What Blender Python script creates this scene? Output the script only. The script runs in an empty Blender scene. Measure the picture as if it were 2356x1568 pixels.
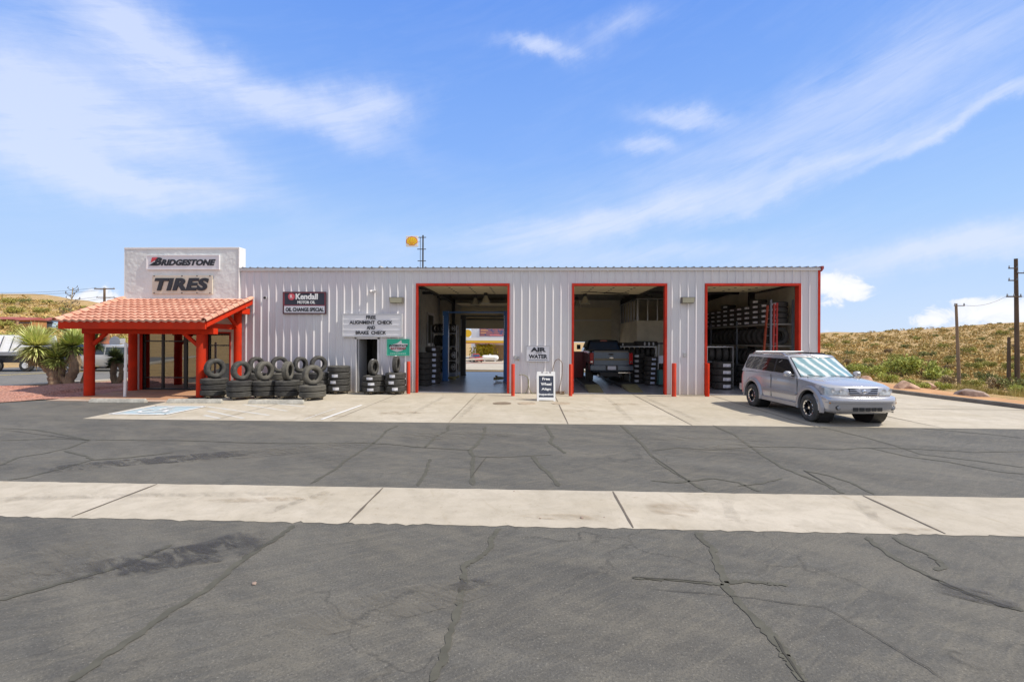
import bpy, bmesh, math, random
from mathutils import Vector, Matrix
R = math.radians
random.seed(7)
S = bpy.context.scene
COL = S.collection
# ---------------------------------------------------------------- camera
F = 1067.0; H = 2.05; YAW = R(2.12); ROLL = R(.26); CY = -18.09
cam = bpy.data.cameras.new('camera'); camo = bpy.data.objects.new('camera', cam); COL.objects.link(camo)
cam.sensor_width = 36; cam.lens = 36*F/2356; cam.clip_end = 5000; cam.clip_start = .1
camo.matrix_world = Matrix.Translation((0, CY, H)) @ Matrix.Rotation(YAW, 4, 'Z') @ Matrix.Rotation(R(90), 4, 'X') @ Matrix.Rotation(ROLL, 4, 'Z')
S.camera = camo
S.render.resolution_x = 1024; S.render.resolution_y = 681
S.view_settings.view_transform = 'Standard'; S.view_settings.look = 'None'
S.view_settings.exposure = 0.72; S.view_settings.gamma = 1
def ray(x, y):
    a = (x-1178)/F; b = (784-y)/F; c, s = math.cos(ROLL), math.sin(ROLL)
    r = a*c-b*s; u = a*s+b*c
    return (r*math.cos(YAW)-math.sin(YAW), r*math.sin(YAW)+math.cos(YAW), u)
def G(x, y, z=0):            # photo pixel -> point on the ground
    d = ray(x, y); t = (z-H)/d[2]; return (d[0]*t, CY+d[1]*t)
def W(x, y, Y=0):            # photo pixel -> (x, z) on the upright plane y = Y
    d = ray(x, y); t = (Y-CY)/d[1]; return (d[0]*t, H+d[2]*t)
# ---------------------------------------------------------------- sun
SUN = Vector((.75, -.10, 1)).normalized()
sl = bpy.data.lights.new('sun', 'SUN'); sl.energy = 3.05; sl.angle = R(.5); sl.color = (1, .92, .79)
so = bpy.data.objects.new('sun', sl); COL.objects.link(so); so.rotation_euler = SUN.to_track_quat('Z', 'Y').to_euler()
# ---------------------------------------------------------------- world
wd = bpy.data.worlds.new('World'); S.world = wd; wd.use_nodes = True
wn = wd.node_tree.nodes; wl = wd.node_tree.links; wn.clear()
def wmath(op, a, b=None, c=None, clamp=False):
    n = wn.new('ShaderNodeMath'); n.operation = op; n.use_clamp = clamp
    for i, v in enumerate((a, b, c)):
        if v is None: continue
        if isinstance(v, (int, float)): n.inputs[i].default_value = v
        else: wl.new(v, n.inputs[i])
    return n.outputs[0]
def wcomb(x, y, z=0.0):
    n = wn.new('ShaderNodeCombineXYZ')
    for i, v in enumerate((x, y, z)):
        if isinstance(v, (int, float)): n.inputs[i].default_value = v
        else: wl.new(v, n.inputs[i])
    return n.outputs[0]
def wramp(fac, stops, interp='EASE'):
    n = wn.new('ShaderNodeValToRGB'); n.color_ramp.interpolation = interp
    e = n.color_ramp.elements
    while len(e) < len(stops): e.new(.5)
    for k, (p, c) in enumerate(stops):
        e[k].position = p; e[k].color = (c if isinstance(c, tuple) else (c, c, c)) + (1,)
    wl.new(fac, n.inputs[0]); return n.outputs[0]
tc = wn.new('ShaderNodeTexCoord'); sp = wn.new('ShaderNodeSeparateXYZ'); wl.new(tc.outputs['Generated'], sp.inputs[0])
az = wmath('ARCTAN2', sp.outputs[0], sp.outputs[1]); el = wmath('ARCSINE', sp.outputs[2])
pe = wcomb(az, el)
def azel(x, y):
    d = Vector(ray(x, y)).normalized(); return math.atan2(d.x, d.y), math.asin(d.z)
def wnoise(scale, rot, sx, sy, det=5, rough=.55, dist=0., off=0.):
    m = wn.new('ShaderNodeMapping'); m.inputs['Rotation'].default_value = (0, 0, rot); m.inputs['Scale'].default_value = (sx, sy, 1)
    m.inputs['Location'].default_value = (off, off*.7, off)
    m.vector_type = 'POINT'
    r = wn.new('ShaderNodeVectorRotate'); r.rotation_type = 'Z_AXIS'; r.inputs['Angle'].default_value = rot
    wl.new(pe, r.inputs['Vector']); m.inputs['Rotation'].default_value = (0, 0, 0); wl.new(r.outputs[0], m.inputs[0])
    n = wn.new('ShaderNodeTexNoise'); n.inputs['Scale'].default_value = scale; n.inputs['Detail'].default_value = det
    n.inputs['Roughness'].default_value = rough; n.inputs['Distortion'].default_value = dist
    wl.new(m.outputs[0], n.inputs['Vector']); return n.outputs[0]
wv = wn.new('ShaderNodeTexNoise'); wv.inputs['Scale'].default_value = 4.5; wv.inputs['Detail'].default_value = 7; wv.inputs['Roughness'].default_value = .62; wl.new(pe, wv.inputs['Vector'])
warp = wn.new('ShaderNodeVectorMath'); warp.operation = 'MULTIPLY_ADD'; wl.new(wv.outputs['Color'], warp.inputs[0])
warp.inputs[1].default_value = (.24, .13, 0); wl.new(pe, warp.inputs[2])
off = wn.new('ShaderNodeVectorMath'); off.operation = 'SUBTRACT'; wl.new(warp.outputs[0], off.inputs[0]); off.inputs[1].default_value = (.12, .065, 0)
def blob(x, y, rx, ry, ang, amp, src=off.outputs[0]):
    """soft patch of cloud centred in the sky direction of photo pixel (x, y); radii in pixels"""
    a, e = azel(x, y)
    s = wn.new('ShaderNodeVectorMath'); s.operation = 'SUBTRACT'; wl.new(src, s.inputs[0]); s.inputs[1].default_value = (a, e, 0)
    r = wn.new('ShaderNodeVectorRotate'); r.rotation_type = 'Z_AXIS'; r.inputs['Angle'].default_value = R(-ang); wl.new(s.outputs[0], r.inputs['Vector'])
    cs = math.cos(a)**2
    m = wn.new('ShaderNodeVectorMath'); m.operation = 'MULTIPLY'; wl.new(r.outputs[0], m.inputs[0]); m.inputs[1].default_value = (F/rx/max(cs, .35), F/ry/math.cos(a), 0)
    d = wn.new('ShaderNodeVectorMath'); d.operation = 'DOT_PRODUCT'; wl.new(m.outputs[0], d.inputs[0]); wl.new(m.outputs[0], d.inputs[1])
    x1 = wmath('EXPONENT', wmath('MULTIPLY', d.outputs['Value'], -1.0))
    return wmath('MULTIPLY', x1, amp)
def total(bs):
    t = bs[0]
    for b in bs[1:]: t = wmath('ADD', t, b)
    return t
cir = total([blob(110, 280, 300, 110, -8, .95), blob(270, 60, 230, 90, -20, .75), blob(430, 170, 220, 60, -28, .55), blob(640, 225, 260, 42, -14, .85),
             blob(850, 235, 110, 38, 8, .8), blob(40, 200, 200, 100, 0, .5), blob(420, 330, 240, 45, -22, .6), blob(220, 385, 330, 32, -5, .85), blob(300, 430, 220, 34, 4, .4),
             blob(1240, 112, 75, 15, -2, .85), blob(1570, 262, 95, 20, -8, .75), blob(1470, 335, 60, 18, -4, .7), blob(1430, 45, 90, 20, 10, .35),
             blob(2200, 290, 300, 16, 18, .75), blob(1900, 390, 300, 20, 17, .6), blob(1560, 475, 300, 34, 15, .55), blob(1330, 530, 280, 30, 8, .6), blob(2150, 120, 350, 70, 12, .33),
             blob(1700, 350, 500, 60, 12, .25), blob(2250, 560, 320, 26, 5, .8), blob(1900, 590, 300, 20, 3, .35), blob(1500, 590, 300, 24, 3, .4), blob(380, 470, 120, 18, 0, .3), blob(800, 560, 400, 60, 0, .12)])
fib = wmath('ADD', wmath('MULTIPLY', wnoise(2.6, R(-12), 1, 4.5, 9, .66, 1.2), .8), wmath('MULTIPLY', wnoise(7, R(-18), 1, 9, 7, .68, .8, 3.3), .5))
cden = wmath('MULTIPLY', cir, wmath('ADD', wmath('MULTIPLY', fib, 2.4), -.55))
cden = wmath('ADD', cden, wmath('MULTIPLY', wmath('SUBTRACT', fib, .62), .22))
cirm = wramp(cden, [(0.0, 0.05), (.45, .42), (1.1, .72)], 'LINEAR')
cumb = total([blob(1900, 650, 44, 34, 0, 1.2, pe), blob(1955, 662, 56, 26, -12, 1.0, pe), blob(1930, 690, 80, 18, 4, .45, pe), blob(2150, 730, 56, 28, 4, 1.0, pe), blob(2270, 718, 90, 34, 6, 1.0, pe), blob(2340, 722, 60, 40, 0, .8, pe), blob(2210, 692, 40, 8, 0, .6, pe), blob(2245, 637, 36, 7, 4, .5, pe),
              blob(240, 688, 60, 30, 12, 1.15, pe), blob(160, 695, 70, 18, 6, .85, pe), blob(1120, 780, 60, 16, 0, .6, pe), blob(1900, 757, 60, 14, 0, .4, pe)])
bil = wnoise(22, 0, 1, 1.4, 9, .62, .8)
cumd = wmath('ADD', cumb, wmath('MULTIPLY', wmath('SUBTRACT', bil, .5), 2.6))
cumm = wmath('MULTIPLY', wramp(cumd, [(.42, 0.), (.95, .92)]), wramp(cumb, [(.12, 0.), (.5, 1.)]))
sky = wn.new('ShaderNodeTexSky'); sky.sky_type = 'NISHITA'; sky.sun_disc = False
sky.sun_elevation = math.asin(SUN.z); sky.sun_rotation = math.atan2(SUN.x, SUN.y)
sky.air_density = 1.0; sky.dust_density = .6; sky.ozone_density = 1.6; sky.altitude = 900
def wmix(fac, a, b, mode='MIX'):
    n = wn.new('ShaderNodeMix'); n.data_type = 'RGBA'; n.blend_type = mode
    for s, v in ((n.inputs[0], fac), (n.inputs[6], a), (n.inputs[7], b)):
        if isinstance(v, tuple): s.default_value = v + (1,)
        elif isinstance(v, (int, float)): s.default_value = v
        else: wl.new(v, s)
    return n.outputs[2]
elr = wramp(el, [(0.0, (5.6, 6.9, 9.0)), (.03, (5.3, 6.7, 9.0)), (.216, (3.5, 5.6, 9.1)), (.38, (2.1, 4.2, 9.1)), (.63, (1.1, 2.95, 8.4)), (.85, (3.4, 4.2, 6.0)), (1.0, (4.6, 5.0, 5.9))], 'LINEAR')  # pale veil above the visible sky, added to make the fill light less blue
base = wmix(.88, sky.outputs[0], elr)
c1 = wmix(cirm, base, (6.9, 7.5, 9.2))
cumc = wramp(wmath('ADD', wmath('MULTIPLY', bil, .9), wmath('MULTIPLY', cumb, .25)), [(.35, (6.2, 7.0, 9.2)), (.8, (9.2, 9.2, 9.4))], 'LINEAR')
c2 = wmix(cumm, c1, cumc)
fill_bank = wmath('MULTIPLY', wramp(wmath('MULTIPLY', sp.outputs[1], -1.0), [(.05, 0.), (.6, 1.)]), wramp(wnoise(2.5, 0, 1, 1.6, 5, .6, .4, 9.), [(.3, .45), (.7, 1.)]))
c2 = wmix(wmath('MULTIPLY', fill_bank, .8), c2, (7.4, 7.3, 7.6))   # cloud bank added behind the camera, unseen, to brighten the front wall and bays
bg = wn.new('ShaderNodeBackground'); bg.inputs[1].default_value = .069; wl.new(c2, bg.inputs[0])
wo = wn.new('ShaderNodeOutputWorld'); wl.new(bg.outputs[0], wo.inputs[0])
wd.cycles.sampling_method = 'MANUAL'; wd.cycles.sample_map_resolution = 512
# ---------------------------------------------------------------- materials
MATS = {}
def mat(name, col, rough=.6, metal=0., var=.0, vs=3., bump=0., bs=30., stretch=(1, 1, 1), col2=None, lo=.35, hi=.65, coat=0., spec=.5, alpha=1., det=5):
    if name in MATS: return MATS[name]
    m = bpy.data.materials.new(name); m.use_nodes = True; n = m.node_tree.nodes; l = m.node_tree.links
    b = n['Principled BSDF']; b.inputs['Base Color'].default_value = (*col, 1); b.inputs['Roughness'].default_value = rough
    b.inputs['Metallic'].default_value = metal; b.inputs['Coat Weight'].default_value = coat; b.inputs['Specular IOR Level'].default_value = spec; b.inputs['Coat Roughness'].default_value = .05
    if alpha < 1: b.inputs['Alpha'].default_value = alpha
    if var > 0 or col2 or bump > 0:
        t = n.new('ShaderNodeTexCoord'); mp = n.new('ShaderNodeMapping'); mp.inputs['Scale'].default_value = stretch; l.new(t.outputs['Object'], mp.inputs[0])
    if var > 0 or col2:
        z = n.new('ShaderNodeTexNoise'); z.inputs['Scale'].default_value = vs; z.inputs['Detail'].default_value = det; z.inputs['Roughness'].default_value = .6; l.new(mp.outputs[0], z.inputs['Vector'])
        r = n.new('ShaderNodeValToRGB'); l.new(z.outputs[0], r.inputs[0])
        c2_ = col2 if col2 else tuple(c*(1-var) for c in col)
        r.color_ramp.elements[0].position = lo; r.color_ramp.elements[0].color = (*c2_, 1)
        r.color_ramp.elements[1].position = hi; r.color_ramp.elements[1].color = (*col, 1)
        l.new(r.outputs[0], b.inputs['Base Color'])
    if bump > 0:
        z2 = n.new('ShaderNodeTexNoise'); z2.inputs['Scale'].default_value = bs; z2.inputs['Detail'].default_value = 4; l.new(mp.outputs[0], z2.inputs['Vector'])
        bp = n.new('ShaderNodeBump'); bp.inputs['Strength'].default_value = bump; bp.inputs['Distance'].default_value = .02; l.new(z2.outputs[0], bp.inputs['Height']); l.new(bp.outputs[0], b.inputs['Normal'])
    MATS[name] = m; return m
class NT:
    """small node-tree writer for the larger surfaces"""
    def __init__(s, name, rough=.9):
        s.m = bpy.data.materials.new(name); s.m.use_nodes = True; s.n = s.m.node_tree.nodes; s.l = s.m.node_tree.links
        s.b = s.n['Principled BSDF']; s.b.inputs['Roughness'].default_value = rough; s.t = s.n.new('ShaderNodeTexCoord'); s.co = s.t.outputs['Object']
    def noise(s, scale, det=5, rough=.6, rot=0, stretch=(1, 1, 1), dist=0., off=0.):
        r = s.n.new('ShaderNodeVectorRotate'); r.rotation_type = 'Z_AXIS'; r.inputs['Angle'].default_value = rot; s.l.new(s.co, r.inputs['Vector'])
        m = s.n.new('ShaderNodeMapping'); m.inputs['Scale'].default_value = stretch; m.inputs['Location'].default_value = (off, off, off); s.l.new(r.outputs[0], m.inputs[0])
        z = s.n.new('ShaderNodeTexNoise'); z.inputs['Scale'].default_value = scale; z.inputs['Detail'].default_value = det; z.inputs['Roughness'].default_value = rough; z.inputs['Distortion'].default_value = dist
        s.l.new(m.outputs[0], z.inputs['Vector']); return z.outputs[0]
    def ramp(s, fac, stops, interp='LINEAR'):
        n = s.n.new('ShaderNodeValToRGB'); n.color_ramp.interpolation = interp; e = n.color_ramp.elements
        while len(e) < len(stops): e.new(.5)
        for k, (p, c) in enumerate(stops): e[k].position = p; e[k].color = (c if isinstance(c, tuple) else (c, c, c)) + (1,)
        s.l.new(fac, n.inputs[0]); return n.outputs[0]
    def mix(s, fac, a, b, mode='MIX'):
        n = s.n.new('ShaderNodeMix'); n.data_type = 'RGBA'; n.blend_type = mode
        for k, v in ((n.inputs[0], fac), (n.inputs[6], a), (n.inputs[7], b)):
            if isinstance(v, tuple): k.default_value = v + (1,)
            elif isinstance(v, (int, float)): k.default_value = v
            else: s.l.new(v, k)
        return n.outputs[2]
    def math(s, op, a, b):
        n = s.n.new('ShaderNodeMath'); n.operation = op
        for i, v in enumerate((a, b)):
            if isinstance(v, (int, float)): n.inputs[i].default_value = v
            else: s.l.new(v, n.inputs[i])
        return n.outputs[0]
    def out(s, col, h=None, strength=.3, dist=.01):
        s.l.new(col, s.b.inputs['Base Color'])
        if h is not None:
            b = s.n.new('ShaderNodeBump'); b.inputs['Strength'].default_value = strength; b.inputs['Distance'].default_value = dist
            s.l.new(h, b.inputs['Height']); s.l.new(b.outputs[0], s.b.inputs['Normal'])
        return s.m
def asphalt(name, d, g):
    t = NT(name, .88)
    a = t.noise(.35, 6, .6, R(28), (1, 3.2, 1), .6); b = t.noise(1.3, 6, .65, R(20), (1, 2.2, 1), .3, 5); c = t.noise(55, 3, .8); e = t.noise(.9, 4, .6, R(-35), (1, 9, 1), .4, 9); f_ = t.noise(7, 5, .75, 0, (1, 1.6, 1))
    x = t.ramp(a, [(.32, d), (.68, g)]); x = t.mix(t.ramp(f_, [(.35, .5), (.65, 0.)]), x, tuple(v*.7 for v in d)); x = t.mix(t.ramp(b, [(.45, 0.), (.72, .55)]), x, (g[0]*1.35, g[1]*1.27, g[2]*1.12))
    x = t.mix(t.ramp(e, [(.62, 0.), (.75, .4)]), x, (d[0]*.72, d[1]*.74, d[2]*.8))
    wv_ = t.n.new('ShaderNodeTexNoise'); wv_.inputs['Scale'].default_value = 1.6; wv_.inputs['Detail'].default_value = 5; t.l.new(t.co, wv_.inputs['Vector'])
    va = t.n.new('ShaderNodeVectorMath'); va.operation = 'MULTIPLY_ADD'; t.l.new(wv_.outputs['Color'], va.inputs[0]); va.inputs[1].default_value = (1.1, 1.1, 0); t.l.new(t.co, va.inputs[2])
    vo = t.n.new('ShaderNodeTexVoronoi'); vo.feature = 'DISTANCE_TO_EDGE'; vo.inputs['Scale'].default_value = .62; t.l.new(va.outputs[0], vo.inputs['Vector'])
    ck = t.math('MULTIPLY', t.ramp(vo.outputs['Distance'], [(.002, .9), (.011, 0.)]), t.ramp(t.noise(.45, 4, .6, 0, (1, 1, 1), .3, 21), [(.46, 0.), (.6, .75)]))
    x = t.mix(ck, x, tuple(v*.52 for v in d))
    sk1 = t.noise(2.6, 6, .7, R(-38), (1, 7, 1), .5, 41); sk2 = t.noise(1.1, 6, .7, R(-22), (1, 9, 1), .7, 51)
    x = t.mix(t.ramp(sk1, [(.47, 0.), (.72, .45)]), x, (g[0]*1.45, g[1]*1.36, g[2]*1.18)); x = t.mix(t.ramp(sk2, [(.28, .5), (.47, 0.)]), x, tuple(v*.74 for v in d))
    gd = t.noise(.22, 5, .65, R(50), (1, 2.0, 1), .8, 31); x = t.mix(t.ramp(gd, [(.5, 0.), (.72, .55)]), x, (g[0]*1.22, g[1]*1.18, g[2]*1.1))
    x = t.mix(t.ramp(c, [(.32, .65), (.5, 0.)]), x, (.04, .039, .037)); x = t.mix(t.ramp(c, [(.6, 0.), (.72, .7)]), x, (.33, .31, .27))
    return t.out(x, t.math('ADD', c, f_), .75, .008)
def concrete(name, a_, b_, st=.5):
    t = NT(name, .85)
    a = t.noise(.5, 6, .6, R(20), (1, 1.6, 1), .4); b = t.noise(3, 6, .7, 0, (1, 1, 1), .3, 4); c = t.noise(70, 3, .7); e = t.noise(.8, 5, .6, R(75), (1, 5, 1), .5, 8)
    sx_ = t.n.new('ShaderNodeSeparateXYZ'); t.l.new(t.co, sx_.inputs[0]); fl = t.math('FLOOR', t.math('DIVIDE', t.math('ADD', sx_.outputs[0], 2.0), 3.0), 0.0); wn_ = t.n.new('ShaderNodeTexWhiteNoise'); wn_.noise_dimensions = '1D'; t.l.new(fl, wn_.inputs['W'])
    x = t.ramp(a, [(.35, b_), (.65, a_)]); x = t.mix(t.math('MULTIPLY', wn_.outputs['Value'], .38), x, tuple(v*.82 for v in b_)); x = t.mix(t.ramp(b, [(.42, 0.), (.78, st)]), x, tuple(v*.74 for v in b_)); h_ = t.noise(11, 5, .75, 0, (1, 1, 1), .5, 14); x = t.mix(t.ramp(h_, [(.28, .5), (.42, 0.)]), x, (b_[0]*.6, b_[1]*.55, b_[2]*.47))
    x = t.mix(t.ramp(e, [(.6, 0.), (.78, st)]), x, (b_[0]*.75, b_[1]*.7, b_[2]*.62)); x = t.mix(t.ramp(c, [(.3, .2), (.45, 0.)]), x, (.2, .17, .13))
    return t.out(x, c, .35, .004)
M_asph = asphalt('weathered_asphalt', (.076, .073, .066), (.128, .123, .110))
M_asph2 = asphalt('street_asphalt', (.14, .135, .13), (.17, .165, .158))
M_conc = concrete('sunbleached_concrete', (.505, .455, .375), (.42, .37, .285), .7)
M_conc2 = concrete('strip_concrete', (.50, .45, .375), (.42, .37, .29), .8)
M_bayfloor = concrete('shop_floor_concrete', (.42, .43, .46), (.30, .31, .34), .6); M_bayfloor.node_tree.nodes['Principled BSDF'].inputs['Roughness'].default_value = .28
M_grav = None
def gravel(name, a_, b_, c_):
    t = NT(name, .95); v = t.n.new('ShaderNodeTexVoronoi'); v.inputs['Scale'].default_value = 20; t.l.new(t.co, v.inputs['Vector'])
    a = t.noise(.8, 5, .6); sx = t.n.new('ShaderNodeSeparateColor'); t.l.new(v.outputs['Color'], sx.inputs[0])
    x = t.ramp(sx.outputs[0], [(.1, b_), (.9, a_)]); x = t.mix(t.ramp(a, [(.35, 0.), (.75, .6)]), x, c_)
    return t.out(x, v.outputs['Distance'], .9, .05)
M_gravel = gravel('pink_gravel', (.52, .25, .19), (.30, .13, .10), (.42, .27, .2))
def dirt(name):
    t = NT(name, .95)
    a = t.noise(.045, 7, .65, R(10), (1, 1.8, 1), .5); b = t.noise(.25, 6, .7, 0, (1, 2.5, 1), .3, 3); c = t.noise(1.6, 5, .7, 0, (1, 1.5, 1), 0, 7); d = t.noise(12, 3, .6)
    x = t.ramp(a, [(.3, (.42, .265, .10)), (.55, (.50, .33, .135)), (.75, (.36, .24, .10))]); x = t.mix(t.ramp(b, [(.48, 0.), (.66, .6)]), x, (.22, .16, .075))
    x = t.mix(t.ramp(c, [(.52, 0.), (.64, .75)]), x, (.17, .15, .06)); x = t.mix(t.ramp(b, [(.28, .75), (.42, 0.)]), x, (.55, .42, .25)); x = t.mix(t.ramp(d, [(.3, .35), (.5, 0.)]), x, (.17, .11, .07))
    return t.out(x, t.math('ADD', c, d), .8, .12)
M_dirt = dirt('desert_dirt')
def wallwhite():
    t = NT('white_ribbed_metal', .42); t.b.inputs['Specular IOR Level'].default_value = .4
    a = t.noise(1.2, 4, .6, 0, (1, 1, .25)); sp_ = t.n.new('ShaderNodeSeparateXYZ'); t.l.new(t.co, sp_.inputs[0])
    low = t.ramp(t.math('ADD', sp_.outputs[2], t.math('MULTIPLY', a, .9)), [(.3, 1.), (1.0, .0)])
    x = t.ramp(a, [(.3, (.62, .61, .63)), (.7, (.68, .665, .665))]); pk_ = t.noise(.45, 3, .5, 0, (1, 1, .6), 0, 3); x = t.mix(t.ramp(pk_, [(.42, 0.), (.62, .55)]), x, (.64, .57, .61)); dr_ = t.noise(14, 3, .6, 0, (1, 1, .05), 0, 8); x = t.mix(t.ramp(dr_, [(.58, 0.), (.72, .28)]), x, (.46, .42, .38)); x = t.mix(t.math('MULTIPLY', low, .7), x, (.52, .42, .33))
    return t.out(x)
M_wall = wallwhite()
M_trimw = mat('pale_trim_metal', (.66, .64, .64), .45, var=.08, vs=2)
M_stucco = mat('white_stucco', (.76, .785, .78), .9, var=.12, vs=1.8, bump=.9, bs=5)
M_stucco2 = mat('cream_stucco', (.72, .68, .62), .9, var=.08, vs=2, bump=.4, bs=9)
M_red = mat('orange_red_paint', (.60, .034, .008), .65, vs=1.6, bump=.12, bs=12, spec=.12, col2=(.42, .032, .012), lo=.3, hi=.6)
M_redt = mat('red_door_trim', (.58, .045, .025), .55, var=.25, vs=2, spec=.1)
M_bol = mat('faded_red_bollard', (.66, .06, .025), .5, var=.2, vs=3, spec=.3)
M_roofm = mat('galvanised_roof', (.33, .35, .38), .4, .4, var=.1)
def tilemat():
    t = NT('clay_roof_tile', .8); v = t.n.new('ShaderNodeTexVoronoi'); v.inputs['Scale'].default_value = 3.2; t.l.new(t.co, v.inputs['Vector'])
    sc = t.n.new('ShaderNodeSeparateColor'); t.l.new(v.outputs['Color'], sc.inputs[0])
    a = t.noise(7, 5, .6)
    x = t.ramp(sc.outputs[0], [(0., (.56, .27, .185)), (.5, (.64, .33, .23)), (1., (.68, .38, .275))]); x = t.mix(t.ramp(a, [(.35, .35), (.6, 0.)]), x, (.46, .22, .16))
    return t.out(x, a, .2, .01)
M_tile = tilemat()
M_glass = mat('dark_window_glass', (.02, .024, .026), .03, spec=1.0)
M_alu = mat('black_aluminium', (.015, .015, .016), .35)
M_rub = mat('tire_rubber', (.080, .077, .070), .75, var=.5, vs=7, bump=.6, bs=45)
M_rub2 = mat('dusty_tire_rubber', (.125, .118, .10), .85, var=.4, vs=5, bump=.3, bs=60)
M_stick = mat('sticker_white', (.78, .78, .8), .5, col2=(.45, .48, .58), vs=26, lo=.42, hi=.5)
M_stickb = mat('sticker_blue', (.52, .62, .88), .5, col2=(.75, .8, .9), vs=20)
M_stickr = mat('sticker_red', (.7, .04, .05), .5)
M_chrome = mat('chrome', (.75, .76, .78), .12, 1.)
M_steel = mat('brushed_steel', (.45, .46, .48), .35, .8, var=.15)
M_dsteel = mat('dark_steel', (.07, .07, .07), .6, .2, var=.3)
M_black = mat('black_plastic', (.015, .015, .016), .5)
M_white = mat('white_plastic', (.8, .8, .78), .5)
M_letter = mat('black_lettering', (.022, .025, .035), .5)
M_wletter = mat('white_lettering', (.85, .85, .84), .5)
M_tan = mat('tan_insulated_panel', (.80, .72, .50), .6, var=.08, vs=2)
M_inner = mat('interior_liner', (.80, .75, .60), .8, var=.2, vs=1.5)
M_blue = mat('blue_lift_paint', (.04, .15, .42), .35, var=.2, vs=4)
# ---------------------------------------------------------------- helpers
class MB:
    def __init__(s): s.v = []; s.f = []
    def add(s, vs, fs):
        o = len(s.v); s.v += [tuple(v) for v in vs]; s.f += [tuple(i+o for i in f) for f in fs]; return s
    def box(s, x0, x1, y0, y1, z0, z1):
        return s.add([(x0, y0, z0), (x1, y0, z0), (x1, y1, z0), (x0, y1, z0), (x0, y0, z1), (x1, y0, z1), (x1, y1, z1), (x0, y1, z1)],
                     [(0, 3, 2, 1), (4, 5, 6, 7), (0, 1, 5, 4), (1, 2, 6, 5), (2, 3, 7, 6), (3, 0, 4, 7)])
    def quad(s, a, b, c, d): return s.add([a, b, c, d], [(0, 1, 2, 3)])
    def tube(s, pts, r, n=8, r2=None, caps=True):
        pts = [Vector(p) for p in pts]; k = len(pts); rs = [r + ((r2 if r2 is not None else r)-r)*i/max(1, k-1) for i in range(k)] if not isinstance(r, (list, tuple)) else r
        vs = []; fs = []; up0 = None
        for i, p in enumerate(pts):
            d = (pts[min(i+1, k-1)]-pts[max(i-1, 0)]).normalized()
            if up0 is None: up0 = Vector((0, 0, 1)) if abs(d.z) < .9 else Vector((1, 0, 0))
            a = d.cross(up0); a.normalize(); b = a.cross(d); b.normalize(); up0 = b
            for j in range(n):
                t = 2*math.pi*j/n; vs.append(p + (a*math.cos(t)+b*math.sin(t))*rs[i])
        for i in range(k-1):
            for j in range(n): fs.append((i*n+j, i*n+(j+1) % n, (i+1)*n+(j+1) % n, (i+1)*n+j))
        if caps: fs.append(tuple(range(n))[::-1]); fs.append(tuple((k-1)*n+j for j in range(n)))
        return s.add(vs, fs)
    def beam(s, p, q, w, h):
        """rectangular bar from p to q, w across, h tall"""
        p = Vector(p); q = Vector(q); d = (q-p).normalized(); up = Vector((0, 0, 1)) if abs(d.z) < .95 else Vector((0, 1, 0))
        a = d.cross(up).normalized()*w/2; b = a.cross(d).normalized()*h/2
        return s.add([p-a-b, p+a-b, p+a+b, p-a+b, q-a-b, q+a-b, q+a+b, q-a+b], [(0, 1, 2, 3), (7, 6, 5, 4), (0, 4, 5, 1), (1, 5, 6, 2), (2, 6, 7, 3), (3, 7, 4, 0)])
    def prism(s, poly, fn, t0, t1):
        """polygon (u,v) extruded between t0 and t1; fn(u,v,t) -> xyz"""
        n = len(poly); vs = [fn(u, v, t0) for u, v in poly]+[fn(u, v, t1) for u, v in poly]
        return s.add(vs, [tuple(range(n))[::-1], tuple(range(n, 2*n))]+[(i, (i+1) % n, n+(i+1) % n, n+i) for i in range(n)])
    def lathe(s, prof, n=32, axis='z', c=(0, 0, 0), closed=False):
        k = len(prof); vs = []; fs = []
        for j in range(n):
            t = 2*math.pi*j/n; ct, st = math.cos(t), math.sin(t)
            for r, h in prof:
                v = {'z': (r*ct, r*st, h), 'y': (r*ct, h, r*st), 'x': (h, r*ct, r*st)}[axis]
                vs.append((v[0]+c[0], v[1]+c[1], v[2]+c[2]))
        kk = k if closed else k-1
        for j in range(n):
            for i in range(kk): fs.append((j*k+i, ((j+1) % n)*k+i, ((j+1) % n)*k+(i+1) % k, j*k+(i+1) % k))
        return s.add(vs, fs)
    def loft(s, rings, cap=True, closed=True):
        n = len(rings[0]); vs = [p for r in rings for p in r]; fs = []
        for i in range(len(rings)-1):
            for j in range(n if closed else n-1): fs.append((i*n+j, i*n+(j+1) % n, (i+1)*n+(j+1) % n, (i+1)*n+j))
        if cap: fs.append(tuple(range(n))[::-1]); fs.append(tuple((len(rings)-1)*n+j for j in range(n)))
        return s.add(vs, fs)
    def build(s, name, m, parent=None, smooth=None, normals=True, bevel=0, extra=None):
        nf = len(s.f)
        if extra: s.add(extra[0].v, extra[0].f)
        me = bpy.data.meshes.new(name); me.from_pydata(s.v, [], s.f)
        if extra: me.materials.append(m); me.materials.append(extra[1]); me.polygons.foreach_set('material_index', [0]*nf+[1]*(len(s.f)-nf))
        if normals or bevel:
            b = bmesh.new(); b.from_mesh(me)
            if normals: bmesh.ops.recalc_face_normals(b, faces=b.faces)
            if bevel: bmesh.ops.bevel(b, geom=[e for e in b.edges if len(e.link_faces) == 2 and e.calc_face_angle(0) > .5], offset=bevel, segments=2, profile=.5, affect='EDGES')
            b.to_mesh(me); b.free()
        if not extra: me.materials.append(m)
        if smooth is not None:
            me.polygons.foreach_set('use_smooth', [True]*len(me.polygons)); me.set_sharp_from_angle(angle=R(smooth))
        o = bpy.data.objects.new(name, me); COL.objects.link(o)
        if parent is not None: o.parent = parent
        return o
def tag(o, label=None, cat=None, group=None, kind=None):
    if label: o['label'] = label
    if cat: o['category'] = cat
    if group: o['group'] = group
    if kind: o['kind'] = kind
    return o
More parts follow.
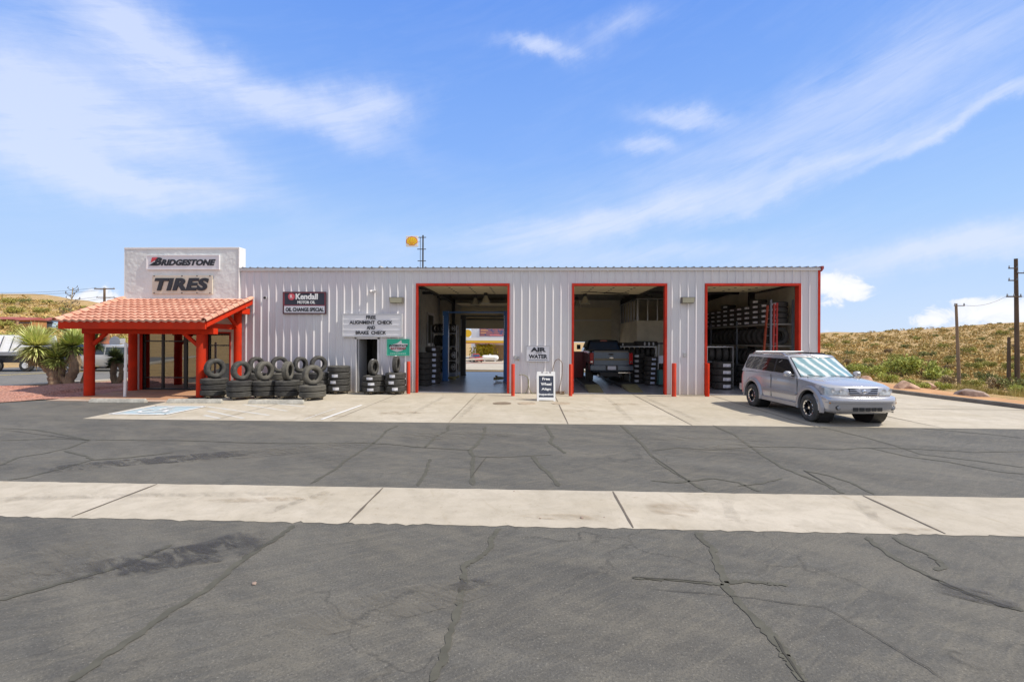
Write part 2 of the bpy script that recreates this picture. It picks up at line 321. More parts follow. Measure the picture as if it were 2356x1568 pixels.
def thing(name, label, cat, loc=(0, 0, 0), rotz=0, group=None):
    o = bpy.data.objects.new(name, None); o.empty_display_size = .2; COL.objects.link(o); o.location = loc; o.rotation_euler = (0, 0, rotz)
    return tag(o, label, cat, group)
def struct(name, mb, m, label=None, cat=None, **k): return tag(mb.build(name, m, **k), label, cat, kind='structure')
def dup(root, loc, rot, label, group=None):
    r = root.copy(); COL.objects.link(r); r.location = loc; r.rotation_euler = rot; r['label'] = label
    if group: r['group'] = group
    for ch in list(root.children):
        c = ch.copy(); COL.objects.link(c); c.parent = r
        for g in ch.children:
            d = g.copy(); COL.objects.link(d); d.parent = c
    return r
DG = None
def applied(o, mods):
    """mesh of o with boolean cutters taken out (DIFFERENCE) ; cutters removed"""
    for c in mods:
        md = o.modifiers.new('b', 'BOOLEAN'); md.operation = 'DIFFERENCE'; md.solver = 'EXACT'; md.object = c
    bpy.context.view_layer.update(); dg = bpy.context.evaluated_depsgraph_get()
    me = bpy.data.meshes.new_from_object(o.evaluated_get(dg)); o.modifiers.clear(); o.data = me
    for c in mods: bpy.data.objects.remove(c, do_unlink=True)
    return o
def text(s, name, x0, x1, z0, z1, y, m, parent, bold=.02, shear=0., depth=.012, face=-1, space=1.):
    """lettering fitted to the box x0..x1, z0..z1 standing on plane y, facing -y"""
    c = bpy.data.curves.new(name, 'FONT'); c.body = s; c.size = 1; c.offset = bold; c.extrude = .5; c.space_character = space; c.align_x = 'CENTER'; c.resolution_u = 4
    t = bpy.data.objects.new('t', c); COL.objects.link(t); bpy.context.view_layer.update()
    me = bpy.data.meshes.new_from_object(t.evaluated_get(bpy.context.evaluated_depsgraph_get())); bpy.data.objects.remove(t, do_unlink=True)
    vs = [(v.co.x+shear*v.co.y, v.co.y, v.co.z) for v in me.vertices]
    ax0, ax1 = min(v[0] for v in vs), max(v[0] for v in vs); ay0, ay1 = min(v[1] for v in vs), max(v[1] for v in vs)
    for v, q in zip(me.vertices, vs):
        v.co = (x0+(q[0]-ax0)/(ax1-ax0)*(x1-x0), y-depth/2-q[2]*depth, z0+(q[1]-ay0)/(ay1-ay0)*(z1-z0))
    me.materials.clear(); me.materials.append(m); me.name = name
    o = bpy.data.objects.new(name, me); COL.objects.link(o)
    if parent is not None: o.parent = parent
    return o
ORD = ['zeroth', 'first', 'second', 'third', 'fourth', 'fifth', 'sixth', 'seventh', 'eighth', 'ninth', 'tenth', 'eleventh', 'twelfth', 'thirteenth', 'fourteenth', 'fifteenth', 'sixteenth', 'seventeenth', 'eighteenth', 'nineteenth', 'twentieth']
def ease(a, b, x):
    t = max(0., min(1., (x-a)/(b-a))); return t*t*(3-2*t)
# ---------------------------------------------------------------- ground and terrain
def hz(x, y):
    """height of the land"""
    d = y-CY; rng = math.hypot(x, d); z = 0
    n = math.sin(x*.051+y*.023)*.5+math.sin(x*.021-y*.037+1.3)*.5
    n2 = math.sin(x*.17+1.1+math.sin(y*.11))*math.sin(y*.19+x*.06)
    if d < -60: z += 9*ease(60, 210, -d)*(1+.25*n)
    if d > 0:
        r = x/max(d, 1e-3)
        wr = ease(.5, .62, r)*ease(15.8, 30, x)
        if wr > 0:
            top = 5.3+4.6*ease(.62, 1.15, r)+1.0*n
            t = max(0, min(1, (d-38)/(150-38)))
            hill = top*(t**1.05)+(n2*.35*min(1, t*4))
            if d > 150: hill = top-(d-150)*.02
            dip = -.9*ease(17, 24, x)*(1-ease(36, 60, d))
            z += wr*(hill+dip)
        wl_ = ease(-.42, -.6, r)
        if wl_ > 0:
            top = 12+12.5*ease(-.72, -1.1, r)+1.0*n
            t = max(0, min(1, (d-46)/(215-46)))
            z += wl_*(top*t**1.45+n2*.5*min(1, t*4) - max(0, d-215)*.02)
        mid = ease(.45, .3, abs(r+.05))
        z += mid*(-2.6)*ease(34, 100, d)
    return z
def terrain():
    radii = [0, 6, 12, 18, 24, 28, 32, 36, 40, 44, 48, 52, 57, 62, 68, 74, 80, 86, 93, 100, 108, 116, 125, 134, 144, 154, 165, 177, 190, 203, 216, 230, 250, 280, 330, 420, 600, 1000, 2000]
    mb = MB(); angs = []
    a = -180.
    while a < 180: angs.append(a); a += (.8 if -52 < a < 52 else 4)
    n = len(angs); vs = [(0, CY, -.06)]; fs = []
    for r_ in radii[1:]:
        for a in angs:
            x = r_*math.sin(R(a)); y = CY+r_*math.cos(R(a)); vs.append((x, y, hz(x, y)-.06))
    for j in range(n): fs.append((0, 1+j, 1+(j+1) % n))
    for i in range(len(radii)-2):
        for j in range(n): fs.append((1+i*n+j, 1+i*n+(j+1) % n, 1+(i+1)*n+(j+1) % n, 1+(i+1)*n+j))
    mb.add(vs, fs); struct('ground', mb, M_dirt, smooth=60)
terrain()
def slab(name, pts, z, m, th=.1):
    mb = MB(); mb.prism(pts, lambda u, v, t: (u, v, t), z-th, z); return struct(name, mb, m)
def sheet(name, pts, z, m): mb = MB(); mb.add([(x, y, z) for x, y in pts], [tuple(range(len(pts)))]); return struct(name, mb, m)
sheet('asphalt_lot', [(-30, -76), (22, -76), (16.5, -45), (16.2, -14), (15.7, -6.5), (15.3, -3.2), (14.9, 2), (15.4, 8), (15.4, 13), (-16, 13), (-15.95, -2.55), (-16.1, -3.0), (-17.2, -4.3), (-18.6, -7), (-22, -14), (-26, -20), (-30, -45)], 0, M_asph)
# strip (gutter) of pale concrete with a ragged edge
def ragged(x0, x1, y, amp=.018, step=.22):
    o = []; x = x0
    while x < x1: o.append((x, y+random.uniform(-amp, amp)*random.random())); x += step*random.uniform(.5, 1.4)
    o.append((x1, y)); return o
bot = ragged(-17, 16.5, -12.97, .045, .09); top = ragged(-17, 16.5, -11.70, .018, .15)
sheet('concrete_strip', bot+top[::-1], .004, M_conc2)
sheet('concrete_apron', [(-11.48, -6.58)]+[(11.6, -6.58), (15.9, -6.7), (15.35, -3.1), (14.75, 2), (15.1, 8), (15.2, 12.5), (11.05, 12.5), (11.05, .0), (-11.5, .0), (-11.5, -2.6), (-11.88, -3.1)], .004, M_conc)
slab('porch_slab', [(-15.9, -2.9), (-11.9, -2.9), (-11.9, 0.), (-15.9, 0.)], .03, mat('terracotta_porch_concrete', (.46, .24, .12), .8, var=.3, vs=1.3, col2=(.35, .2, .12)), .05)
slab('walkway', [(-15.95, -3.35), (-11.9, -3.35), (-11.9, -2.9), (-15.95, -2.9)], .018, mat('red_dusted_concrete', (.46, .34, .26), .85, var=.25, vs=2), .05)
sheet('shop_floor', [(-5.9, .02), (11.0, .02), (11.0, 12.3), (-5.9, 12.3)], .008, M_bayfloor)
# joints, cracks and sealant, laid on the paving
M_joint = mat('dark_joint', (.12, .10, .08), .9); M_seal = mat('olive_crack_sealant', (.090, .086, .066), .8, var=.25, vs=8)
M_crack = mat('crack_shadow', (.045, .042, .034), .9)
def smoothp0(P, n=6):
    o = []
    for i in range(len(P)-1):
        p0, p1, p2, p3 = [Vector(P[max(0, min(len(P)-1, k))]) for k in (i-1, i, i+1, i+2)]
        for j in range(n): t = j/n; o.append(tuple(.5*((2*p1)+(-p0+p2)*t+(2*p0-5*p1+4*p2-p3)*t*t+(-p0+3*p1-3*p2+p3)*t**3)))
    o.append(tuple(P[-1])); return o
jm = MB()
def strip(mb, pts, w, z, jit=0., sub=1):
    P = []
    for i in range(len(pts)-1):
        for k in range(sub): t = k/sub; P.append((pts[i][0]*(1-t)+pts[i+1][0]*t+random.uniform(-jit, jit), pts[i][1]*(1-t)+pts[i+1][1]*t+random.uniform(-jit, jit)))
    P.append(pts[-1]); L = []; Rr = []
    for i, p in enumerate(P):
        a = Vector(P[max(0, i-1)]); b = Vector(P[min(len(P)-1, i+1)]); d = (b-a)
        if d.length < 1e-6: d = Vector((1, 0))
        d.normalize(); n_ = Vector((-d.y, d.x)); ww = w*random.uniform(.65, 1.3)/2 if jit else w/2
        if jit and (i == 0 or i == len(P)-1): ww *= .4
        L.append((p[0]+n_.x*ww, p[1]+n_.y*ww, z)); Rr.append((p[0]-n_.x*ww, p[1]-n_.y*ww, z))
    k = len(P); mb.add(L+Rr, [(i, i+1, k+i+1, k+i) for i in range(k-1)])
for x in (-8.0, -5.0, -2.0, .97, 4.0, 6.95, 9.95): strip(jm, [(x, -6.57), (x, -.05)], .022 if x < 0 else .035, .009, .002, 8)
strip(jm, [(9.95, -3.2), (15.3, -3.3)], .03, .009); strip(jm, [(11.4, 2), (15.0, 2)], .03, .009)
for x in (-8.6, -5.25, -2.02, 1.15, 4.47, 7.8): strip(jm, [(x, -12.95), (x, -11.72)], .03, .009, .003, 6)
struct('paving_joints', jm, M_joint, normals=False)
cm = MB(); cd = MB(); cz = .005
C1 = [  # polylines read off the photograph's paving (pixels of the 2356-wide view)
 ([(1150, 1212), (1132, 1235), (1128, 1262), (1105, 1280), (1065, 1302), (1068, 1335), (1060, 1380), (1050, 1420), (1030, 1470), (1020, 1520), (990, 1568)], .055, 2),
 ([(1607, 1218), (1612, 1240), (1640, 1262), (1645, 1290), (1665, 1325), (1670, 1350), (1700, 1385), (1745, 1430), (1790, 1480), (1810, 1510), (1830, 1540), (1850, 1568)], .065, 2),
 ([(1665, 1345), (1620, 1340), (1560, 1334), (1500, 1332), (1455, 1328)], .035, 2), ([(1670, 1340), (1720, 1336), (1770, 1342), (1812, 1345)], .05, 2),
 ([(1995, 1235), (2010, 1250), (2060, 1285), (2110, 1310), (2170, 1340), (2240, 1370), (2300, 1390), (2356, 1405)], .055, 2),
 ([(2055, 1235), (2085, 1255), (2130, 1272), (2160, 1290), (2170, 1305), (2155, 1312)], .05, 2),
 ([(675, 1208), (640, 1235), (590, 1265), (530, 1310), (470, 1360), (400, 1400), (330, 1450), (240, 1510), (165, 1568)], .06, 2),
 ([(395, 1252), (340, 1278), (270, 1305), (180, 1330), (90, 1355), (0, 1380)], .05, 2),
 ([(1255, 977), (1262, 990), (1272, 1005), (1265, 1017), (1285, 1030), (1300, 1042)], .07, 2),
 ([(1225, 1048), (1245, 1075), (1265, 1090), (1285, 1118)], .07, 2),
 ([(1117, 982), (1110, 1005), (1095, 1025), (1080, 1035), (1090, 1050), (1085, 1085), (1088, 1115)], .07, 2), ([(1080, 1035), (1020, 1032), (960, 1028), (900, 1022), (830, 1018), (700, 1020), (560, 1018), (420, 1013), (300, 1012), (220, 1012)], .04, 3),
 ([(1090, 1050), (1150, 1052), (1225, 1048), (1270, 1046)], .03, 2), ([(1032, 977), (1030, 990), (1000, 1005), (978, 1030)], .06, 2), ([(915, 979), (890, 990), (872, 1010), (840, 1032), (800, 1055), (770, 1080), (715, 1112)], .05, 2),
 ([(1428, 978), (1455, 1000), (1480, 1025), (1500, 1048), (1530, 1072), (1580, 1103), (1625, 1130)], .06, 2), ([(1640, 978), (1690, 1000), (1725, 1025), (1760, 1050), (1800, 1075), (1850, 1095), (1900, 1115), (1945, 1138)], .06, 2),
 ([(1850, 1082), (1900, 1092), (1960, 1110), (2010, 1136)], .05, 2), ([(1500, 1036), (1560, 1030), (1640, 1035), (1730, 1028), (1830, 1028), (1920, 1034), (2000, 1030), (2100, 1032), (2240, 1040), (2356, 1038)], .04, 3),
 ([(1880, 980), (1980, 1003), (2050, 1022), (2120, 1045), (2250, 1060), (2356, 1075)], .05, 2), ([(2000, 1030), (2090, 1050), (2180, 1062), (2300, 1085), (2356, 1090)], .05, 2),
 ([(1500, 1105), (1560, 1110), (1640, 1100), (1700, 1110), (1760, 1135)], .05, 2), ([(1700, 1118), (1750, 1112), (1800, 1100)], .035, 2),
 ([(0, 985), (80, 988), (150, 1000), (205, 1012), (160, 1030), (100, 1043), (40, 1052), (0, 1070)], .05, 2), ([(0, 1013), (70, 1011), (130, 1008), (205, 1012)], .035, 2), ([(148, 1037), (200, 1050), (212, 1058), (300, 1052), (400, 1040)], .05, 2),
 ([(212, 1058), (140, 1078), (60, 1098), (20, 1104)], .04, 2), ([(960, 1118), (975, 1095), (985, 1070), (990, 1055)], .05, 2), ([(2120, 985), (2200, 992), (2290, 1000), (2356, 1008)], .05, 2)]
for pts, w, sub in C1:
    g = [G(x, y) for x, y in pts]; strip(cm, g, w, cz, .012, sub*3)
for pts, w in (([(1455, 1328), (1560, 1333), (1640, 1341)], .012), ([(1500, 1355), (1700, 1372), (1900, 1398), (2060, 1490), (2180, 1568)], .006), ([(1060, 1330), (1068, 1345), (1058, 1362)], .03), ([(2130, 1322), (2240, 1371), (2330, 1398)], .014),
               ([(1780, 1465), (1850, 1568)], .016), ([(1850, 1082), (1945, 1138)], .02), ([(0, 988), (205, 1013)], .015), ([(1120, 1050), (1083, 1100)], .015), ([(1500, 1048), (1580, 1103)], .015)):
    strip(cd, [G(x, y) for x, y in pts], w, cz+.003, .01, 5)
def blocked(p): return -13.0 < p[1] < -11.68
for mb_, nm, m_ in ((cm, 'crack_sealant', M_seal), (cd, 'pavement_cracks', M_crack)):
    mb_.f = [f for f in mb_.f if not any(blocked(mb_.v[i]) for i in f)]; struct(nm, mb_, m_, normals=False)
def stain(name, cx, cy, rx, ry, ang, m, z, seed=1, n=40, rag=.25):
    rr = random.Random(seed); ph = [rr.uniform(0, 6.28) for _ in range(5)]; P = []
    for i in range(n):
        t = 2*math.pi*i/n; k = 1+rag*sum(math.sin(t*(j+2)+ph[j])/(j+1.5) for j in range(5)); x = rx*k*math.cos(t); y = ry*k*math.sin(t)
        P.append((cx+x*math.cos(ang)-y*math.sin(ang), cy+x*math.sin(ang)+y*math.cos(ang)))
    return sheet(name, P, z, m)
def stainmat(name, col, dens):
    t = NT(name, .85); a = t.noise(2.2, 6, .7, R(30), (1, 3, 1), .6); t.b.inputs['Base Color'].default_value = (*col, 1)
    # fades out towards its rim
    g = t.n.new('ShaderNodeTexGradient'); g.gradient_type = 'SPHERICAL'; m = t.n.new('ShaderNodeMapping'); m.inputs['Location'].default_value = (-1, -1, 0); m.inputs['Scale'].default_value = (2, 2, 0); m.vector_type = 'POINT'
    t.l.new(t.t.outputs['Generated'], m.inputs[0]); t.l.new(m.outputs[0], g.inputs[0])
    k = t.math('MULTIPLY', t.ramp(a, [(.42, 0.), (.6, dens)]), t.ramp(g.outputs[0], [(0., 0.), (.35, 1.)])); t.l.new(k, t.b.inputs['Alpha']); return t.m
M_stain = stainmat('oil_stain', (.06, .058, .06), .6); M_stainp = stainmat('pale_scuff', (.19, .175, .145), .4); M_stainb = stainmat('brown_stain', (.33, .25, .16), .35)
for i, (px, py, rx, ry, a, m_) in enumerate([(470, 1268, .75, .35, 35, M_stain), (330, 1290, 1.0, .22, 25, M_stain), (1080, 1345, .22, .09, 20, M_stain), (90, 1300, .5, .7, 10, M_stainp), (870, 1400, 1.2, .2, 30, M_stainp), (1700, 1030, 1.3, .35, 20, M_stainp), (1050, 1000, 1.4, .5, 15, M_stainp),
                                         (600, 1040, 2.5, .4, 25, M_stainp), (2230, 1520, .09, .12, 0, M_stainp), (2240, 1370, .35, .12, -30, M_stain), (350, 1060, 2, .3, 30, M_stain), (1620, 1010, 1.5, .3, 0, M_stainp)]):
    x, y = G(px, py); stain('tar_stain' if m_ is M_stain else 'dust_scuff', x, y, rx, ry, R(a), m_, .0085+.0004*i, i+1)
for i, (px, py, rx, ry, a) in enumerate([(740, 957, .8, .2, 0), (1330, 945, .6, .25, 0), (920, 950, .7, .3, 10), (1440, 930, .6, .3, 0), (1840, 920, .8, .4, 0), (1300, 1190, .6, .1, 0), (600, 1150, .8, .1, 10), (2080, 1218, .5, .05, 0), (1550, 1170, .3, .3, 70)]):
    x, y = G(px, py); stain('rust_stain', x, y, rx, ry, R(a), M_stainb, .0125+.0004*i, i+30)
# parking markings
M_pw = mat('worn_white_road_paint', (.74, .74, .74), .7, var=.18, vs=9); M_pb = mat('worn_blue_road_paint', (.30, .44, .53), .7, col2=(.44, .46, .44), vs=5)
M_pbf = stainmat('faded_blue_paint', (.30, .46, .62), .55)
pm = MB(); X0, X1, Y0, Y1 = -11.42, -9.86, -5.86, -4.3
for a in ([(X0, Y0), (X1, Y0)], [(X1, Y0), (X1, Y1)], [(X1, Y1), (X0, Y1)], [(X0, Y1), (X0, Y0)]): strip(pm, a, .1, .017)
strip(pm, [G(740, 965), G(832, 932)], .09, .013); strip(pm, [G(700, 965), G(772, 940)], .03, .013)
# wheelchair symbol
cx, cy = -10.6, -5.05
def arc(x, y, r_, a0, a1, n=14): return [(x+r_*math.cos(R(a0+(a1-a0)*i/n)), y+r_*math.sin(R(a0+(a1-a0)*i/n))) for i in range(n+1)]
strip(pm, arc(cx-.08, cy-.2, .33, 130, 380), .09, .021); strip(pm, [(cx-.12, cy+.35), (cx-.08, cy-.05), (cx+.22, cy-.05), (cx+.38, cy-.42), (cx+.52, cy-.36)], .1, .0215)
strip(pm, [(cx-.1, cy+.16), (cx+.2, cy+.14)], .08, .022); pm.add([(x, y, .0225) for x, y in arc(cx-.13, cy+.5, .1, 0, 330, 11)], [tuple(range(12))])
struct('parking_markings', pm, M_pw, normals=False)
sheet('parking_bay_paint', [(X0+.05, Y0+.05), (X1-.05, Y0+.05), (X1-.05, Y1-.05), (X0+.05, Y1-.05)], .0085, M_pb)
fm = MB()
for a in ([G(478, 945), G(560, 962)], [G(560, 930), G(660, 945)], [G(470, 955), G(505, 962)], [G(600, 925), G(700, 935)], [G(478, 935), G(620, 955)]): strip(fm, a, .1, .0062)
struct('faded_hatch_markings', fm, mat('very_faded_blue_paint', (.47, .50, .52), .8, col2=(.53, .485, .42), vs=3.5), normals=False)
M_mark = stainmat('rubber_mark', (.20, .175, .14), .24)
mk = 0
for (pts, w) in (([(-9, -12.8), (-5, -12.2), (-1, -11.9)], .16), ([(-3.2, -12.9), (-2.6, -11.75)], .15), ([(2.3, -12.9), (2.6, -11.75)], .16), ([(3.9, -12.9), (4.3, -11.8)], .13), ([(-3.3, -6.5), (-3.2, -3.5), (-3.0, -.3)], .18), ([(-1.9, -6.5), (-1.75, -3.5), (-1.6, -.3)], .18), ([(2.6, -6.5), (2.75, -3.5), (2.85, -.3)], .18), ([(4.4, -6.5), (4.3, -3.5), (4.2, -.3)], .18), ([(7.6, -6.5), (7.9, -3), (8.1, -.4)], .17), ([(9.2, -6.5), (9.5, -3), (9.7, -.4)], .17)):
    m_ = MB(); strip(m_, [tuple(p) for p in smoothp0(pts)], w, .0165+.0003*mk, .004, 2); mk += 1; struct('tire_mark', m_, M_mark, normals=False)
# manhole covers
for i, (px, lab) in enumerate(((1155, 'rusty round manhole cover left of the sandwich board'), (1212, 'pale round concrete valve cover just left of the sandwich board foot'), (1290, 'faint round concrete valve cover right of the sandwich board foot'))):
    x, y = G(px, 928); mb = MB(); mb.lathe([(0, .014), (.24, .014), (.255, .018), (.3, .018), (.31, .004)], 28, c=(x, y, 0))
    tag(mb.build('manhole_cover', mat('rusty_iron' if i == 0 else 'pale_cover%d' % i, (.22, .17, .12) if i == 0 else (.42, .34, .25), .8, var=.3, vs=6), smooth=30), lab, 'manhole cover', 'round covers in the concrete apron')
# right kerb and verge, left kerb and road
M_kerb = mat('grey_kerb_concrete', (.22, .20, .175), .9, var=.3, vs=2, bump=.3)
kp = [(17.2, -22), (16.6, -16), (15.95, -8), (15.45, -3.1), (14.95, 1), (15.1, 4.5), (15.6, 9), (16.6, 18)]
def smoothp(P, n=6):
    o = []
    for i in range(len(P)-1):
        p0, p1, p2, p3 = [Vector(P[max(0, min(len(P)-1, k))]) for k in (i-1, i, i+1, i+2)]
        for j in range(n):
            t = j/n; o.append(tuple(.5*((2*p1)+(-p0+p2)*t+(2*p0-5*p1+4*p2-p3)*t*t+(-p0+3*p1-3*p2+p3)*t**3)))
    o.append(tuple(P[-1])); return o
kp = smoothp(kp); kb = MB(); rings = []
for i, p in enumerate(kp):
    a = Vector(kp[max(0, i-1)]); b = Vector(kp[min(len(kp)-1, i+1)]); d = (b-a).normalized(); n_ = Vector((d.y, -d.x))
    q = Vector(p); rings.append([(q.x, q.y, -.1), (q.x+.02*n_.x, q.y+.02*n_.y, .13), (q.x+.16*n_.x, q.y+.16*n_.y, .13), (q.x+.16*n_.x, q.y+.16*n_.y, -.1)])
kb.loft(rings); struct('kerb', kb, M_kerb)
vg = MB(); vs = []; fs = []
for i, p in enumerate(kp):
    for j, dx in enumerate((.16, .6, 1.4, 2.6, 4.5, 7.5)):
        z = (.09, .13, .1, .0, -.25, -.6)[j]+(random.uniform(-.04, .04) if j > 0 else 0); vs.append((p[0]+dx, p[1], z if j < 5 else -1.4))
for i in range(len(kp)-1):
    for j in range(5): fs.append((i*6+j, i*6+j+1, (i+1)*6+j+1, (i+1)*6+j))
vg.add(vs, fs); struct('verge', vg, mat('orange_dirt', (.52, .29, .13), .95, var=.3, vs=1.5, bump=.6, bs=8, col2=(.38, .2, .09)), smooth=60)
# left: road running away past the office, pale sidewalk, gravel bed
def off_line(t, o): return (-21.8+.442*t-.897*o, .25+.897*t+.442*o)
rq = MB(); vs = []; fs = []
for i in range(36):
    for j in range(11): x, y = off_line(-40+i*2, .55+j*1.85); vs.append((x, y, hz(x, y)+.012))
for i in range(35):
    for j in range(10): a = i*11+j; fs.append((a, a+11, a+12, a+1))
rq.add(vs, fs); struct('road', rq, M_asph2, normals=False)
slab('sidewalk', [off_line(-40, -.15), off_line(40, -.15), off_line(40, .5), off_line(-40, .5)], .1, M_conc2, .14)
rl = MB()
for o_ in (9.4, 9.7): strip(rl, [off_line(-40, o_), off_line(24, o_)], .12, .03)
struct('road_centre_lines', rl, mat('yellow_road_paint', (.6, .45, .08), .7), normals=False)
gb = MB(); NX, NY = 60, 60; vs = []; fs = []
for i in range(NX+1):
    for j in range(NY+1):
        v_ = j/NY; y = -6.5+v_*20
        t = (y-.25)/.897; xl = -21.8+.442*t+.13; xr = -15.97 if y > -2.6 else (-16.1-(-2.9-y)*.85 if y < -2.9 else -16.0)
        if xl > xr-.1: xl = xr-.1
        x = xl+(xr-xl)*i/NX; e_ = min(i, NX-i)/NX*min(1, (xr-xl)/3)
        z = .0+.35*min(1, e_*3)*math.exp(-((y+1.2)/2.2)**2)*(.6+.4*math.sin(x*1.7))*(1 if x < -17 else .3)+random.uniform(0, .025)
        vs.append((x, y, z+.01))
for i in range(NX):
    for j in range(NY): fs.append((i*(NY+1)+j, (i+1)*(NY+1)+j, (i+1)*(NY+1)+j+1, i*(NY+1)+j+1))
gb.add(vs, fs); struct('gravel_bed', gb, M_gravel)
# ================================================================ the shop building
DOORS = [(-4.44, -.78), (1.66, 5.29), (6.75, 10.33)]; DH = 4.26; EZ = 4.80; XL, XR = -11.53, 11.02; DEP = 12.3
shop = thing('tire_shop', 'long pale metal garage with three open red trimmed bays and a stucco office front', 'shop building', (0, 0, 0))
def ribwall(mb, x0, x1, z0, z1, y, sgn=-1, pitch=.3048, x_off=0.):
    """vertical ribs standing out of the plane y towards sgn"""
    P = []; k = math.floor((x0-x_off)/pitch); c = x_off+k*pitch
    P.append((x0, 0))
    while c < x1+pitch:
        for dx, h in ((-.036, 0), (-.020, .036), (.0, .036), (.044, 0)):
            if x0 < c+dx < x1: P.append((c+dx, h))
        for dx in (.10, .20):
            for e, h in ((-.008, 0), (0, .004), (.008, 0)):
                if x0 < c+dx+e < x1: P.append((c+dx+e, h))
        c += pitch
    P.append((x1, 0)); n = len(P)
    mb.add([(x, y+sgn*h, z0) for x, h in P]+[(x, y+sgn*h, z1) for x, h in P], [(i, i+1, n+i+1, n+i) for i in range(n-1)])
w = MB(); XO = -.005
segs = [(XL, -6.86), (-5.9, -4.44), (-.78, 1.66), (5.29, 6.75), (10.33, XR)]
for a, b in segs: ribwall(w, a, b, 0.02, EZ, 0, -1, x_off=XO)
for a, b in DOORS: ribwall(w, a, b, DH, EZ, 0, -1, x_off=XO)
ribwall(w, -6.86, -5.9, 2.16, EZ, 0, -1, x_off=XO)
w.build('front_wall', M_wall, shop, normals=False)
# side, back and inner walls
sw = MB(); sw.box(XR-.03, XR, .02, DEP, 0, EZ+.04); sw.build('side_wall', M_trimw, shop)
bw = MB(); BD = [(-4.44, -.78, 2.84), (1.66, 5.29, 2.0)]
for a, b in ((-16.1, -4.44), (-.78, 1.66), (5.29, XR)): bw.box(a, b, DEP, DEP+.04, 0, 5.1)
for a, b, h in BD: bw.box(a, b, DEP, DEP+.04, 4.2, 5.1)
bw.build('back_wall', M_inner, shop)
ow = MB(); ow.box(-16.08, -16.02, .3, DEP, 0, 4.6); ow.build('office_side_wall', M_stucco2, shop)
iw = MB(); iw.box(-5.96, -5.9, .1, DEP, 0, 5.0); iw.build('inner_wall', mat('grey_inner_partition', (.66, .63, .55), .8, var=.2), shop)
lin = MB(); lin.box(XR-.2, XR-.035, .1, DEP, 0, 4.75)
lin.build('wall_liner', M_inner, shop)
# roof: shallow slope rising to the back, ribbed edge in front
rf = MB(); P = []; c = XL+.15
P.append((XL-.02, 0))
while c < XR+.08:
    for dx, h in ((-.05, 0), (-.02, .04), (.02, .04), (.05, 0)): P.append((c+dx, h))
    c += .3048
P.append((XR+.1, 0)); n = len(P)
rf.add([(x, -.09, 4.90+h) for x, h in P]+[(x, 6.2, 5.12+h) for x, h in P]+[(x, DEP+.1, 4.9+h) for x, h in P], [(i, i+1, n+i+1, n+i) for i in range(n-1)]+[(n+i, n+i+1, 2*n+i+1, 2*n+i) for i in range(n-1)])
rf.add([(x, -.09, 4.90+h) for x, h in P]+[(x, -.09, 4.895) for x, h in P], [(i, i+1, n+i+1, n+i) for i in range(n-1)])
rfo = rf.build('roof', M_roofm, shop, normals=False)
rl_ = MB(); rl_.add([(XL, .05, 4.88), (XR-.1, .05, 4.88), (XR-.1, 6.2, 5.09), (XL, 6.2, 5.09), (XR-.1, DEP, 4.88), (XL, DEP, 4.88)], [(0, 1, 2, 3), (3, 2, 4, 5)])
rl_.build('ceiling_liner', mat('ceiling_insulation', (.6, .57, .48), .8, var=.3), shop, normals=False)
of = MB(); of.box(-16.05, XL, .05, DEP, 4.5, 4.6); of.build('office_roof', M_roofm, shop)
et = MB(); et.box(XL, XR+.03, -.062, -.001, 4.80, 4.892); et.box(XL, XR+.03, -.085, -.001, 4.787, 4.800)
et.build('eave_trim', M_trimw, shop, bevel=.004)
gt = MB(); gt.add([(XR+.03, -.11, 4.94), (XR+.12, -.11, 4.94), (XR+.12, -.11, 4.84), (XR+.05, -.11, 4.74), (XR+.03, DEP, 4.98), (XR+.12, DEP, 4.98), (XR+.12, DEP, 4.86), (XR+.05, DEP, 4.76)],
                 [(0, 1, 2, 3), (4, 7, 6, 5), (0, 4, 5, 1), (1, 5, 6, 2), (2, 6, 7, 3), (3, 7, 4, 0)]); gt.build('rake_trim', mat('dark_red_trim', (.34, .05, .05), .4), shop)
cc = MB(); cc.box(XR-.055, XR+.035, -.05, .05, 0, 4.78); cc.build('corner_trim', M_redt, shop)
ck = MB(); ck.box(XL-.03, XL+.02, -.055, .02, 0, EZ); ck.build('corner_trim', M_stucco, shop)
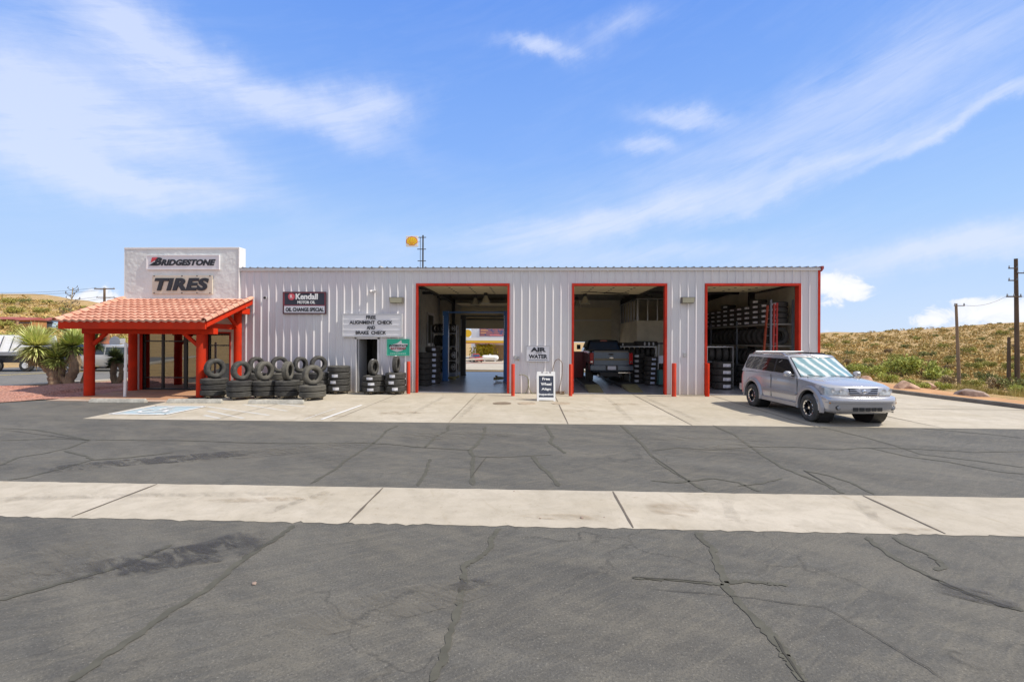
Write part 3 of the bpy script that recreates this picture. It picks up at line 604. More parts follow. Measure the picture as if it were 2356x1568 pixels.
# red jambs and headers of the three bays with their stored sectional doors
for k, (a, b) in enumerate(DOORS):
    f = MB(); t_ = .075
    f.box(a-.01, a+t_, -.045, .0, 0, DH); f.box(b-t_, b+.01, -.045, .0, 0, DH); f.box(a-.01, b+.01, -.047, .0, DH-.06, DH+.03)
    f.box(a+.001, a+.03, .0, .24, 0, DH-.06); f.box(b-.03, b-.001, .0, .30, 0, DH-.06); f.box(a+.03, b-.03, .0, .12, DH-.06, DH-.01)
    f.build('door_frame', M_redt, shop)
    tl = MB(); tl.box(a+.03, b-.03, -.01, .02, .004, .016); tl.build('threshold', M_dsteel, shop)
    # sectional door rolled up under the ceiling
    d = MB(); L = 4.1 if k < 2 else 3.0; y = .45; n_ = 7 if k < 2 else 5
    for i in range(n_):
        y0 = y+i*L/n_; y1 = y+(i+1)*L/n_-.015
        d.box(a+.02, b-.02, y0, y1, 4.34, 4.385)
        for q in (.12, .30, .46): d.box(a+.02, b-.02, y0+q, y0+q+.035, 4.322, 4.34)
    hg = MB()
    for i in range(n_):
        for fx in (.28, .52, .76): hg.box(a+(b-a)*fx-.04, a+(b-a)*fx+.04, y+i*L/n_-.05, y+i*L/n_+.05, 4.305, 4.32)
    d.build('overhead_door', M_tan, shop, extra=(hg, M_dsteel))
    pass
    tr = MB()
    for x in (a+.0, b-.0):
        tr.beam((x, .3, 4.28), (x, .3+L+.6, 4.30), .05, .08); tr.beam((x, .3+L+.5, 4.3), (x, .3+L+.5, 4.95), .04, .04); tr.beam((x, .32, 0.02), (x, .32, 4.2), .05, .05)
    tr.tube([(a-.1, .35, 4.55), (b+.1, .35, 4.55)], .06, 8); tr.beam((a, .3+L+.5, 4.42), (b, .3+L+.5, 4.42), .05, .1)
    tr.build('door_track', M_dsteel, shop)
# rear doors
for k, (a, b, h) in enumerate(BD):
    d = MB(); n_ = 3 if k == 0 else 4; hh = (4.22-h)/n_
    for i in range(n_): d.box(a-.03, b+.03, DEP-.06, DEP-.01, h+i*hh+.008, h+(i+1)*hh-.008)
    d.box(a-.03, b+.03, DEP-.012, DEP-.002, h+.01, 4.24)
    d.build('rear_door', M_tan, shop)
    d = MB(); d.box(a, b, DEP-.16, DEP-.07, 3.42 if k == 0 else 3.38, 3.50 if k == 0 else 3.44); d.build('door_strut', M_dsteel if k == 0 else M_white, shop)
    if k == 0:
        d = MB()
        for i in range(3): d.box(a+.02, b-.02, DEP-2.4+i*.7, DEP-1.75+i*.7, 4.3, 4.34)
        d.build('rear_door_track', M_tan, shop)
fw_ = MB(); fw_.box(-5.9, -5.84, 8.4, 8.55, 1.75, 3.7); fw_.box(-5.9, -5.84, 10.1, 10.25, 1.75, 3.7); fw_.box(-5.9, -5.84, 8.55, 10.1, 3.55, 3.7); fw_.box(-5.9, -5.84, 8.55, 10.1, 1.75, 1.9)
fo_ = fw_.build('inner_window', M_trimw, shop); fw_ = MB(); fw_.box(-5.9, -5.88, 8.55, 10.1, 1.9, 3.55); fw_.build('pane', M_glass, fo_)
# steel frames and purlins
for x in (-4.95, 1.1, 6.0, 10.78):
    st = MB()
    st.add([(x-.09, .12, 0), (x+.09, .12, 0), (x+.09, .4, 0), (x-.09, .4, 0), (x-.09, .12, 4.85), (x+.09, .12, 4.85), (x+.09, .85, 4.4), (x-.09, .85, 4.4)], [(0, 1, 2, 3), (4, 5, 6, 7), (0, 4, 5, 1), (1, 5, 6, 2), (2, 6, 7, 3), (3, 7, 4, 0)])
    st.beam((x, .3, 4.62), (x, 6.2, 4.85), .16, .38); st.beam((x, 6.2, 4.85), (x, DEP, 4.62), .16, .38); st.box(x-.08, x+.08, DEP-.4, DEP-.05, 0, 4.7); st.build('steel_frame', M_dsteel, shop)
st = MB(); st.box(10.6, 10.82, 4.6, 4.82, 0, 4.7); st.build('steel_column', M_dsteel, shop)
pl = MB()
for i in range(11):
    y = .9+i*1.1; z = 4.80+.2*(1-abs(y-6.2)/6.2)
    pl.box(-5.8, 10.8, y, y+.05, z-.12, z+.08)
pl.build('purlins', mat('grey_purlin', (.25, .24, .21), .7, var=.3), shop)
dt = MB(); dt.tube([(-5.5, 3.1, 4.45), (1.0, 3.1, 4.45)], .05, 8); dt.tube([(-5.5, 5.6, 4.5), (10.5, 5.6, 4.5)], .07, 8); dt.tube([(1.4, 2.2, 4.5), (2.4, 3.4, 4.35), (4.2, 3.7, 4.28), (5.2, 4.5, 4.4), (6.4, 6.4, 4.4)], .03, 6)
dt.build('ceiling_pipes', M_dsteel, shop)
# partition room at the back of bay two
pr = MB(); pr.box(5.9, 9.1, 7.4, 7.45, 0, 3.2); pr.box(5.85, 5.9, 7.4, DEP, 0, 3.2); pr.build('partition_wall', M_inner, shop)
ps = MB()
for i in range(7): x = 5.92+i*.52; ps.beam((x, 7.42, 3.2), (x, 7.42, 4.35), .04, .05)
for i in range(7): y = 7.42+i*.75; ps.beam((5.87, y, 3.2), (5.87, y, 4.35), .04, .05)
ps.beam((5.88, 7.42, 4.37), (9.1, 7.42, 4.37), .05, .05); ps.beam((5.87, 7.42, 4.37), (5.87, DEP, 4.37), .05, .05)
ps.build('partition_studs', M_steel, shop)
# people door under the letter board
pd = MB(); pd.box(-6.86, -6.80, -.05, .02, 0, 2.16); pd.box(-5.97, -5.9, -.05, .02, 0, 2.16); pd.box(-6.86, -5.9, -.05, .02, 2.1, 2.17)
pdo = pd.build('side_door_frame', M_trimw, shop)
dd = MB(); dd.box(-6.78, -6.72, .02, .9, .03, 2.08); dlo = dd.build('side_door', mat('grey_steel_door', (.36, .36, .37), .5), shop)
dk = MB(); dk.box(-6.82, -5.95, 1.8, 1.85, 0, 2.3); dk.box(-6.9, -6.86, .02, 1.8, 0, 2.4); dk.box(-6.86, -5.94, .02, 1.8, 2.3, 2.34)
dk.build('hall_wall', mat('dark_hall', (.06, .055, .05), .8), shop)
# ---------------------------------------------------------------- office front
ofw = MB(); H0 = 3.7
def wallpiece(a, b, z0, z1, y0=-.02, y1=.14): ofw.box(a, b, y0, y1, z0, z1)
GD = (-15.52, -12.95, .04, 2.62); WN = (-12.82, -11.93, .22, 2.30)
wallpiece(-16.02, GD[0], 0, H0); wallpiece(GD[1], WN[0], 0, H0); wallpiece(WN[1], XL, 0, H0); wallpiece(GD[0], GD[1], GD[3], H0); wallpiece(WN[0], WN[1], WN[3], H0); wallpiece(WN[0], WN[1], 0, WN[2])
ofw.build('office_wall', M_stucco2, shop)
# parapet with a thick rounded return on the right
pp = MB(); pp.box(-16.24, XL, -.06, .32, 3.45, 5.70)
pb = pp.build('parapet', M_stucco, shop, bevel=.012)
cap = MB(); cap.box(-16.25, XL+.01, -.085, .33, 5.645, 5.725); cap.box(-16.25, -16.225, -.075, .33, 3.6, 5.645); cap.box(XL-.045, XL+.012, -.085, .33, 3.6, 5.645)
cap.build('parapet_trim', mat('white_trim_stucco', (.80, .78, .76), .7, var=.05), shop, bevel=.01)
# rough uneven skim coat so raking sun catches it
sk = MB(); NX, NZ = 150, 66; vs = []; fs = []
from mathutils import noise as mnoise
for i in range(NX+1):
    for j in range(NZ+1):
        x = -16.22+(4.63)*i/NX; z = 3.62+2.02*j/NZ
        h = .014*mnoise.noise((x*3, z*3, 0))+.009*mnoise.noise((x*8, z*8, 2))+.006*mnoise.noise((x*19, z*19, 5))+.012*mnoise.noise((x*1.1, 3.3, z*.9))
        e_ = min(1, min(i, NX-i, j, NZ-j)/3); vs.append((x, -.066-h*e_*.55-.004, z))
for i in range(NX):
    for j in range(NZ): a = i*(NZ+1)+j; fs.append((a, a+NZ+1, a+NZ+2, a+1))
sk.add(vs, fs); sk.build('stucco_skim', M_stucco, shop, smooth=80, normals=False)
# glazed storefront
def glazing(nm, a, b, z0, z1, vx, hz_, parent, gy=.05, fr=.055):
    g = MB(); g.box(a+.02, b-.02, gy, gy+.01, z0+.02, z1-.02)
    M_g = MATS.get('shop_glass')
    if not M_g:
        M_g = bpy.data.materials.new('shop_glass'); M_g.use_nodes = True; n = M_g.node_tree.nodes; l = M_g.node_tree.links; MATS['shop_glass'] = M_g
        out = n['Material Output']; gl = n.new('ShaderNodeBsdfGlossy'); gl.inputs['Roughness'].default_value = .015; tr = n.new('ShaderNodeBsdfTransparent'); tr.inputs[0].default_value = (.55, .58, .56, 1)
        lw = n.new('ShaderNodeFresnel'); lw.inputs[0].default_value = 1.9; mm = n.new('ShaderNodeMath'); mm.operation = 'MULTIPLY_ADD'; mm.inputs[1].default_value = 1.6; mm.inputs[2].default_value = .16; l.new(lw.outputs[0], mm.inputs[0]); mm.use_clamp = True
        mx = n.new('ShaderNodeMixShader'); l.new(mm.outputs[0], mx.inputs[0]); l.new(tr.outputs[0], mx.inputs[1]); l.new(gl.outputs[0], mx.inputs[2]); l.new(mx.outputs[0], out.inputs[0])
    f = MB(); f.box(a, b, gy-.04, gy+.05, z1-fr, z1); f.box(a, b, gy-.04, gy+.05, z0, z0+fr); f.box(a, a+fr, gy-.04, gy+.05, z0+fr, z1-fr); f.box(b-fr, b, gy-.04, gy+.05, z0+fr, z1-fr)
    for x, w_ in vx: f.box(x-w_/2, x+w_/2, gy-.042, gy+.052, z0+fr, z1-fr)
    for z, w_ in hz_: f.box(a+fr, b-fr, gy-.038, gy+.048, z-w_/2, z+w_/2)
    fo = f.build(nm, M_alu, shop); g.build('glass', M_g, fo); return fo
glazing('glass_door', GD[0], GD[1], GD[2], GD[3], [(-14.72, .08), (-13.78, .13), (-13.2, .05)], [(1.98, .05), (.52, .04)], shop)
glazing('window', WN[0], WN[1], WN[2], WN[3], [], [(1.82, .05)], shop)
rt = MB()
for a, b, z0, z1 in (GD, WN):
    rt.box(a-.11, a, -.045, .02, 0 if a < -14 else z0-.05, z1+.05); rt.box(b, b+.04, -.045, .02, z0-.02, z1+.05)
    rt.box(a, b, -.043, .018, z1, z1+.05)
rt.build('window_surround', M_redt, shop)
# office interior seen through the glass
oi = MB(); oi.box(-16.0, -5.97, 5.0, 5.05, 0, 3.2); oi.box(-16.0, -5.97, .2, 5.0, 3.2, 3.25); oi.box(-16.0, -7.0, .15, 5.0, .0, .04); oi.build('office_interior', mat('office_cream', (.34, .31, .24), .8, var=.25, vs=1), shop)
ct = MB(); ct.box(-13.9, -11.9, 2.4, 3.0, .04, 1.05); ct.build('service_counter', mat('wood_counter', (.25, .14, .07), .5), shop)
# tiled porch: part with its own pieces
AW = dict(x0=-16.42, x1=-11.50, yb=-.06, yf=-2.72, zb=3.66, zf=2.66)
ax0, az0 = W(130, 740, -2.72); ax1, _ = W(474, 748, -2.72)
AW['x0'] = ax0+.02; AW['x1'] = ax1
def roofpt(x, t, h=0):   # t 0 at wall, 1 at eave
    y = AW['yb']+(AW['yf']-AW['yb'])*t; z = AW['zb']+(AW['zf']-AW['zb'])*t; return (x, y-.3*h, z+.94*h)
deck = MB(); deck.add([roofpt(AW['x0']+.03, 0, -.06), roofpt(AW['x1']-.03, 0, -.06), roofpt(AW['x1']-.03, .99, -.06), roofpt(AW['x0']+.03, .99, -.06), roofpt(AW['x0']+.03, 0, -.01), roofpt(AW['x1']-.03, 0, -.01), roofpt(AW['x1']-.03, .99, -.01), roofpt(AW['x0']+.03, .99, -.01)],
    [(0, 1, 2, 3), (4, 7, 6, 5), (0, 4, 5, 1), (1, 5, 6, 2), (2, 6, 7, 3), (3, 7, 4, 0)])
porch = deck.build('porch_roof', M_red, shop)
tm = MB(); rows = 9; per = .262; nx = int((AW['x1']-AW['x0'])/per*10)
for r_ in range(rows):
    t0 = r_/rows; t1 = (r_+1)/rows+.012; vs = []; off_ = random.uniform(-.008, .008)
    for i in range(nx+1):
        x = AW['x0']+(AW['x1']-AW['x0'])*i/nx; ph = (x+off_)/per*2*math.pi; h = .024*(math.sin(ph)+.15*math.sin(2*ph))+.02
        jit = .004*math.sin(math.floor((x+off_)/per)*12.9+r_*7.1)
        vs += [roofpt(x, t0, h*.6), roofpt(x, t1, h+.055+jit), roofpt(x, t1+.001, h-.02)]
    tm.add(vs, [(3*i, 3*i+3, 3*i+4, 3*i+1) for i in range(nx)]+[(3*i+1, 3*i+4, 3*i+5, 3*i+2) for i in range(nx)])
for side, xx in ((1, AW['x1']), (0, AW['x0'])):
    for r_ in range(rows):
        t0 = r_/rows-.005; t1 = (r_+1)/rows+.016; rr0, rr1 = .085, .105; R0 = []; R1 = []
        for k in range(11):
            a = math.pi*k/10*1.05-.1; R0.append(roofpt(xx-.03+math.cos(a)*rr0, t0, .035+math.sin(a)*rr0)); R1.append(roofpt(xx-.03+math.cos(a)*rr1, t1, .045+math.sin(a)*rr1))
        tm.loft([R0, R1, [((p[0]-xx+.03)*.8+xx-.03, p[1], p[2]-.012) for p in R1]], cap=False, closed=False)
tm.build('roof_tiles', M_tile, porch, smooth=50, normals=False)
fa = MB(); fa.box(AW['x0']+.05, AW['x1']-.02, AW['yf']-.02, AW['yf']+.05, AW['zf']-.26, AW['zf']-.01)
fa.build('fascia', M_red, porch, bevel=.006)
for xx in (AW['x1']-.035, AW['x0']+.06):
    m_ = MB(); m_.add([(xx-.03, AW['yf']+.05, AW['zf']-.19), (xx+.03, AW['yf']+.05, AW['zf']-.19), (xx+.03, AW['yf']+.05, AW['zf']+.01), (xx-.03, AW['yf']+.05, AW['zf']+.01), (xx-.03, AW['yb'], AW['zb']-.2), (xx+.03, AW['yb'], AW['zb']-.2), (xx+.03, AW['yb'], AW['zb']), (xx-.03, AW['yb'], AW['zb'])],
        [(0, 1, 2, 3), (7, 6, 5, 4), (0, 4, 5, 1), (1, 5, 6, 2), (2, 6, 7, 3), (3, 7, 4, 0)]); m_.build('rake_board', M_red, porch)
PX0 = -15.72; PX1 = -11.68; PY = -2.05
pf0 = G(193, 913); pf1 = G(472, 912); PX0 = pf0[0]-.02; PX1 = pf1[0]-.0
bm_ = MB(); bm_.box(AW['x0']+.32, AW['x1']-.12, PY-.12, PY+.12, 2.24, 2.45)
bm_.box(PX0-.1, PX0+.1, PY-.3, -.03, 2.45, 2.64); bm_.box(PX1-.1, PX1+.1, PY-.42, -.03, 2.45, 2.64)
bm_.box(AW['x1']-.25, AW['x1']-.08, -.6, -.1, 3.05, 3.28)
bm_.build('porch_beam', M_red, porch, bevel=.01)
def post(x, y, r, z1, z0=.02):
    m_ = MB(); prof = [(r*1.03, z0), (r, z0+.1), (r*.98, z1)]
    rings = []
    for rad, z in prof: rings.append([(x+rad*math.cos(2*math.pi*k/16+.2)*(1+.015*math.sin(3*k)), y+rad*math.sin(2*math.pi*k/16+.2), z) for k in range(16)])
    m_.loft(rings); return m_.build('post', M_red, porch, smooth=50)
post(PX0, PY, .158, 2.24); post(PX1, PY, .150, 2.24); post(-15.72, -.25, .15, 2.45); 
bx, _ = W(547, 800, -.25); post(bx, -.25, .14, 3.1)
for p_, q_ in (((PX0+.14, PY, 1.86), (PX0+.62, PY, 2.26)), ((PX1-.14, PY, 1.86), (PX1-.62, PY, 2.26)), ((bx, -.32, 2.55), (bx, -1.0, 3.1))):
    br = MB(); br.beam(p_, q_, .09, .11); br.build('brace', M_red, porch)
# ---------------------------------------------------------------- things fixed to the front
def lampbox(px0, px1, py0, py1, lab):
    x0, z1 = W(px0, py0, -.15); x1, z0 = W(px1, py1, -.15); t = thing('wall_light', lab, 'wall light', ((x0+x1)/2, -.03, (z0+z1)/2), group='wall packs on the shop front')
    hw, hh = (x1-x0)/2, (z1-z0)/2; m_ = MB()
    m_.add([(-hw, 0, hh), (hw, 0, hh), (hw, 0, -hh), (-hw, 0, -hh), (-hw, -.24, hh*.85), (hw, -.24, hh*.85), (hw*.92, -.17, -hh), (-hw*.92, -.17, -hh)], [(0, 1, 5, 4), (3, 7, 6, 2), (0, 4, 7, 3), (1, 2, 6, 5), (0, 3, 2, 1)])
    m_.build('housing', mat('bronze_housing', (.13, .12, .10), .5), t); m_ = MB()
    m_.add([(-hw*.97, -.232, hh*.74), (hw*.97, -.232, hh*.74), (hw*.88, -.172, -hh*.92), (-hw*.88, -.172, -hh*.92)], [(0, 1, 2, 3)]); m_.build('lens', mat('yellowed_lens', (.46, .45, .34), .3), t)
lampbox(897, 927, 683, 697, 'box wall light with a yellowed lens, left of the first bay beside the letter board')
lampbox(1568, 1597, 683, 697, 'box wall light with a yellowed lens, between the second and third bays')
cam_ = thing('security_camera', 'small dome camera on a bracket high on the wall near the awning', 'camera', (W(612, 684, -.03)[0], -.035, W(612, 684)[1]))
m_ = MB(); m_.box(-.03, .03, -.02, 0, -.06, .04); m_.build('bracket', M_white, cam_); m_ = MB(); m_.tube([(0, -.02, 0), (.03, -.12, -.02), (.06, -.2, -.04)], [.02, .045, .045], 10); m_.build('lens_body', M_black, cam_, smooth=40)
cx_, cz_ = W(860, 669); cam_ = thing('floodlight', 'tiny twin floodlight under the eave above the letter board', 'floodlight', (cx_, -.035, cz_))
m_ = MB(); m_.box(-.08, .08, -.05, 0, -.03, .05); m_.build('base', M_white, cam_)
for s in (-1, 1): m_ = MB(); m_.tube([(s*.06, -.05, 0), (s*.1, -.16, -.05)], [.03, .055], 10); m_.build('lamp_head', M_trimw, cam_)
def board(name, px0, py0, px1, py1, lab, depth, m_, frame=None, y=-.036, cat='sign', fw=.03):
    x0, z1 = W(px0, py0, y-depth); x1, z0 = W(px1, py1, y-depth)
    t = thing(name, lab, cat, ((x0+x1)/2, y, (z0+z1)/2)); hw, hh = (x1-x0)/2, (z1-z0)/2
    q = MB(); q.box(-hw, hw, -depth, 0, -hh, hh); q.build('panel', m_, t, bevel=.004)
    if frame:
        q = MB(); q.box(-hw-.002, hw+.002, -depth-.015, -depth+.002, hh-fw, hh+.002); q.box(-hw-.002, hw+.002, -depth-.015, -depth+.002, -hh-.002, -hh+fw); q.box(-hw-.002, -hw+fw, -depth-.015, -depth+.002, -hh+fw, hh-fw); q.box(hw-fw, hw+.002, -depth-.015, -depth+.002, -hh+fw, hh-fw); q.build('frame', frame, t)
    return t, hw, hh, -depth
M_signw = mat('sign_face_white', (.74, .74, .78), .45, var=.06, vs=2); M_signc = mat('sign_face_cream', (.66, .60, .50), .5, var=.12, vs=3)
t, hw, hh, fy = board('tire_brand_sign', 337, 587, 505, 620, 'long white sign with slanted lettering and red wedge, upper one on the stucco parapet', .045, M_signw, mat('white_sign_frame', (.78, .77, .78), .5), y=-.075)
text('RIDGESTONE', 'lettering', -hw*.60, hw*.90, -hh*.45, hh*.42, fy-.004, M_letter, t, bold=.055, shear=.3, space=1.04)
text('B', 'lettering', -hw*.80, -hw*.57, -hh*.45, hh*.68, fy-.004, M_letter, t, bold=.06, shear=.3)
q = MB()   # larger slanted B mark: black wedge with a red corner
B0 = -hw*.86; q.prism([(B0-.10, -hh*.45), (B0+.10, hh*.02), (B0+.19, hh*.02), (B0+.10, -hh*.45)], lambda u, v, t_: (u, t_, v), fy-.016, fy-.002); q.build('letter_mark', M_letter, t)
q = MB(); q.prism([(B0-.02, hh*.0), (B0+.03, hh*.68), (B0+.27, hh*.68), (B0+.17, hh*.36)], lambda u, v, t_: (u, t_, v), fy-.018, fy-.002); q.build('red_wedge', mat('sign_red', (.62, .05, .07), .4), t)
t, hw, hh, fy = board('tires_sign', 350, 633, 488, 676, 'cream sign with heavy slanted black lettering, lower sign on the stucco parapet', .055, M_signc, y=-.075)
text('TIRES', 'lettering', -hw*.90, hw*.90, -hh*.66, hh*.70, fy-.004, M_letter, t, bold=.05, shear=.22, depth=.03, space=1.08)
for x in (-.0, .93, -.93, .5):
    for z in (.93, -.9): q = MB(); q.lathe([(0, fy-.02), (.022, fy-.015), (.022, fy)], 8, 'y', (x*hw, 0, z*hh)); q.build('bolt', M_black, t)
t, hw, hh, fy = board('motor_oil_sign', 651, 671, 750, 722, 'black and white oil sign in a dark frame, left of the letter board', .045, mat('sign_black', (.028, .03, .05), .4), mat('maroon_frame', (.10, .03, .04), .4), fw=.035)
q = MB(); q.box(-hw*.94, hw*.94, fy-.006, fy-.001, -hh*.90, -hh*.28); q.build('message_strip', M_signw, t)
q = MB(); q.box(-hw*.95, hw*.95, fy-.01, fy-.001, -hh*.25, -hh*.21); q.box(-hw*.95, hw*.95, fy-.01, fy-.001, hh*.90, hh*.93); q.box(-hw*.955, -hw*.94, fy-.01, fy-.001, -hh*.21, hh*.9); q.box(hw*.94, hw*.955, fy-.01, fy-.001, -hh*.21, hh*.9); q.build('red_border', mat('border_red', (.5, .06, .09), .4), t)
q = MB(); q.lathe([(0, fy-.01), (.135, fy-.01), (.14, fy-.001)], 24, 'y', (-hw*.60, 0, hh*.56)); q.build('emblem', mat('emblem_red', (.66, .10, .13), .4), t)
text('R', 'emblem_letter', -hw*.66, -hw*.55, hh*.42, hh*.72, fy-.014, M_wletter, t, bold=.01, depth=.006)
text('Kendall', 'lettering', -hw*.40, hw*.62, hh*.30, hh*.84, fy-.004, M_wletter, t, bold=.035); text('MOTOR OIL', 'lettering', -hw*.32, hw*.50, -hh*.08, hh*.18, fy-.004, M_wletter, t, bold=.03)
text('OIL CHANGE SPECIAL', 'lettering', -hw*.86, hw*.90, -hh*.78, -hh*.42, fy-.009, M_letter, t, bold=.03)
t, hw, hh, fy = board('letter_board', 788, 721, 925, 775, 'wide pale changeable letter board hanging over the dark side door', .06, mat('letterboard_white', (.76, .75, .76), .4), mat('silver_frame', (.62, .62, .62), .4), fw=.025)
q = MB()
for i in range(5): z = hh*.9-i*hh*.44; q.box(-hw*.97, hw*.97, fy-.012, fy-.001, z-.012, z+.006)
q.build('letter_rails', mat('rail_grey', (.62, .63, .68), .4), t)
for i, (s_, wf) in enumerate((('FREE', .18), ('ALIGNMENT  CHECK', .74), ('AND', .16), ('BRAKE  CHECK', .53))):
    text(s_, 'lettering', -wf*hw-.02*hw, wf*hw-.06*hw, hh*.53-i*hh*.44, hh*.83-i*hh*.44, fy-.013, M_letter, t, bold=.03, depth=.006)
t, hw, hh, fy = board('battery_sign', 890, 779, 943, 818, 'small green battery sign with a pale oval emblem, beside the side door', .025, mat('battery_green', (.02, .42, .27), .4), mat('pale_green_edge', (.35, .62, .5), .5), fw=.012)
q = MB(); q.prism([(-hw*.80, -hh*.1), (-hw*.55, hh*.32), (-.02, hh*.52), (hw*.25, hh*.86), (hw*.30, hh*.48), (hw*.84, hh*.40), (hw*.62, -hh*.1), (hw*.3, -hh*.42), (-hw*.1, -hh*.55), (-hw*.5, -hh*.38)], lambda u, v, t_: (u, t_, v), fy-.006, fy-.001); q.build('emblem', mat('emblem_pale', (.60, .58, .58), .4), t)
text('INTERSTATE', 'lettering', -hw*.80, hw*.82, hh*.06, hh*.32, fy-.008, M_letter, t, bold=.04, shear=.15, depth=.005); text('BATTERIES', 'lettering', -hw*.66, hw*.66, -hh*.28, -hh*.03, fy-.008, mat('sign_dark_red', (.25, .03, .04), .4), t, bold=.04, shear=.15, depth=.005)
q = MB()
for i in range(9): q.box(-hw*.7+i*hw*.155, -hw*.7+i*hw*.155+hw*.11, fy-.004, fy-.001, -hh*.78, -hh*.7)
q.build('small_print', mat('pale_print', (.55, .8, .68), .5), t)
t, hw, hh, fy = board('air_water_sign', 1211, 795, 1265, 831, 'white sign with stacked black words, on the ribbed wall above the sandwich board', .03, M_signw, mat('grey_sign_edge', (.42, .42, .43), .5), fw=.012)
text('AIR', 'lettering', -hw*.64, hw*.68, hh*.22, hh*.80, fy-.003, M_letter, t, bold=.055, depth=.006); text('WATER', 'lettering', -hw*.80, hw*.80, -hh*.64, -hh*.10, fy-.003, M_letter, t, bold=.045, depth=.006)
q = MB()
for i in range(6): q.box(-hw*.2+i*hw*.09, -hw*.2+i*hw*.09+hw*.06, fy-.004, fy-.001, hh*.02, hh*.1)
for i in range(16): q.box(-hw*.78+i*hw*.1, -hw*.78+i*hw*.1+hw*.07, fy-.004, fy-.001, -hh*.86, -hh*.78)
q.build('small_print', M_letter, t)
# bollards
for i, (px, py, lab) in enumerate([(939, 906, 'red pipe bollard at the left jamb of the first bay, beside the black tire stack'), (1180, 911, 'red pipe bollard at the right jamb of the first bay'), (1313, 911, 'red pipe bollard at the left jamb of the second bay, right of the hose'),
                               (1551.5, 912, 'red pipe bollard right of the second bay, on the wall panel'), (1628, 912, 'bright red square-topped bollard at the left jamb of the third bay')]):
    x, y = G(px, py); y = min(y, -.3); x = W(px, py, y)[0]; m_ = MB(); h_ = 1.24 if i in (0, 3, 4) else 1.19; r_ = .068 if i not in (3, 4) else .082
    m_.lathe([(r_*1.02, 0), (r_, .03), (r_, h_-.02), (r_*.9, h_), (0, h_+.005)], 20, c=(0, 0, 0)); o = m_.build('bollard', M_bol if i != 4 else M_red, smooth=40); o.location = (x, y+.05, .004)
    tag(o, lab, 'bollard', 'red bollards along the shop front')
# wheel stops
for i, (a, b, y, lab) in enumerate([(203, 337, 926, 'leftmost concrete wheel stop, in front of the porch'), (382, 512, 927, 'middle concrete wheel stop, right of the porch slab'), (570, 700, 929, 'rightmost concrete wheel stop, in front of the tire stacks')]):
    x0, y0 = G(a, y); x1, y1 = G(b, y); m_ = MB(); L = x1-x0; rings = []
    for f_, s in ((0, .55), (.02, 1), (.98, 1), (1, .55)): rings.append([(L*f_, 0, 0), (L*f_, .015, .05), (L*f_, .05, .05+.08*s), (L*f_, .11, .05+.08*s), (L*f_, .15, .05), (L*f_, .16, 0)])
    m_.loft(rings); o = m_.build('wheel_stop', mat('weathered_wheel_stop', (.50, .48, .42), .9, var=.3, vs=6, bump=.5, bs=20), bevel=.006); o.location = (x0, y0, .004); o.rotation_euler.z = math.atan2(y1-y0, L)*.3
    tag(o, lab, 'wheel stop', 'concrete wheel stops at the parking bays')
# white sign pole in front of the porch
x, y = G(287, 914); m_ = MB(); m_.tube([(0, 0, 0), (.03, 0, 1.2), (.035, 0, 1.93)], .045, 10); m_.tube([(.02, 0, .95), (.022, 0, 1.05)], .055, 10)
o = m_.build('white_pole', M_white, smooth=40); o.location = (x, y, 0); tag(o, 'slim white plastic pole standing in front of the porch, by the leftmost wheel stop', 'pole')
# sandwich board
x0, y0 = G(1235, 922.5); x1, y1 = G(1279, 923.5)
sb = thing('sandwich_board', 'white A-frame sidewalk sign with a dark panel, on the apron in front of the hoses', 'sandwich board', ((x0+x1)/2, y0+.05, .004)); hw = (x1-x0)/2-.01; HB = .98
def lean(x, z, off_, sg=1): return (x, (off_+ .26*z/HB) if sg > 0 else (.60-off_-.26*z/HB), z)
for sg in (1, -1):
    m_ = MB(); o0, o1 = -.015, .02
    for (a, b, c, d) in ((-hw, -hw+.06, 0, HB), (hw-.06, hw, 0, HB), (-hw+.06, hw-.06, .86*HB, .94*HB), (-hw+.06, hw-.06, .03, .12), (-hw+.06, -hw+.14, .94*HB, HB), (hw-.14, hw-.06, .94*HB, HB), (-.1, -.06, .94*HB, HB), (.06, .1, .94*HB, HB), (-.06, .06, .98*HB, HB)):
        m_.add([lean(a, c, o0, sg), lean(b, c, o0, sg), lean(b, c, o1, sg), lean(a, c, o1, sg), lean(a, d, o0, sg), lean(b, d, o0, sg), lean(b, d, o1, sg), lean(a, d, o1, sg)], [(0, 3, 2, 1), (4, 5, 6, 7), (0, 1, 5, 4), (1, 2, 6, 5), (2, 3, 7, 6), (3, 0, 4, 7)])
    m_.build('frame', M_white, sb)
    m_ = MB(); m_.add([lean(-hw+.06, .12, .0, sg), lean(hw-.06, .12, .0, sg), lean(hw-.06, .86*HB, .0, sg), lean(-hw+.06, .86*HB, .0, sg), lean(-hw+.06, .12, .012, sg), lean(hw-.06, .12, .012, sg), lean(hw-.06, .86*HB, .012, sg), lean(-hw+.06, .86*HB, .012, sg)], [(0, 1, 2, 3), (7, 6, 5, 4), (0, 4, 5, 1), (1, 5, 6, 2), (2, 6, 7, 3), (3, 7, 4, 0)])
    m_.build('panel', mat('chalk_panel', (.045, .055, .085), .6, var=.1), sb)
for s_, z, wf in (('Free', .745, .42), ('Wheel', .565, .58), ('Align', .385, .52), ('Inspection', .205, .80)):
    o = text(s_, 'lettering', -wf*hw, wf*hw, z*HB-.035, z*HB+.06, 0, M_wletter, sb, bold=.03, depth=.004)
    for v in o.data.vertices: v.co.y += -.006+.26*v.co.z/HB
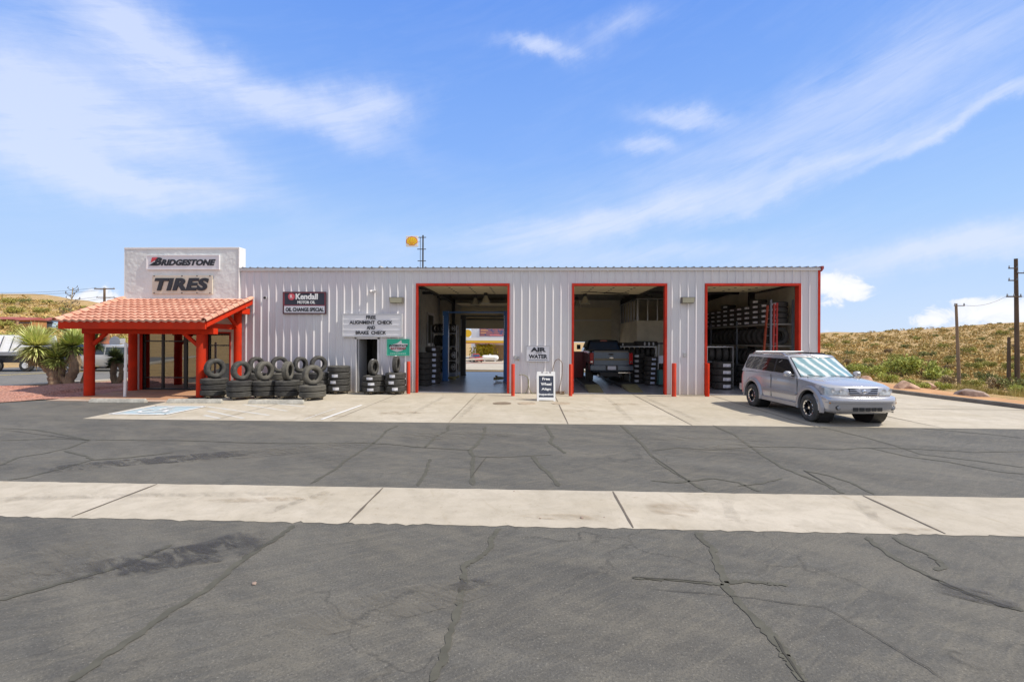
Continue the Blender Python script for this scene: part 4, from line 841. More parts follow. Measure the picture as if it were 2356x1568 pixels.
# hoses and pipes on the wall
M_hose = mat('brown_hose', (.17, .10, .05), .6); M_hoseg = mat('olive_hose', (.20, .19, .08), .6)
def hpts(L, y=-.09): return [(W(1480/1.2733+a/7.465/1.2733, 980/1.2733+b/7.465/1.2733, y)[0], y, max(.015, W(1480/1.2733+a/7.465/1.2733, 980/1.2733+b/7.465/1.2733, y)[1])) for a, b in L]
def sm3(P, n=5):
    o = []
    for i in range(len(P)-1):
        p0, p1, p2, p3 = [Vector(P[max(0, min(len(P)-1, k))]) for k in (i-1, i, i+1, i+2)]
        for j in range(n): t_ = j/n; o.append(.5*((2*p1)+(-p0+p2)*t_+(2*p0-5*p1+4*p2-p3)*t_*t_+(-p0+3*p1-3*p2+p3)*t_**3))
    o.append(Vector(P[-1])); return o
m_ = MB(); m_.tube(sm3(hpts([(1030, 800), (1060, 670), (1100, 570), (1160, 535), (1215, 570), (1250, 650), (1245, 860), (1225, 970), (1205, 1090), (1170, 1240), (1200, 1325), (1280, 1330)])), .012, 6)
tag(m_.build('air_hose', M_hose, smooth=60), 'brown air hose looped on the wall right of the sandwich board', 'hose')
m_ = MB(); m_.tube(sm3(hpts([(300, 880), (380, 872), (460, 905), (495, 960), (505, 1080), (540, 1210), (600, 1310), (660, 1320)])), .013, 6); m_.tube(sm3(hpts([(520, 960), (500, 1150), (440, 1290), (400, 1335)])), .012, 6)
tag(m_.build('water_hose', M_hoseg, smooth=60), 'olive water hose drooping to the ground left of the sandwich board', 'hose')
m_ = MB(); rr = random.Random(3)
xh = W(1640/1.2733, 1160/1.2733, -.2)[0]; P = [(xh+.17*math.cos(i*.7)*(1+.1*math.sin(i)), -.22+.10*math.sin(i*.7), .025+.004*i) for i in range(28)]; m_.tube(P, .013, 6); tag(m_.build('coiled_hose', M_hose, smooth=60), 'hose coiled on the ground by the wall right of the sandwich board', 'hose')
sg_ = thing('water_spigot', 'small wall spigot with a rusty valve left of the wall sign', 'spigot', (hpts([(285, 540)])[0][0], -.03, hpts([(285, 540)])[0][2]))
m_ = MB(); m_.box(-.03, .03, -.03, 0, -.05, .12); m_.build('valve_plate', M_steel, sg_); m_ = MB(); m_.tube([(0, -.02, 0), (0, -.09, 0), (0, -.09, -.05)], .014, 8); m_.build('spout', mat('brass', (.4, .25, .1), .4, .6), sg_)
x_, z_ = W(1175+330*0, 868); 
for px, py, lab in ((1186, 822, 'small grey switch box beside the right jamb of the first bay'), (2005/1.2733, 1039/1.2733, 'small grey outlet box low on the wall between the second and third bays')):
    x_, z_ = W(px, py); m_ = MB(); m_.box(-.05, .05, -.05, 0, -.08, .08); o = m_.build('outlet_box', mat('outlet_grey', (.42, .42, .42), .5), bevel=.006); o.location = (x_, -.001, z_); tag(o, lab, 'outlet box')
# ================================================================ tires
def tire_mesh(name, r=.36, w=.25, ri=.20, m=M_rub, n=40, tread=True):
    h = w/2; q = MB()
    prof = [(ri, -h*.62), (ri+.012, -h*.80), (ri+.05, -h*.96), (r*.80, -h*1.0), (r*.90, -h*.93), (r*.965, -h*.80), (r*.985, -h*.72)]
    if tread: prof += [(r*.995, -h*.70), (r, -h*.46), (r*.972, -h*.43), (r*.972, -h*.37), (r, -h*.34), (r, -h*.04), (r*.972, -h*.02), (r*.972, h*.04), (r, h*.06), (r, h*.34), (r*.972, h*.37), (r*.972, h*.43), (r, h*.46), (r*.995, h*.70)]
    else: prof += [(r, -h*.5), (r, h*.5)]
    prof += [(r*.985, h*.72), (r*.965, h*.80), (r*.90, h*.93), (r*.80, h*1.0), (ri+.05, h*.96), (ri+.012, h*.80), (ri, h*.62), (ri+.02, h*.55), (r*.9, h*.45), (r*.9, -h*.45), (ri+.02, -h*.55)]
    q.lathe([(a, b+h) for a, b in prof], n, closed=True)
    if tread:   # shoulder lugs
        k = 44
        for i in range(k):
            for s in (-1, 1):
                t = 2*math.pi*(i+(.5 if s > 0 else 0))/k; dt_ = .5*math.pi/k*1.15; vs = []
                for (rr_, zz) in ((r*1.006, h+s*h*.50), (r*1.004, h+s*h*.72), (r*.955, h+s*h*.84), (r*.95, h+s*h*.5)):
                    for e in (-1, 1): vs.append((rr_*math.cos(t+e*dt_), rr_*math.sin(t+e*dt_), zz))
                q.add(vs, [(0, 1, 3, 2), (2, 3, 5, 4), (0, 2, 4, 6), (1, 7, 5, 3)])
    o = q.build(name, m, smooth=38); me = o.data; bpy.data.objects.remove(o, do_unlink=True); return me
ME_T = tire_mesh('tire_mesh'); ME_D = tire_mesh('dusty_tire_mesh', m=M_rub2); ME_F = tire_mesh('rack_tire_mesh', tread=False, n=28); ME_N = tire_mesh('worn_tire_mesh', m=mat('worn_tire_rubber', (.060, .058, .055), .65, var=.4, vs=9, bump=.3, bs=50)); TV = [ME_T, ME_N, ME_T, ME_D]
def sticker_mesh(name, m, r, w, h, wh, ang0=-90):
    q = MB(); vs = []; n = 4; a = w/r/2
    for i in range(n+1):
        t = R(ang0)-a+2*a*i/n
        for z in (wh-h/2, wh+h/2): vs.append((r*math.cos(t), r*math.sin(t), z))
    q.add(vs, [(2*i, 2*i+2, 2*i+3, 2*i+1) for i in range(n)]); o = q.build(name, m, normals=False); me = o.data; bpy.data.objects.remove(o, do_unlink=True); return me
STK = {}; LAST = [None]
def tire(loc, lab, group, stand=None, yaw=0, s=1., ws=1., me=ME_T, stick=None, sw=.2, sh=.11, lean_=0, cat='tire', sang=-90):
    """flat unless stand; stand: the axis points to heading 'stand' degrees (0 = +x)"""
    o = bpy.data.objects.new('tire', me); COL.objects.link(o); o.scale = (s, s, ws)
    if stand is None: o.location = loc; o.rotation_euler = (0, 0, yaw)
    else:
        ax = Vector((math.cos(R(stand))*math.cos(R(lean_)), math.sin(R(stand))*math.cos(R(lean_)), math.sin(R(lean_)))); qz = ax.to_track_quat('Z', 'Y')
        o.rotation_mode = 'QUATERNION'; o.rotation_quaternion = qz
        o.location = Vector(loc)+Vector((0, 0, .36*s)) - ax*.125*ws
    tag(o, lab, cat, group); LAST[0] = o
    if stick:
        key = (stick.name, sw, sh, sang)
        if key not in STK: STK[key] = sticker_mesh('sticker_mesh', stick, .3645, sw, sh, .125, sang)
        c = bpy.data.objects.new('sticker', STK[key]); COL.objects.link(c); c.parent = o
    return o
def dolly(x, y, lab, r=.42, rot=0):
    t = thing('tire_dolly', lab, 'dolly', (x, y, .004), rot, group='low rolling dollies under the tire stacks')
    q = MB(); q.box(-r*.85, r*.85, -.05, .05, .06, .09); q.box(-.05, .05, -r*.85, r*.85, .0605, .0895); q.build('platform', mat('worn_wood', (.36, .29, .18), .8, var=.3), t)
    for a in range(4):
        q = MB(); cx__, cy__ = (r*.78*math.cos(R(90*a)), r*.78*math.sin(R(90*a))); q.tube([(cx__-.012, cy__, .03), (cx__+.012, cy__, .03)], .03, 10); q.build('caster', M_black, t)
def c2(x, y): return ((550+x/3.366)/1.2733, (850+y/3.366)/1.2733)
GF = 'tire stacks along the shop front'
front = [  # xa, xb, bottom y (crop px), n tires, diameter, height each, name, standing tire (crop x centre, width seen, height, heading)
    (138, 388, 1072, 3, .80, .262, 'leftmost stack by the porch post', (270, 765, 197, -27)), (392, 633, 1088, 3, .76, .255, 'second stack from the left', (527, 788, 195, -24)),
    (636, 874, 1076, 3, .77, .26, 'third stack from the left', (755, 790, 192, -22)), (866, 1108, 1076, 3, .76, .255, 'fourth stack from the left', (988, 790, 190, 6)),
    (1105, 1358, 1092, 2, .80, .27, 'dusty stack right of the wheel stops', (1230, 830, 200, -34))]
for i, (xa, xb, yb, n, dia, th, nm, (sx, sy, shh, hd)) in enumerate(front):
    x, y = G(*c2((xa+xb)/2, yb)); dia = (xb-xa)/3.366/1.2733/F*(y-CY+dia/2)*.985; s = dia/.72; yc = y+dia/2-.02; dusty = i == 4
    xx = W(*c2((xa+xb)/2, yb), yc)[0]; z = .095 if i in (1, 4, 3, 2, 0) else .01
    dolly(xx, yc, 'wooden dolly under the %s' % nm, r=dia/2)
    ztop = W(*c2(xa, sy+shh/2), yc)[1]; th = (ztop-z)/n
    for k in range(n):
        tire((xx+random.uniform(-.012, .012), yc+random.uniform(-.012, .012), z+k*th), '%s tire from the bottom, lying flat in the %s' % (ORD[k+1], nm), GF, yaw=random.uniform(-.3, .3), s=s*random.uniform(.985, 1.01), ws=th/.25, me=ME_D if dusty else TV[(i*2+k) % 3])
    hs = shh/3.366/1.2733/F*(yc-CY); s2 = hs/.72
    tire((W(*c2(sx, sy), yc)[0], yc, ztop), 'tire standing upright on top of the %s' % nm, GF, stand=hd, s=s2, ws=s2*.92, me=ME_D if i in (2, 3, 4) else ME_T)
back = [((675, 655, 815), -22, 3, 'behind the second front stack'), ((905, 650, 810), -42, 3, 'behind the gap of the third and fourth stacks'), ((1112, 655, 810), -24, 3, 'behind the gap of the fourth and fifth stacks'), ((1290, 645, 808), -42, 3, 'behind the dusty stack')]
for i, ((cx__, y0, y1), hd, n, nm) in enumerate(back):
    yc = -.62; x, zt = W(*c2(cx__, y0), yc); _, zb = W(*c2(cx__, y1), yc); s2 = (zt-zb)/.72; th = (zb-.02)/n if n else 1
    th = .25; n = max(1, round((zb-.01)/.25)); th = (zb-.01)/n
    for k in range(n): tire((x, yc, .01+k*th), '%s tire up in the back stack %s' % (ORD[k+1], nm), GF, s=1.05, ws=th/.25, yaw=.2*k, me=TV[(i+k) % 4])
    tire((x, yc, zb), 'upright tire on the back stack %s' % nm, GF, stand=hd, s=s2, ws=s2*.9, stick=M_stick if i in (0, 2) else None, sang=200, sw=.12, sh=.06)
for (xa, xb, yt, yb, n, nm, st_, stickers) in [(1383, 1598, 738, 1005, 4, 'stack of four left of the side door', None, 3), (1722, 1942, 838, 1025, 3, 'stack of three in front of the side door', (1832, 680, 838, -10, 1), 3), (1955, 2148, 812, 1012, 3, 'stack of three right of the side door', (2056, 645, 812, 2, 1), 3)]:
    x, y = G(*c2((xa+xb)/2, yb)); y = min(y, -.85) if n == 4 else y; dia = (xb-xa)/3.366/1.2733/F*(y-CY+.4); yc = y+dia/2-.03; yc = min(yc, -dia/2-.06); x = W(*c2((xa+xb)/2, yb), yc)[0]; zt = W(*c2(xa, yt), yc-.2)[1]; zt = zt if n != 4 else W(*c2(xa, yt+8), yc-.3)[1]; th = (zt-.095)/n
    dolly(x, yc, 'wooden dolly under the %s' % nm, r=dia/2)
    for k in range(n): tire((x+random.uniform(-.02, .02), yc, .095+k*th), '%s tire from the bottom of the %s' % (ORD[k+1], nm), GF, s=dia/.72, ws=th/.25, yaw=random.uniform(-.25, .15), stick=M_stick if (n == 3 or k < 3) else None, me=ME_T)
    if st_:
        cxx, y0, y1, hd, _ = st_; hs = (y1-y0)/3.366/1.2733/F*(yc-CY); s2 = hs/.72
        tire((W(*c2(cxx, y1), yc)[0], yc, zt), 'upright stickered tire atop the %s' % nm, GF, stand=hd, s=s2, ws=s2*.85, stick=M_stick, sang=90, sw=.24, sh=.10)
# ================================================================ interior things
def c5(x, y): return ((1220+x/4.357)/1.2733, (820+y/4.357)/1.2733)
def c6(x, y): return ((1660+x/4.356)/1.2733, (820+y/4.356)/1.2733)
def c7(x, y): return ((2050+x/4.355)/1.2733, (820+y/4.355)/1.2733)
def lift(yc, pl, pr, lab, m_, arms=True):
    xl = W(*pl, yc)[0]; xr = W(*pr, yc)[0]
    t = thing('vehicle_lift', lab, 'car lift', ((xl+xr)/2, yc, .008)); hw = (xr-xl)/2
    for s in (-1, 1):
        q = MB(); q.box(s*hw-.16, s*hw+.16, -.18, .18, 0, .03); q.box(s*hw-.14, s*hw+.14, -.16, -.13, .03, 3.55); q.box(s*hw-.14, s*hw-.1, -.13, .14, .03, 3.55); q.box(s*hw+.1, s*hw+.14, -.13, .14, .03, 3.55); q.box(s*hw-.05, s*hw+.05, -.155, -.135+.3, .03, .06); q.build('column', m_, t)
        q = MB(); q.box(s*hw-.09, s*hw+.09, -.12, .12, .25, 1.15); q.build('carriage', M_dsteel, t)
        if arms:
            for e in (-1, 1):
                q = MB(); q.beam((s*hw, -.1*e, .16), (s*hw-s*.55, e*.62, .14), .1, .09); q.tube([(s*hw-s*.55, e*.62, .1), (s*hw-s*.55, e*.62, .24)], .06, 10); q.build('lift_arm', mat('greasy_yellow', (.33, .29, .12), .6, var=.4, vs=8), t)
        q = MB(); xx = s*hw-s*.105
        for i in range(9): q.box(s*hw-.13, s*hw-.095, -.166, -.162, 2.35+i*.11, 2.42+i*.11)
        q.build('column_lettering', M_wletter, t)
    q = MB(); q.box(-hw, hw, -.06, .06, 3.45, 3.53); q.build('overhead_beam', m_, t); return t
lift(5.5, c5(375, 1290), c5(1147, 1330), 'tall blue two-post car lift in the first bay', M_blue)
lift(9.2, c5(597, 1220), c5(1300, 1220), 'dark two-post car lift behind the blue one, near the rear door', M_dsteel, False)
# wheel rack, seen left of the blue post
def rack(name, x0, x1, y0, y1, zs, ztop, lab, m_=M_steel, posts=None):
    t = thing(name, lab, 'storage rack', ((x0+x1)/2, (y0+y1)/2, .008)); hx, hy = (x1-x0)/2, (y1-y0)/2
    nx_ = posts or [-1, 1]
    for fx in nx_:
        for sy in (-1, 1): q = MB(); q.box(fx*hx-.025, fx*hx+.025, sy*hy-.025, sy*hy+.025, 0, ztop); q.build('upright', m_, t)
    for z in zs:
        q = MB(); q.box(-hx, hx, -hy-.02, -hy+.02, z-.05, z); q.box(-hx, hx, hy-.02, hy+.02, z-.05, z)
        q.box(-hx+.02, hx-.02, -hy+.02, hy-.02, z-.03, z-.02); q.build('shelf', m_, t)
    return t
xa, _ = W(*c5(200, 800), 7.6); xb, _ = W(*c5(520, 800), 7.6)
RZ = [W(*c5(300, v), 7.35)[1] for v in (675, 845, 1025, 1180)]
rack('wheel_rack', xa, xb, 7.35, 8.0, RZ, 2.9, 'steel rack of wheels and tires against the left side of the first bay')
M_rimd = mat('alloy_rim', (.62, .63, .65), .3, .7); ME_RIM = None
def rim_mesh():
    q = MB(); q.lathe([(.205, .0), (.21, .02), (.195, .05), (.18, .10), (.185, .19), (.20, .235), (.212, .25), (.205, .252), (.17, .2), (.165, .1)], 28, closed=True)
    for k in range(5):
        t = 2*math.pi*k/5; q.beam((.04*math.cos(t), .04*math.sin(t), .2), (.185*math.cos(t), .185*math.sin(t), .21), .05, .03)
    q.lathe([(0, .19), (.055, .19), (.05, .225), (0, .23)], 16)
    o = q.build('rim_mesh', M_rimd, smooth=35); me = o.data; bpy.data.objects.remove(o, do_unlink=True); return me
ME_RIM = rim_mesh()
for li, z in enumerate(RZ):
    n = 6
    for k in range(n):
        x = xa+.22+(xb-xa-.44)*k/(n-1); g = 'wheels stored on the rack in the first bay'
        lab = '%s wheel from the left on the %s shelf of the wheel rack' % (ORD[k+1], ['top', 'upper middle', 'lower middle', 'bottom'][li])
        if li == 1: tire((x, 7.68, z), lab.replace('wheel from', 'bare tire from'), g, stand=-3+random.uniform(-8, 8), s=.86, ws=.72, me=ME_F); continue
        o = tire((x, 7.68, z), lab, g, stand=-50+random.uniform(-9, 5), s=.84 if li else .72, ws=.6, me=ME_F)
        c = bpy.data.objects.new('rim', ME_RIM); COL.objects.link(c); c.parent = o
# tire stacks inside bay one at the left jamb
g = 'stacked tires inside the first bay'
for j, (px, yb, yc, n, hgt, stc) in enumerate([(75, 1360, 2.9, 6, 1.5, False), (190, 1300, 3.9, 7, 1.75, True)]):
    x = W(*c5(px+20, 1200), yc)[0]
    for k in range(n): tire((x, yc, .01+k*hgt/n), '%s tire from the floor in the %s stack inside the first bay' % (ORD[k+1], 'front left' if j == 0 else 'labelled rear'), g, s=1.0, ws=hgt/n/.25, yaw=.35+random.uniform(-.1, .1) if stc else 0, stick=M_stickb if stc else None, sw=.17, sh=.12)
xb_, _ = W(*c5(272, 1250), 5.3); bk = thing('bucket', 'red plastic bucket on the floor beside the blue lift post', 'bucket', (xb_, 5.2, .01))
q = MB(); q.lathe([(0, 0), (.12, 0), (.17, .42), (.155, .42), (.11, .02), (0, .02)], 20); q.build('pail', mat('red_plastic', (.34, .03, .025), .4), bk, smooth=40); q = MB(); q.tube([(.16*math.cos(R(a)), 0, .41-.16*math.sin(R(a))*.5) for a in range(0, 181, 20)], .006, 5); q.build('handle', M_steel, bk)
# high bay lamps
def highbay(px, y, z, r, lab):
    x = W(*px, y)[0]; t = thing('shop_lamp', lab, 'lamp', (x, y, z), group='bell shaped shop lamps')
    q = MB(); q.lathe([(.06, .36), (.09, .3), (r, 0), (r*.97, 0), (.07, .29), (0, .3)], 24); q.build('lamp_shade', mat('glass_reflector', (.50, .47, .36), .25, .3), t, smooth=40)
    q = MB(); q.lathe([(0, .52), (.09, .52), (.09, .36), (0, .36)], 14); q.tube([(0, 0, .52), (0, 0, 4.8-z)], .012, 6); q.build('ballast', M_dsteel, t)
highbay(c5(750, 250), 4.9, 3.82, .24, 'glassy bell lamp hanging left of its twin under the first bay ceiling'); highbay(c5(885, 250), 3.9, 3.84, .24, 'glassy bell lamp hanging right of its twin under the first bay ceiling')
highbay(c6(235, 260), 4.2, 3.84, .23, 'bell lamp hanging under the left of the second bay ceiling'); highbay(c6(130, 260), 5.6, 3.78, .22, 'bell lamp hanging far left in the second bay, by the red jamb')
# bay two: tire shelf, stacks, aligner, ramps
x0, z0 = W(*c6(690, 845), 6.6); x1, _ = W(*c6(1140, 845), 6.6)
rack('tire_shelf', x0, x1, 6.6, 7.2, [z0, z0-.62, z0-1.25], z0+.02, 'steel tire shelf along the partition at the back of the second bay')
g = 'loose tires on the second bay shelf'
for lv, zz in enumerate((z0, z0-.62, z0-1.25)):
    n = 7 if lv else 8
    for k in range(n):
        x = x0+.12+(x1-x0-.25)*k/(n-1)
        if lv == 0:
            if k in (3,): continue
            tire((x, 6.9, zz), '%s tire from the left lying on top of the tire shelf' % ORD[k+1], g, s=.72 if k < 3 else .8, ws=(.8 if k < 3 else 1.1), me=ME_F, stick=M_stick if k in (0, 5, 6, 7) else None, sw=.1, sh=.16)
        else: tire((x, 6.9, zz), '%s tire from the left standing on the %s level of the tire shelf' % (ORD[k+1], 'middle' if lv == 1 else 'lower'), g, stand=-3, s=.8, ws=.8, me=ME_F)
g = 'labelled tire stacks beside the pickup'
for (pxc, yc, n, zt, nm, hid) in [(1080, 4.2, 6, 1.32, 'blue-labelled stack right of the pickup', 0), (905, 5.0, 6, 1.45, 'stack half hidden behind the pickup', 1), (1165, 5.6, 5, 1.2, 'rear stack by the alignment machine', 2)]:
    x = W(*c6(pxc, 1200), yc)[0]
    for k in range(n): tire((x, yc, .012+k*zt/n), '%s tire from the floor in the %s' % (ORD[k+1], nm), g, s=.98, ws=zt/n/.25, yaw=-.1+.04*k if hid != 1 else -.35, stick=M_stickb if hid == 0 else (M_stick if hid == 1 else None), sw=.2, sh=.11, me=ME_T if hid == 0 else ME_F)
xm, _ = W(*c6(1215, 1100), 3.4); am = thing('alignment_machine', 'tall wheeled alignment machine at the right jamb of the second bay', 'machine', (xm, 3.4, .01))
q = MB(); q.box(-.2, .2, -.2, .2, .1, .16); q.box(-.17, .17, -.16, .16, .16, .75); q.build('cabinet', mat('teal_cabinet', (.05, .14, .14), .5), am)
for s in (-1, 1): q = MB(); q.beam((s*.17, 0, .75), (s*.14, 0, 1.95), .04, .06); q.build('mast', M_steel, am)
q = MB(); q.box(-.16, .16, -.1, .04, 1.05, 1.4); q.build('monitor', mat('pale_monitor', (.55, .6, .68), .4), am); q = MB(); q.box(-.2, .2, -.06, .06, 1.92, 2.0); q.build('top_bar', M_dsteel, am)
for sx in (-1, 1):
    for sy in (-1, 1): q = MB(); q.tube([(sx*.17-.015, sy*.16, .05), (sx*.17+.015, sy*.16, .05)], .05, 12); q.build('caster', M_black, am)
for i, (a, b, c, d) in enumerate([((290, 1440), (478, 1440), (228, 1335), (408, 1335)), ((810, 1438), (985, 1438), (700, 1332), (888, 1332))]):
    p = [G(*c6(*a)), G(*c6(*b)), G(*c6(*d), .15), G(*c6(*c), .15)]; q = MB()
    q.add([(p[0][0], p[0][1], .012), (p[1][0], p[1][1], .012), (p[2][0], p[2][1], .17), (p[3][0], p[3][1], .17), (p[2][0], p[2][1], .012), (p[3][0], p[3][1], .012)], [(0, 1, 2, 3), (0, 3, 5), (1, 4, 2), (3, 2, 4, 5), (0, 5, 4, 1)])
    tag(q.build('ramp', mat('olive_steel_ramp', (.30, .28, .15), .55, var=.3, vs=5)), 'olive steel drive-on ramp behind the pickup, %s one' % ('left' if i == 0 else 'right'), 'ramp', 'drive-on ramps under the pickup')
    x0_ = min(p[3][0], p[2][0]); q = MB(); q.box(p[3][0], p[2][0], p[2][1], 10.5, .012, .16); tag(q.build('runway', M_dsteel), 'dark lift runway continuing ahead of the %s ramp under the pickup' % ('left' if i == 0 else 'right'), 'runway')
tc_ = thing('tool_chest', 'dark red rolling tool chest left of the pickup cab', 'tool chest', (W(*c6(115, 950), 6.5)[0], 6.5, .01))
q = MB(); q.box(-.35, .35, -.25, .25, .12, 1.5); q.build('cabinet', mat('maroon_metal', (.20, .025, .03), .4), tc_, bevel=.01)
for i in range(7): q = MB(); q.box(-.32, .32, -.262, -.25, .2+i*.18, .35+i*.18); q.build('drawer', mat('maroon_metal', (0, 0, 0)), tc_)
# bay three: long rack along the right wall, side of the opening
rx0, rx1 = 9.72, 10.58; ry0, ry1 = .95, 10.2
ZT = 2.80; ZM = 1.92; ZL = 1.02
tr_ = thing('tire_rack', 'long steel tire rack running back along the right wall of the third bay', 'storage rack', ((rx0+rx1)/2, (ry0+ry1)/2, .008)); hx, hy = (rx1-rx0)/2, (ry1-ry0)/2
for f_ in (-1, -.34, .33, 1):
    for sx in (-1, 1): q = MB(); q.box(sx*hx-.03, sx*hx+.03, f_*hy-.03, f_*hy+.03, 0, 3.75 if f_ == -1 else 3.0); q.build('upright', mat('blue_grey_steel', (.22, .25, .30), .45, .3), tr_)
for z in (ZT, ZM, ZL):
    q = MB()
    for sx in (-1, 1): q.box(sx*hx-.025, sx*hx+.025, -hy, hy, z-.07, z)
    q.box(-hx, hx, -hy-.002, -hy+.03, z-.068, z-.002)
    q.build('shelf', mat('shelf_beam', (.30, .29, .26), .5, .2), tr_)
g = 'stacked tires on the top shelf of the third bay rack'; cols = []
y = ry0+.4
k = 0
while y < ry1-.3:
    n = 4 if k not in (2, 6) else 5
    if k == 0: n = 4
    th = .225; stk = M_stick
    for j in range(n):
        tire(((rx0+rx1)/2+.02, y, ZT+j*th), '%s tire up in the %s stack on the top shelf of the long rack' % (ORD[j+1], ORD[k+1]), g, s=1.0 if k else 1.08, ws=th/.25, me=ME_F, stick=stk, sw=.2, sh=.10, sang=-136)
        if k == 0:
            c = bpy.data.objects.new('sticker', sticker_mesh('red_sticker_mesh', M_stickr, .3655, .07, .10, .125, -117)); COL.objects.link(c); c.parent = LAST[0]
    y += .78; k += 1
g2 = 'upright tires on the middle shelf of the third bay rack'
for lv, z in enumerate((ZM, ZL)):
    n = 19; 
    for k in range(n):
        y = ry0+.22+(ry1-ry0-.4)*k/(n-1)
        tire(((rx0+rx1)/2, y, z), '%s upright tire from the front on the %s shelf of the long rack' % (ORD[k+1], 'middle' if lv == 0 else 'lower'), g2 if lv == 0 else 'upright tires on the lower shelf of the third bay rack', stand=90+random.uniform(-6, 9), s=1.05 if lv == 0 else 1.0, ws=.80, me=ME_F)
g3 = 'tire stacks on the floor of the third bay'
for j in range(4):
    y = ry0+.5+j*.95
    for k in range(4): tire((rx0+.15, y, .01+k*.235), '%s tire up in the %s floor stack under the long rack' % (ORD[k+1], ORD[j+1]), g3, s=1.05, ws=.94, me=ME_F)
# stack by the left jamb of bay three, plus short rack with white-labelled tires above
for (pxc, yc, nm, stc) in ((325, 2.4, 'white labelled stack at the third bay left jamb', True), (235, 3.6, 'plain stack behind the third bay labelled one', False), (455, 4.4, 'plain stack right of the third bay labelled one', False)):
    x = W(*c7(pxc-40, 1300), yc)[0]; top = W(*c7(pxc, 1045), yc-.3)[1]
    for k in range(4): tire((x, yc, .012+k*top/4), '%s tire from the floor in the %s' % (ORD[k+1], nm), g3, s=1.16, ws=top/4/.25, me=ME_T if stc else ME_F, stick=M_stick if stc else None, sw=.3, sh=.11, yaw=.12)
xs0 = W(*c7(60, 900), 3.3)[0]; xs1 = W(*c7(385, 900), 3.3)[0]; zz = W(*c7(200, 1040), 3.0)[1]; zt_ = W(*c7(200, 862), 3.0)[1]
rack('tire_shelf', xs0, xs1, 3.0, 3.8, [zz, zt_+.05], zt_+.06, 'low steel shelf of blue-stickered tires inside the left of the third bay')
for k in range(4):
    x = xs0+.28+k*.31; tire((x, 3.35, zz), '%s upright tire from the left on the low shelf of the third bay' % ORD[k+1], 'upright tires on the low shelf', stand=-8, s=.97, ws=.92, me=ME_T, stick=M_stickb if k < 3 else None, sang=90, sw=.36, sh=.11)
# red ladder leaning in the third bay
def lad(name, px0, pxt, yb, yt, wd, lab, zt0, m_):
    xb0 = W(*px0, yb)[0]; xt0 = W(*pxt, yt)[0]; t = thing(name, lab, 'ladder', (xb0, yb, .01)); top = Vector((xt0-xb0, yt-yb, zt0))
    for s in (-1, 1): q = MB(); q.beam((s*wd/2*1.25, 0, 0), top+Vector((s*wd/2*.8, 0, 0)), .05, .10); q.build('rail', m_, t)
    for i in range(10):
        f_ = (i+.7)/10.3; q = MB(); w_ = wd/2*(1.25-.45*f_)-.015; c = top*f_; q.beam(c+Vector((-w_, 0, 0)), c+Vector((w_, 0, 0)), .07, .025); q.build('rung', M_steel, t)
    return t
M_ladr = mat('red_fibreglass', (.58, .07, .06), .4); M_ladd = mat('dull_red_fibreglass', (.42, .08, .04), .5)
lad('step_ladder', c7(850, 870), c7(912, 330), 1.2, 1.25, .36, 'open-rung dull red ladder leaning against the third bay rack', W(*c7(912, 325), 1.25)[1], M_ladd)
lad('extension_ladder', c7(950, 870), c7(965, 310), .95, 1.0, .13, 'bright red narrow ladder standing beside the dull red one', W(*c7(965, 305), 1.0)[1], M_ladr)
for o_ in [o for o in S.objects if o.name.startswith('extension_ladder')]: pass
# display tires in the office window
for k, (x, z, lab) in enumerate(((-13.55, 1.07, 'tire standing on the counter behind the glass door'), (-13.45, .06, 'tire standing on the office floor behind the glass door'), (-14.9, .06, 'tire standing behind the left pane of the glass door'))):
    tire((x, 1.7 if k else 2.6, z), lab, 'display tires in the office', stand=-60, s=1, me=ME_F)
# ================================================================ vehicles
def carpaint(name, col, metal=.0, rough=.3):
    return mat(name, col, rough, metal, coat=.8, var=.06, vs=2)
def shell(mb, levels, crown=.0, ncross=6, bottom=True):
    """levels: lists of half outlines (x, y>=0, z) rear to front, bottom to top; mirrored, closed on top with a crown"""
    n = len(levels[0]); full = [[(x, y, z) for x, y, z in L]+[(x, -y, z) for x, y, z in reversed(L)] for L in levels]
    mb.loft(full, cap=False); T = levels[-1]; vs = []; wmax = max(p[1] for p in T); k = ncross
    o = len(mb.v)
    rows = []
    base = o-2*n  # first index of the top ring
    for i, (x, y, z) in enumerate(T):
        row = [base+i]
        for j in range(1, k):
            f = 1-2*j/k; yy = y*f; mb.v.append((x, yy, z+crown*(1-f*f)*(y/wmax))); row.append(len(mb.v)-1)
        row.append(base+2*n-1-i); rows.append(row)
    for i in range(n-1):
        for j in range(k): mb.f.append((rows[i][j], rows[i][j+1], rows[i+1][j+1], rows[i+1][j]))
    mb.f.append(tuple(rows[0])); mb.f.append(tuple(rows[-1]))
    if bottom: mb.f.append(tuple(base-2*n*(len(levels)-1)+i for i in range(2*n)))
def lerp(a, b, t): return a+(b-a)*t
def interp(tab, x):
    for (x0, v0), (x1, v1) in zip(tab, tab[1:]):
        if x <= x1: return lerp(v0, v1, max(0, min(1, (x-x0)/(x1-x0))))
    return tab[-1][1]
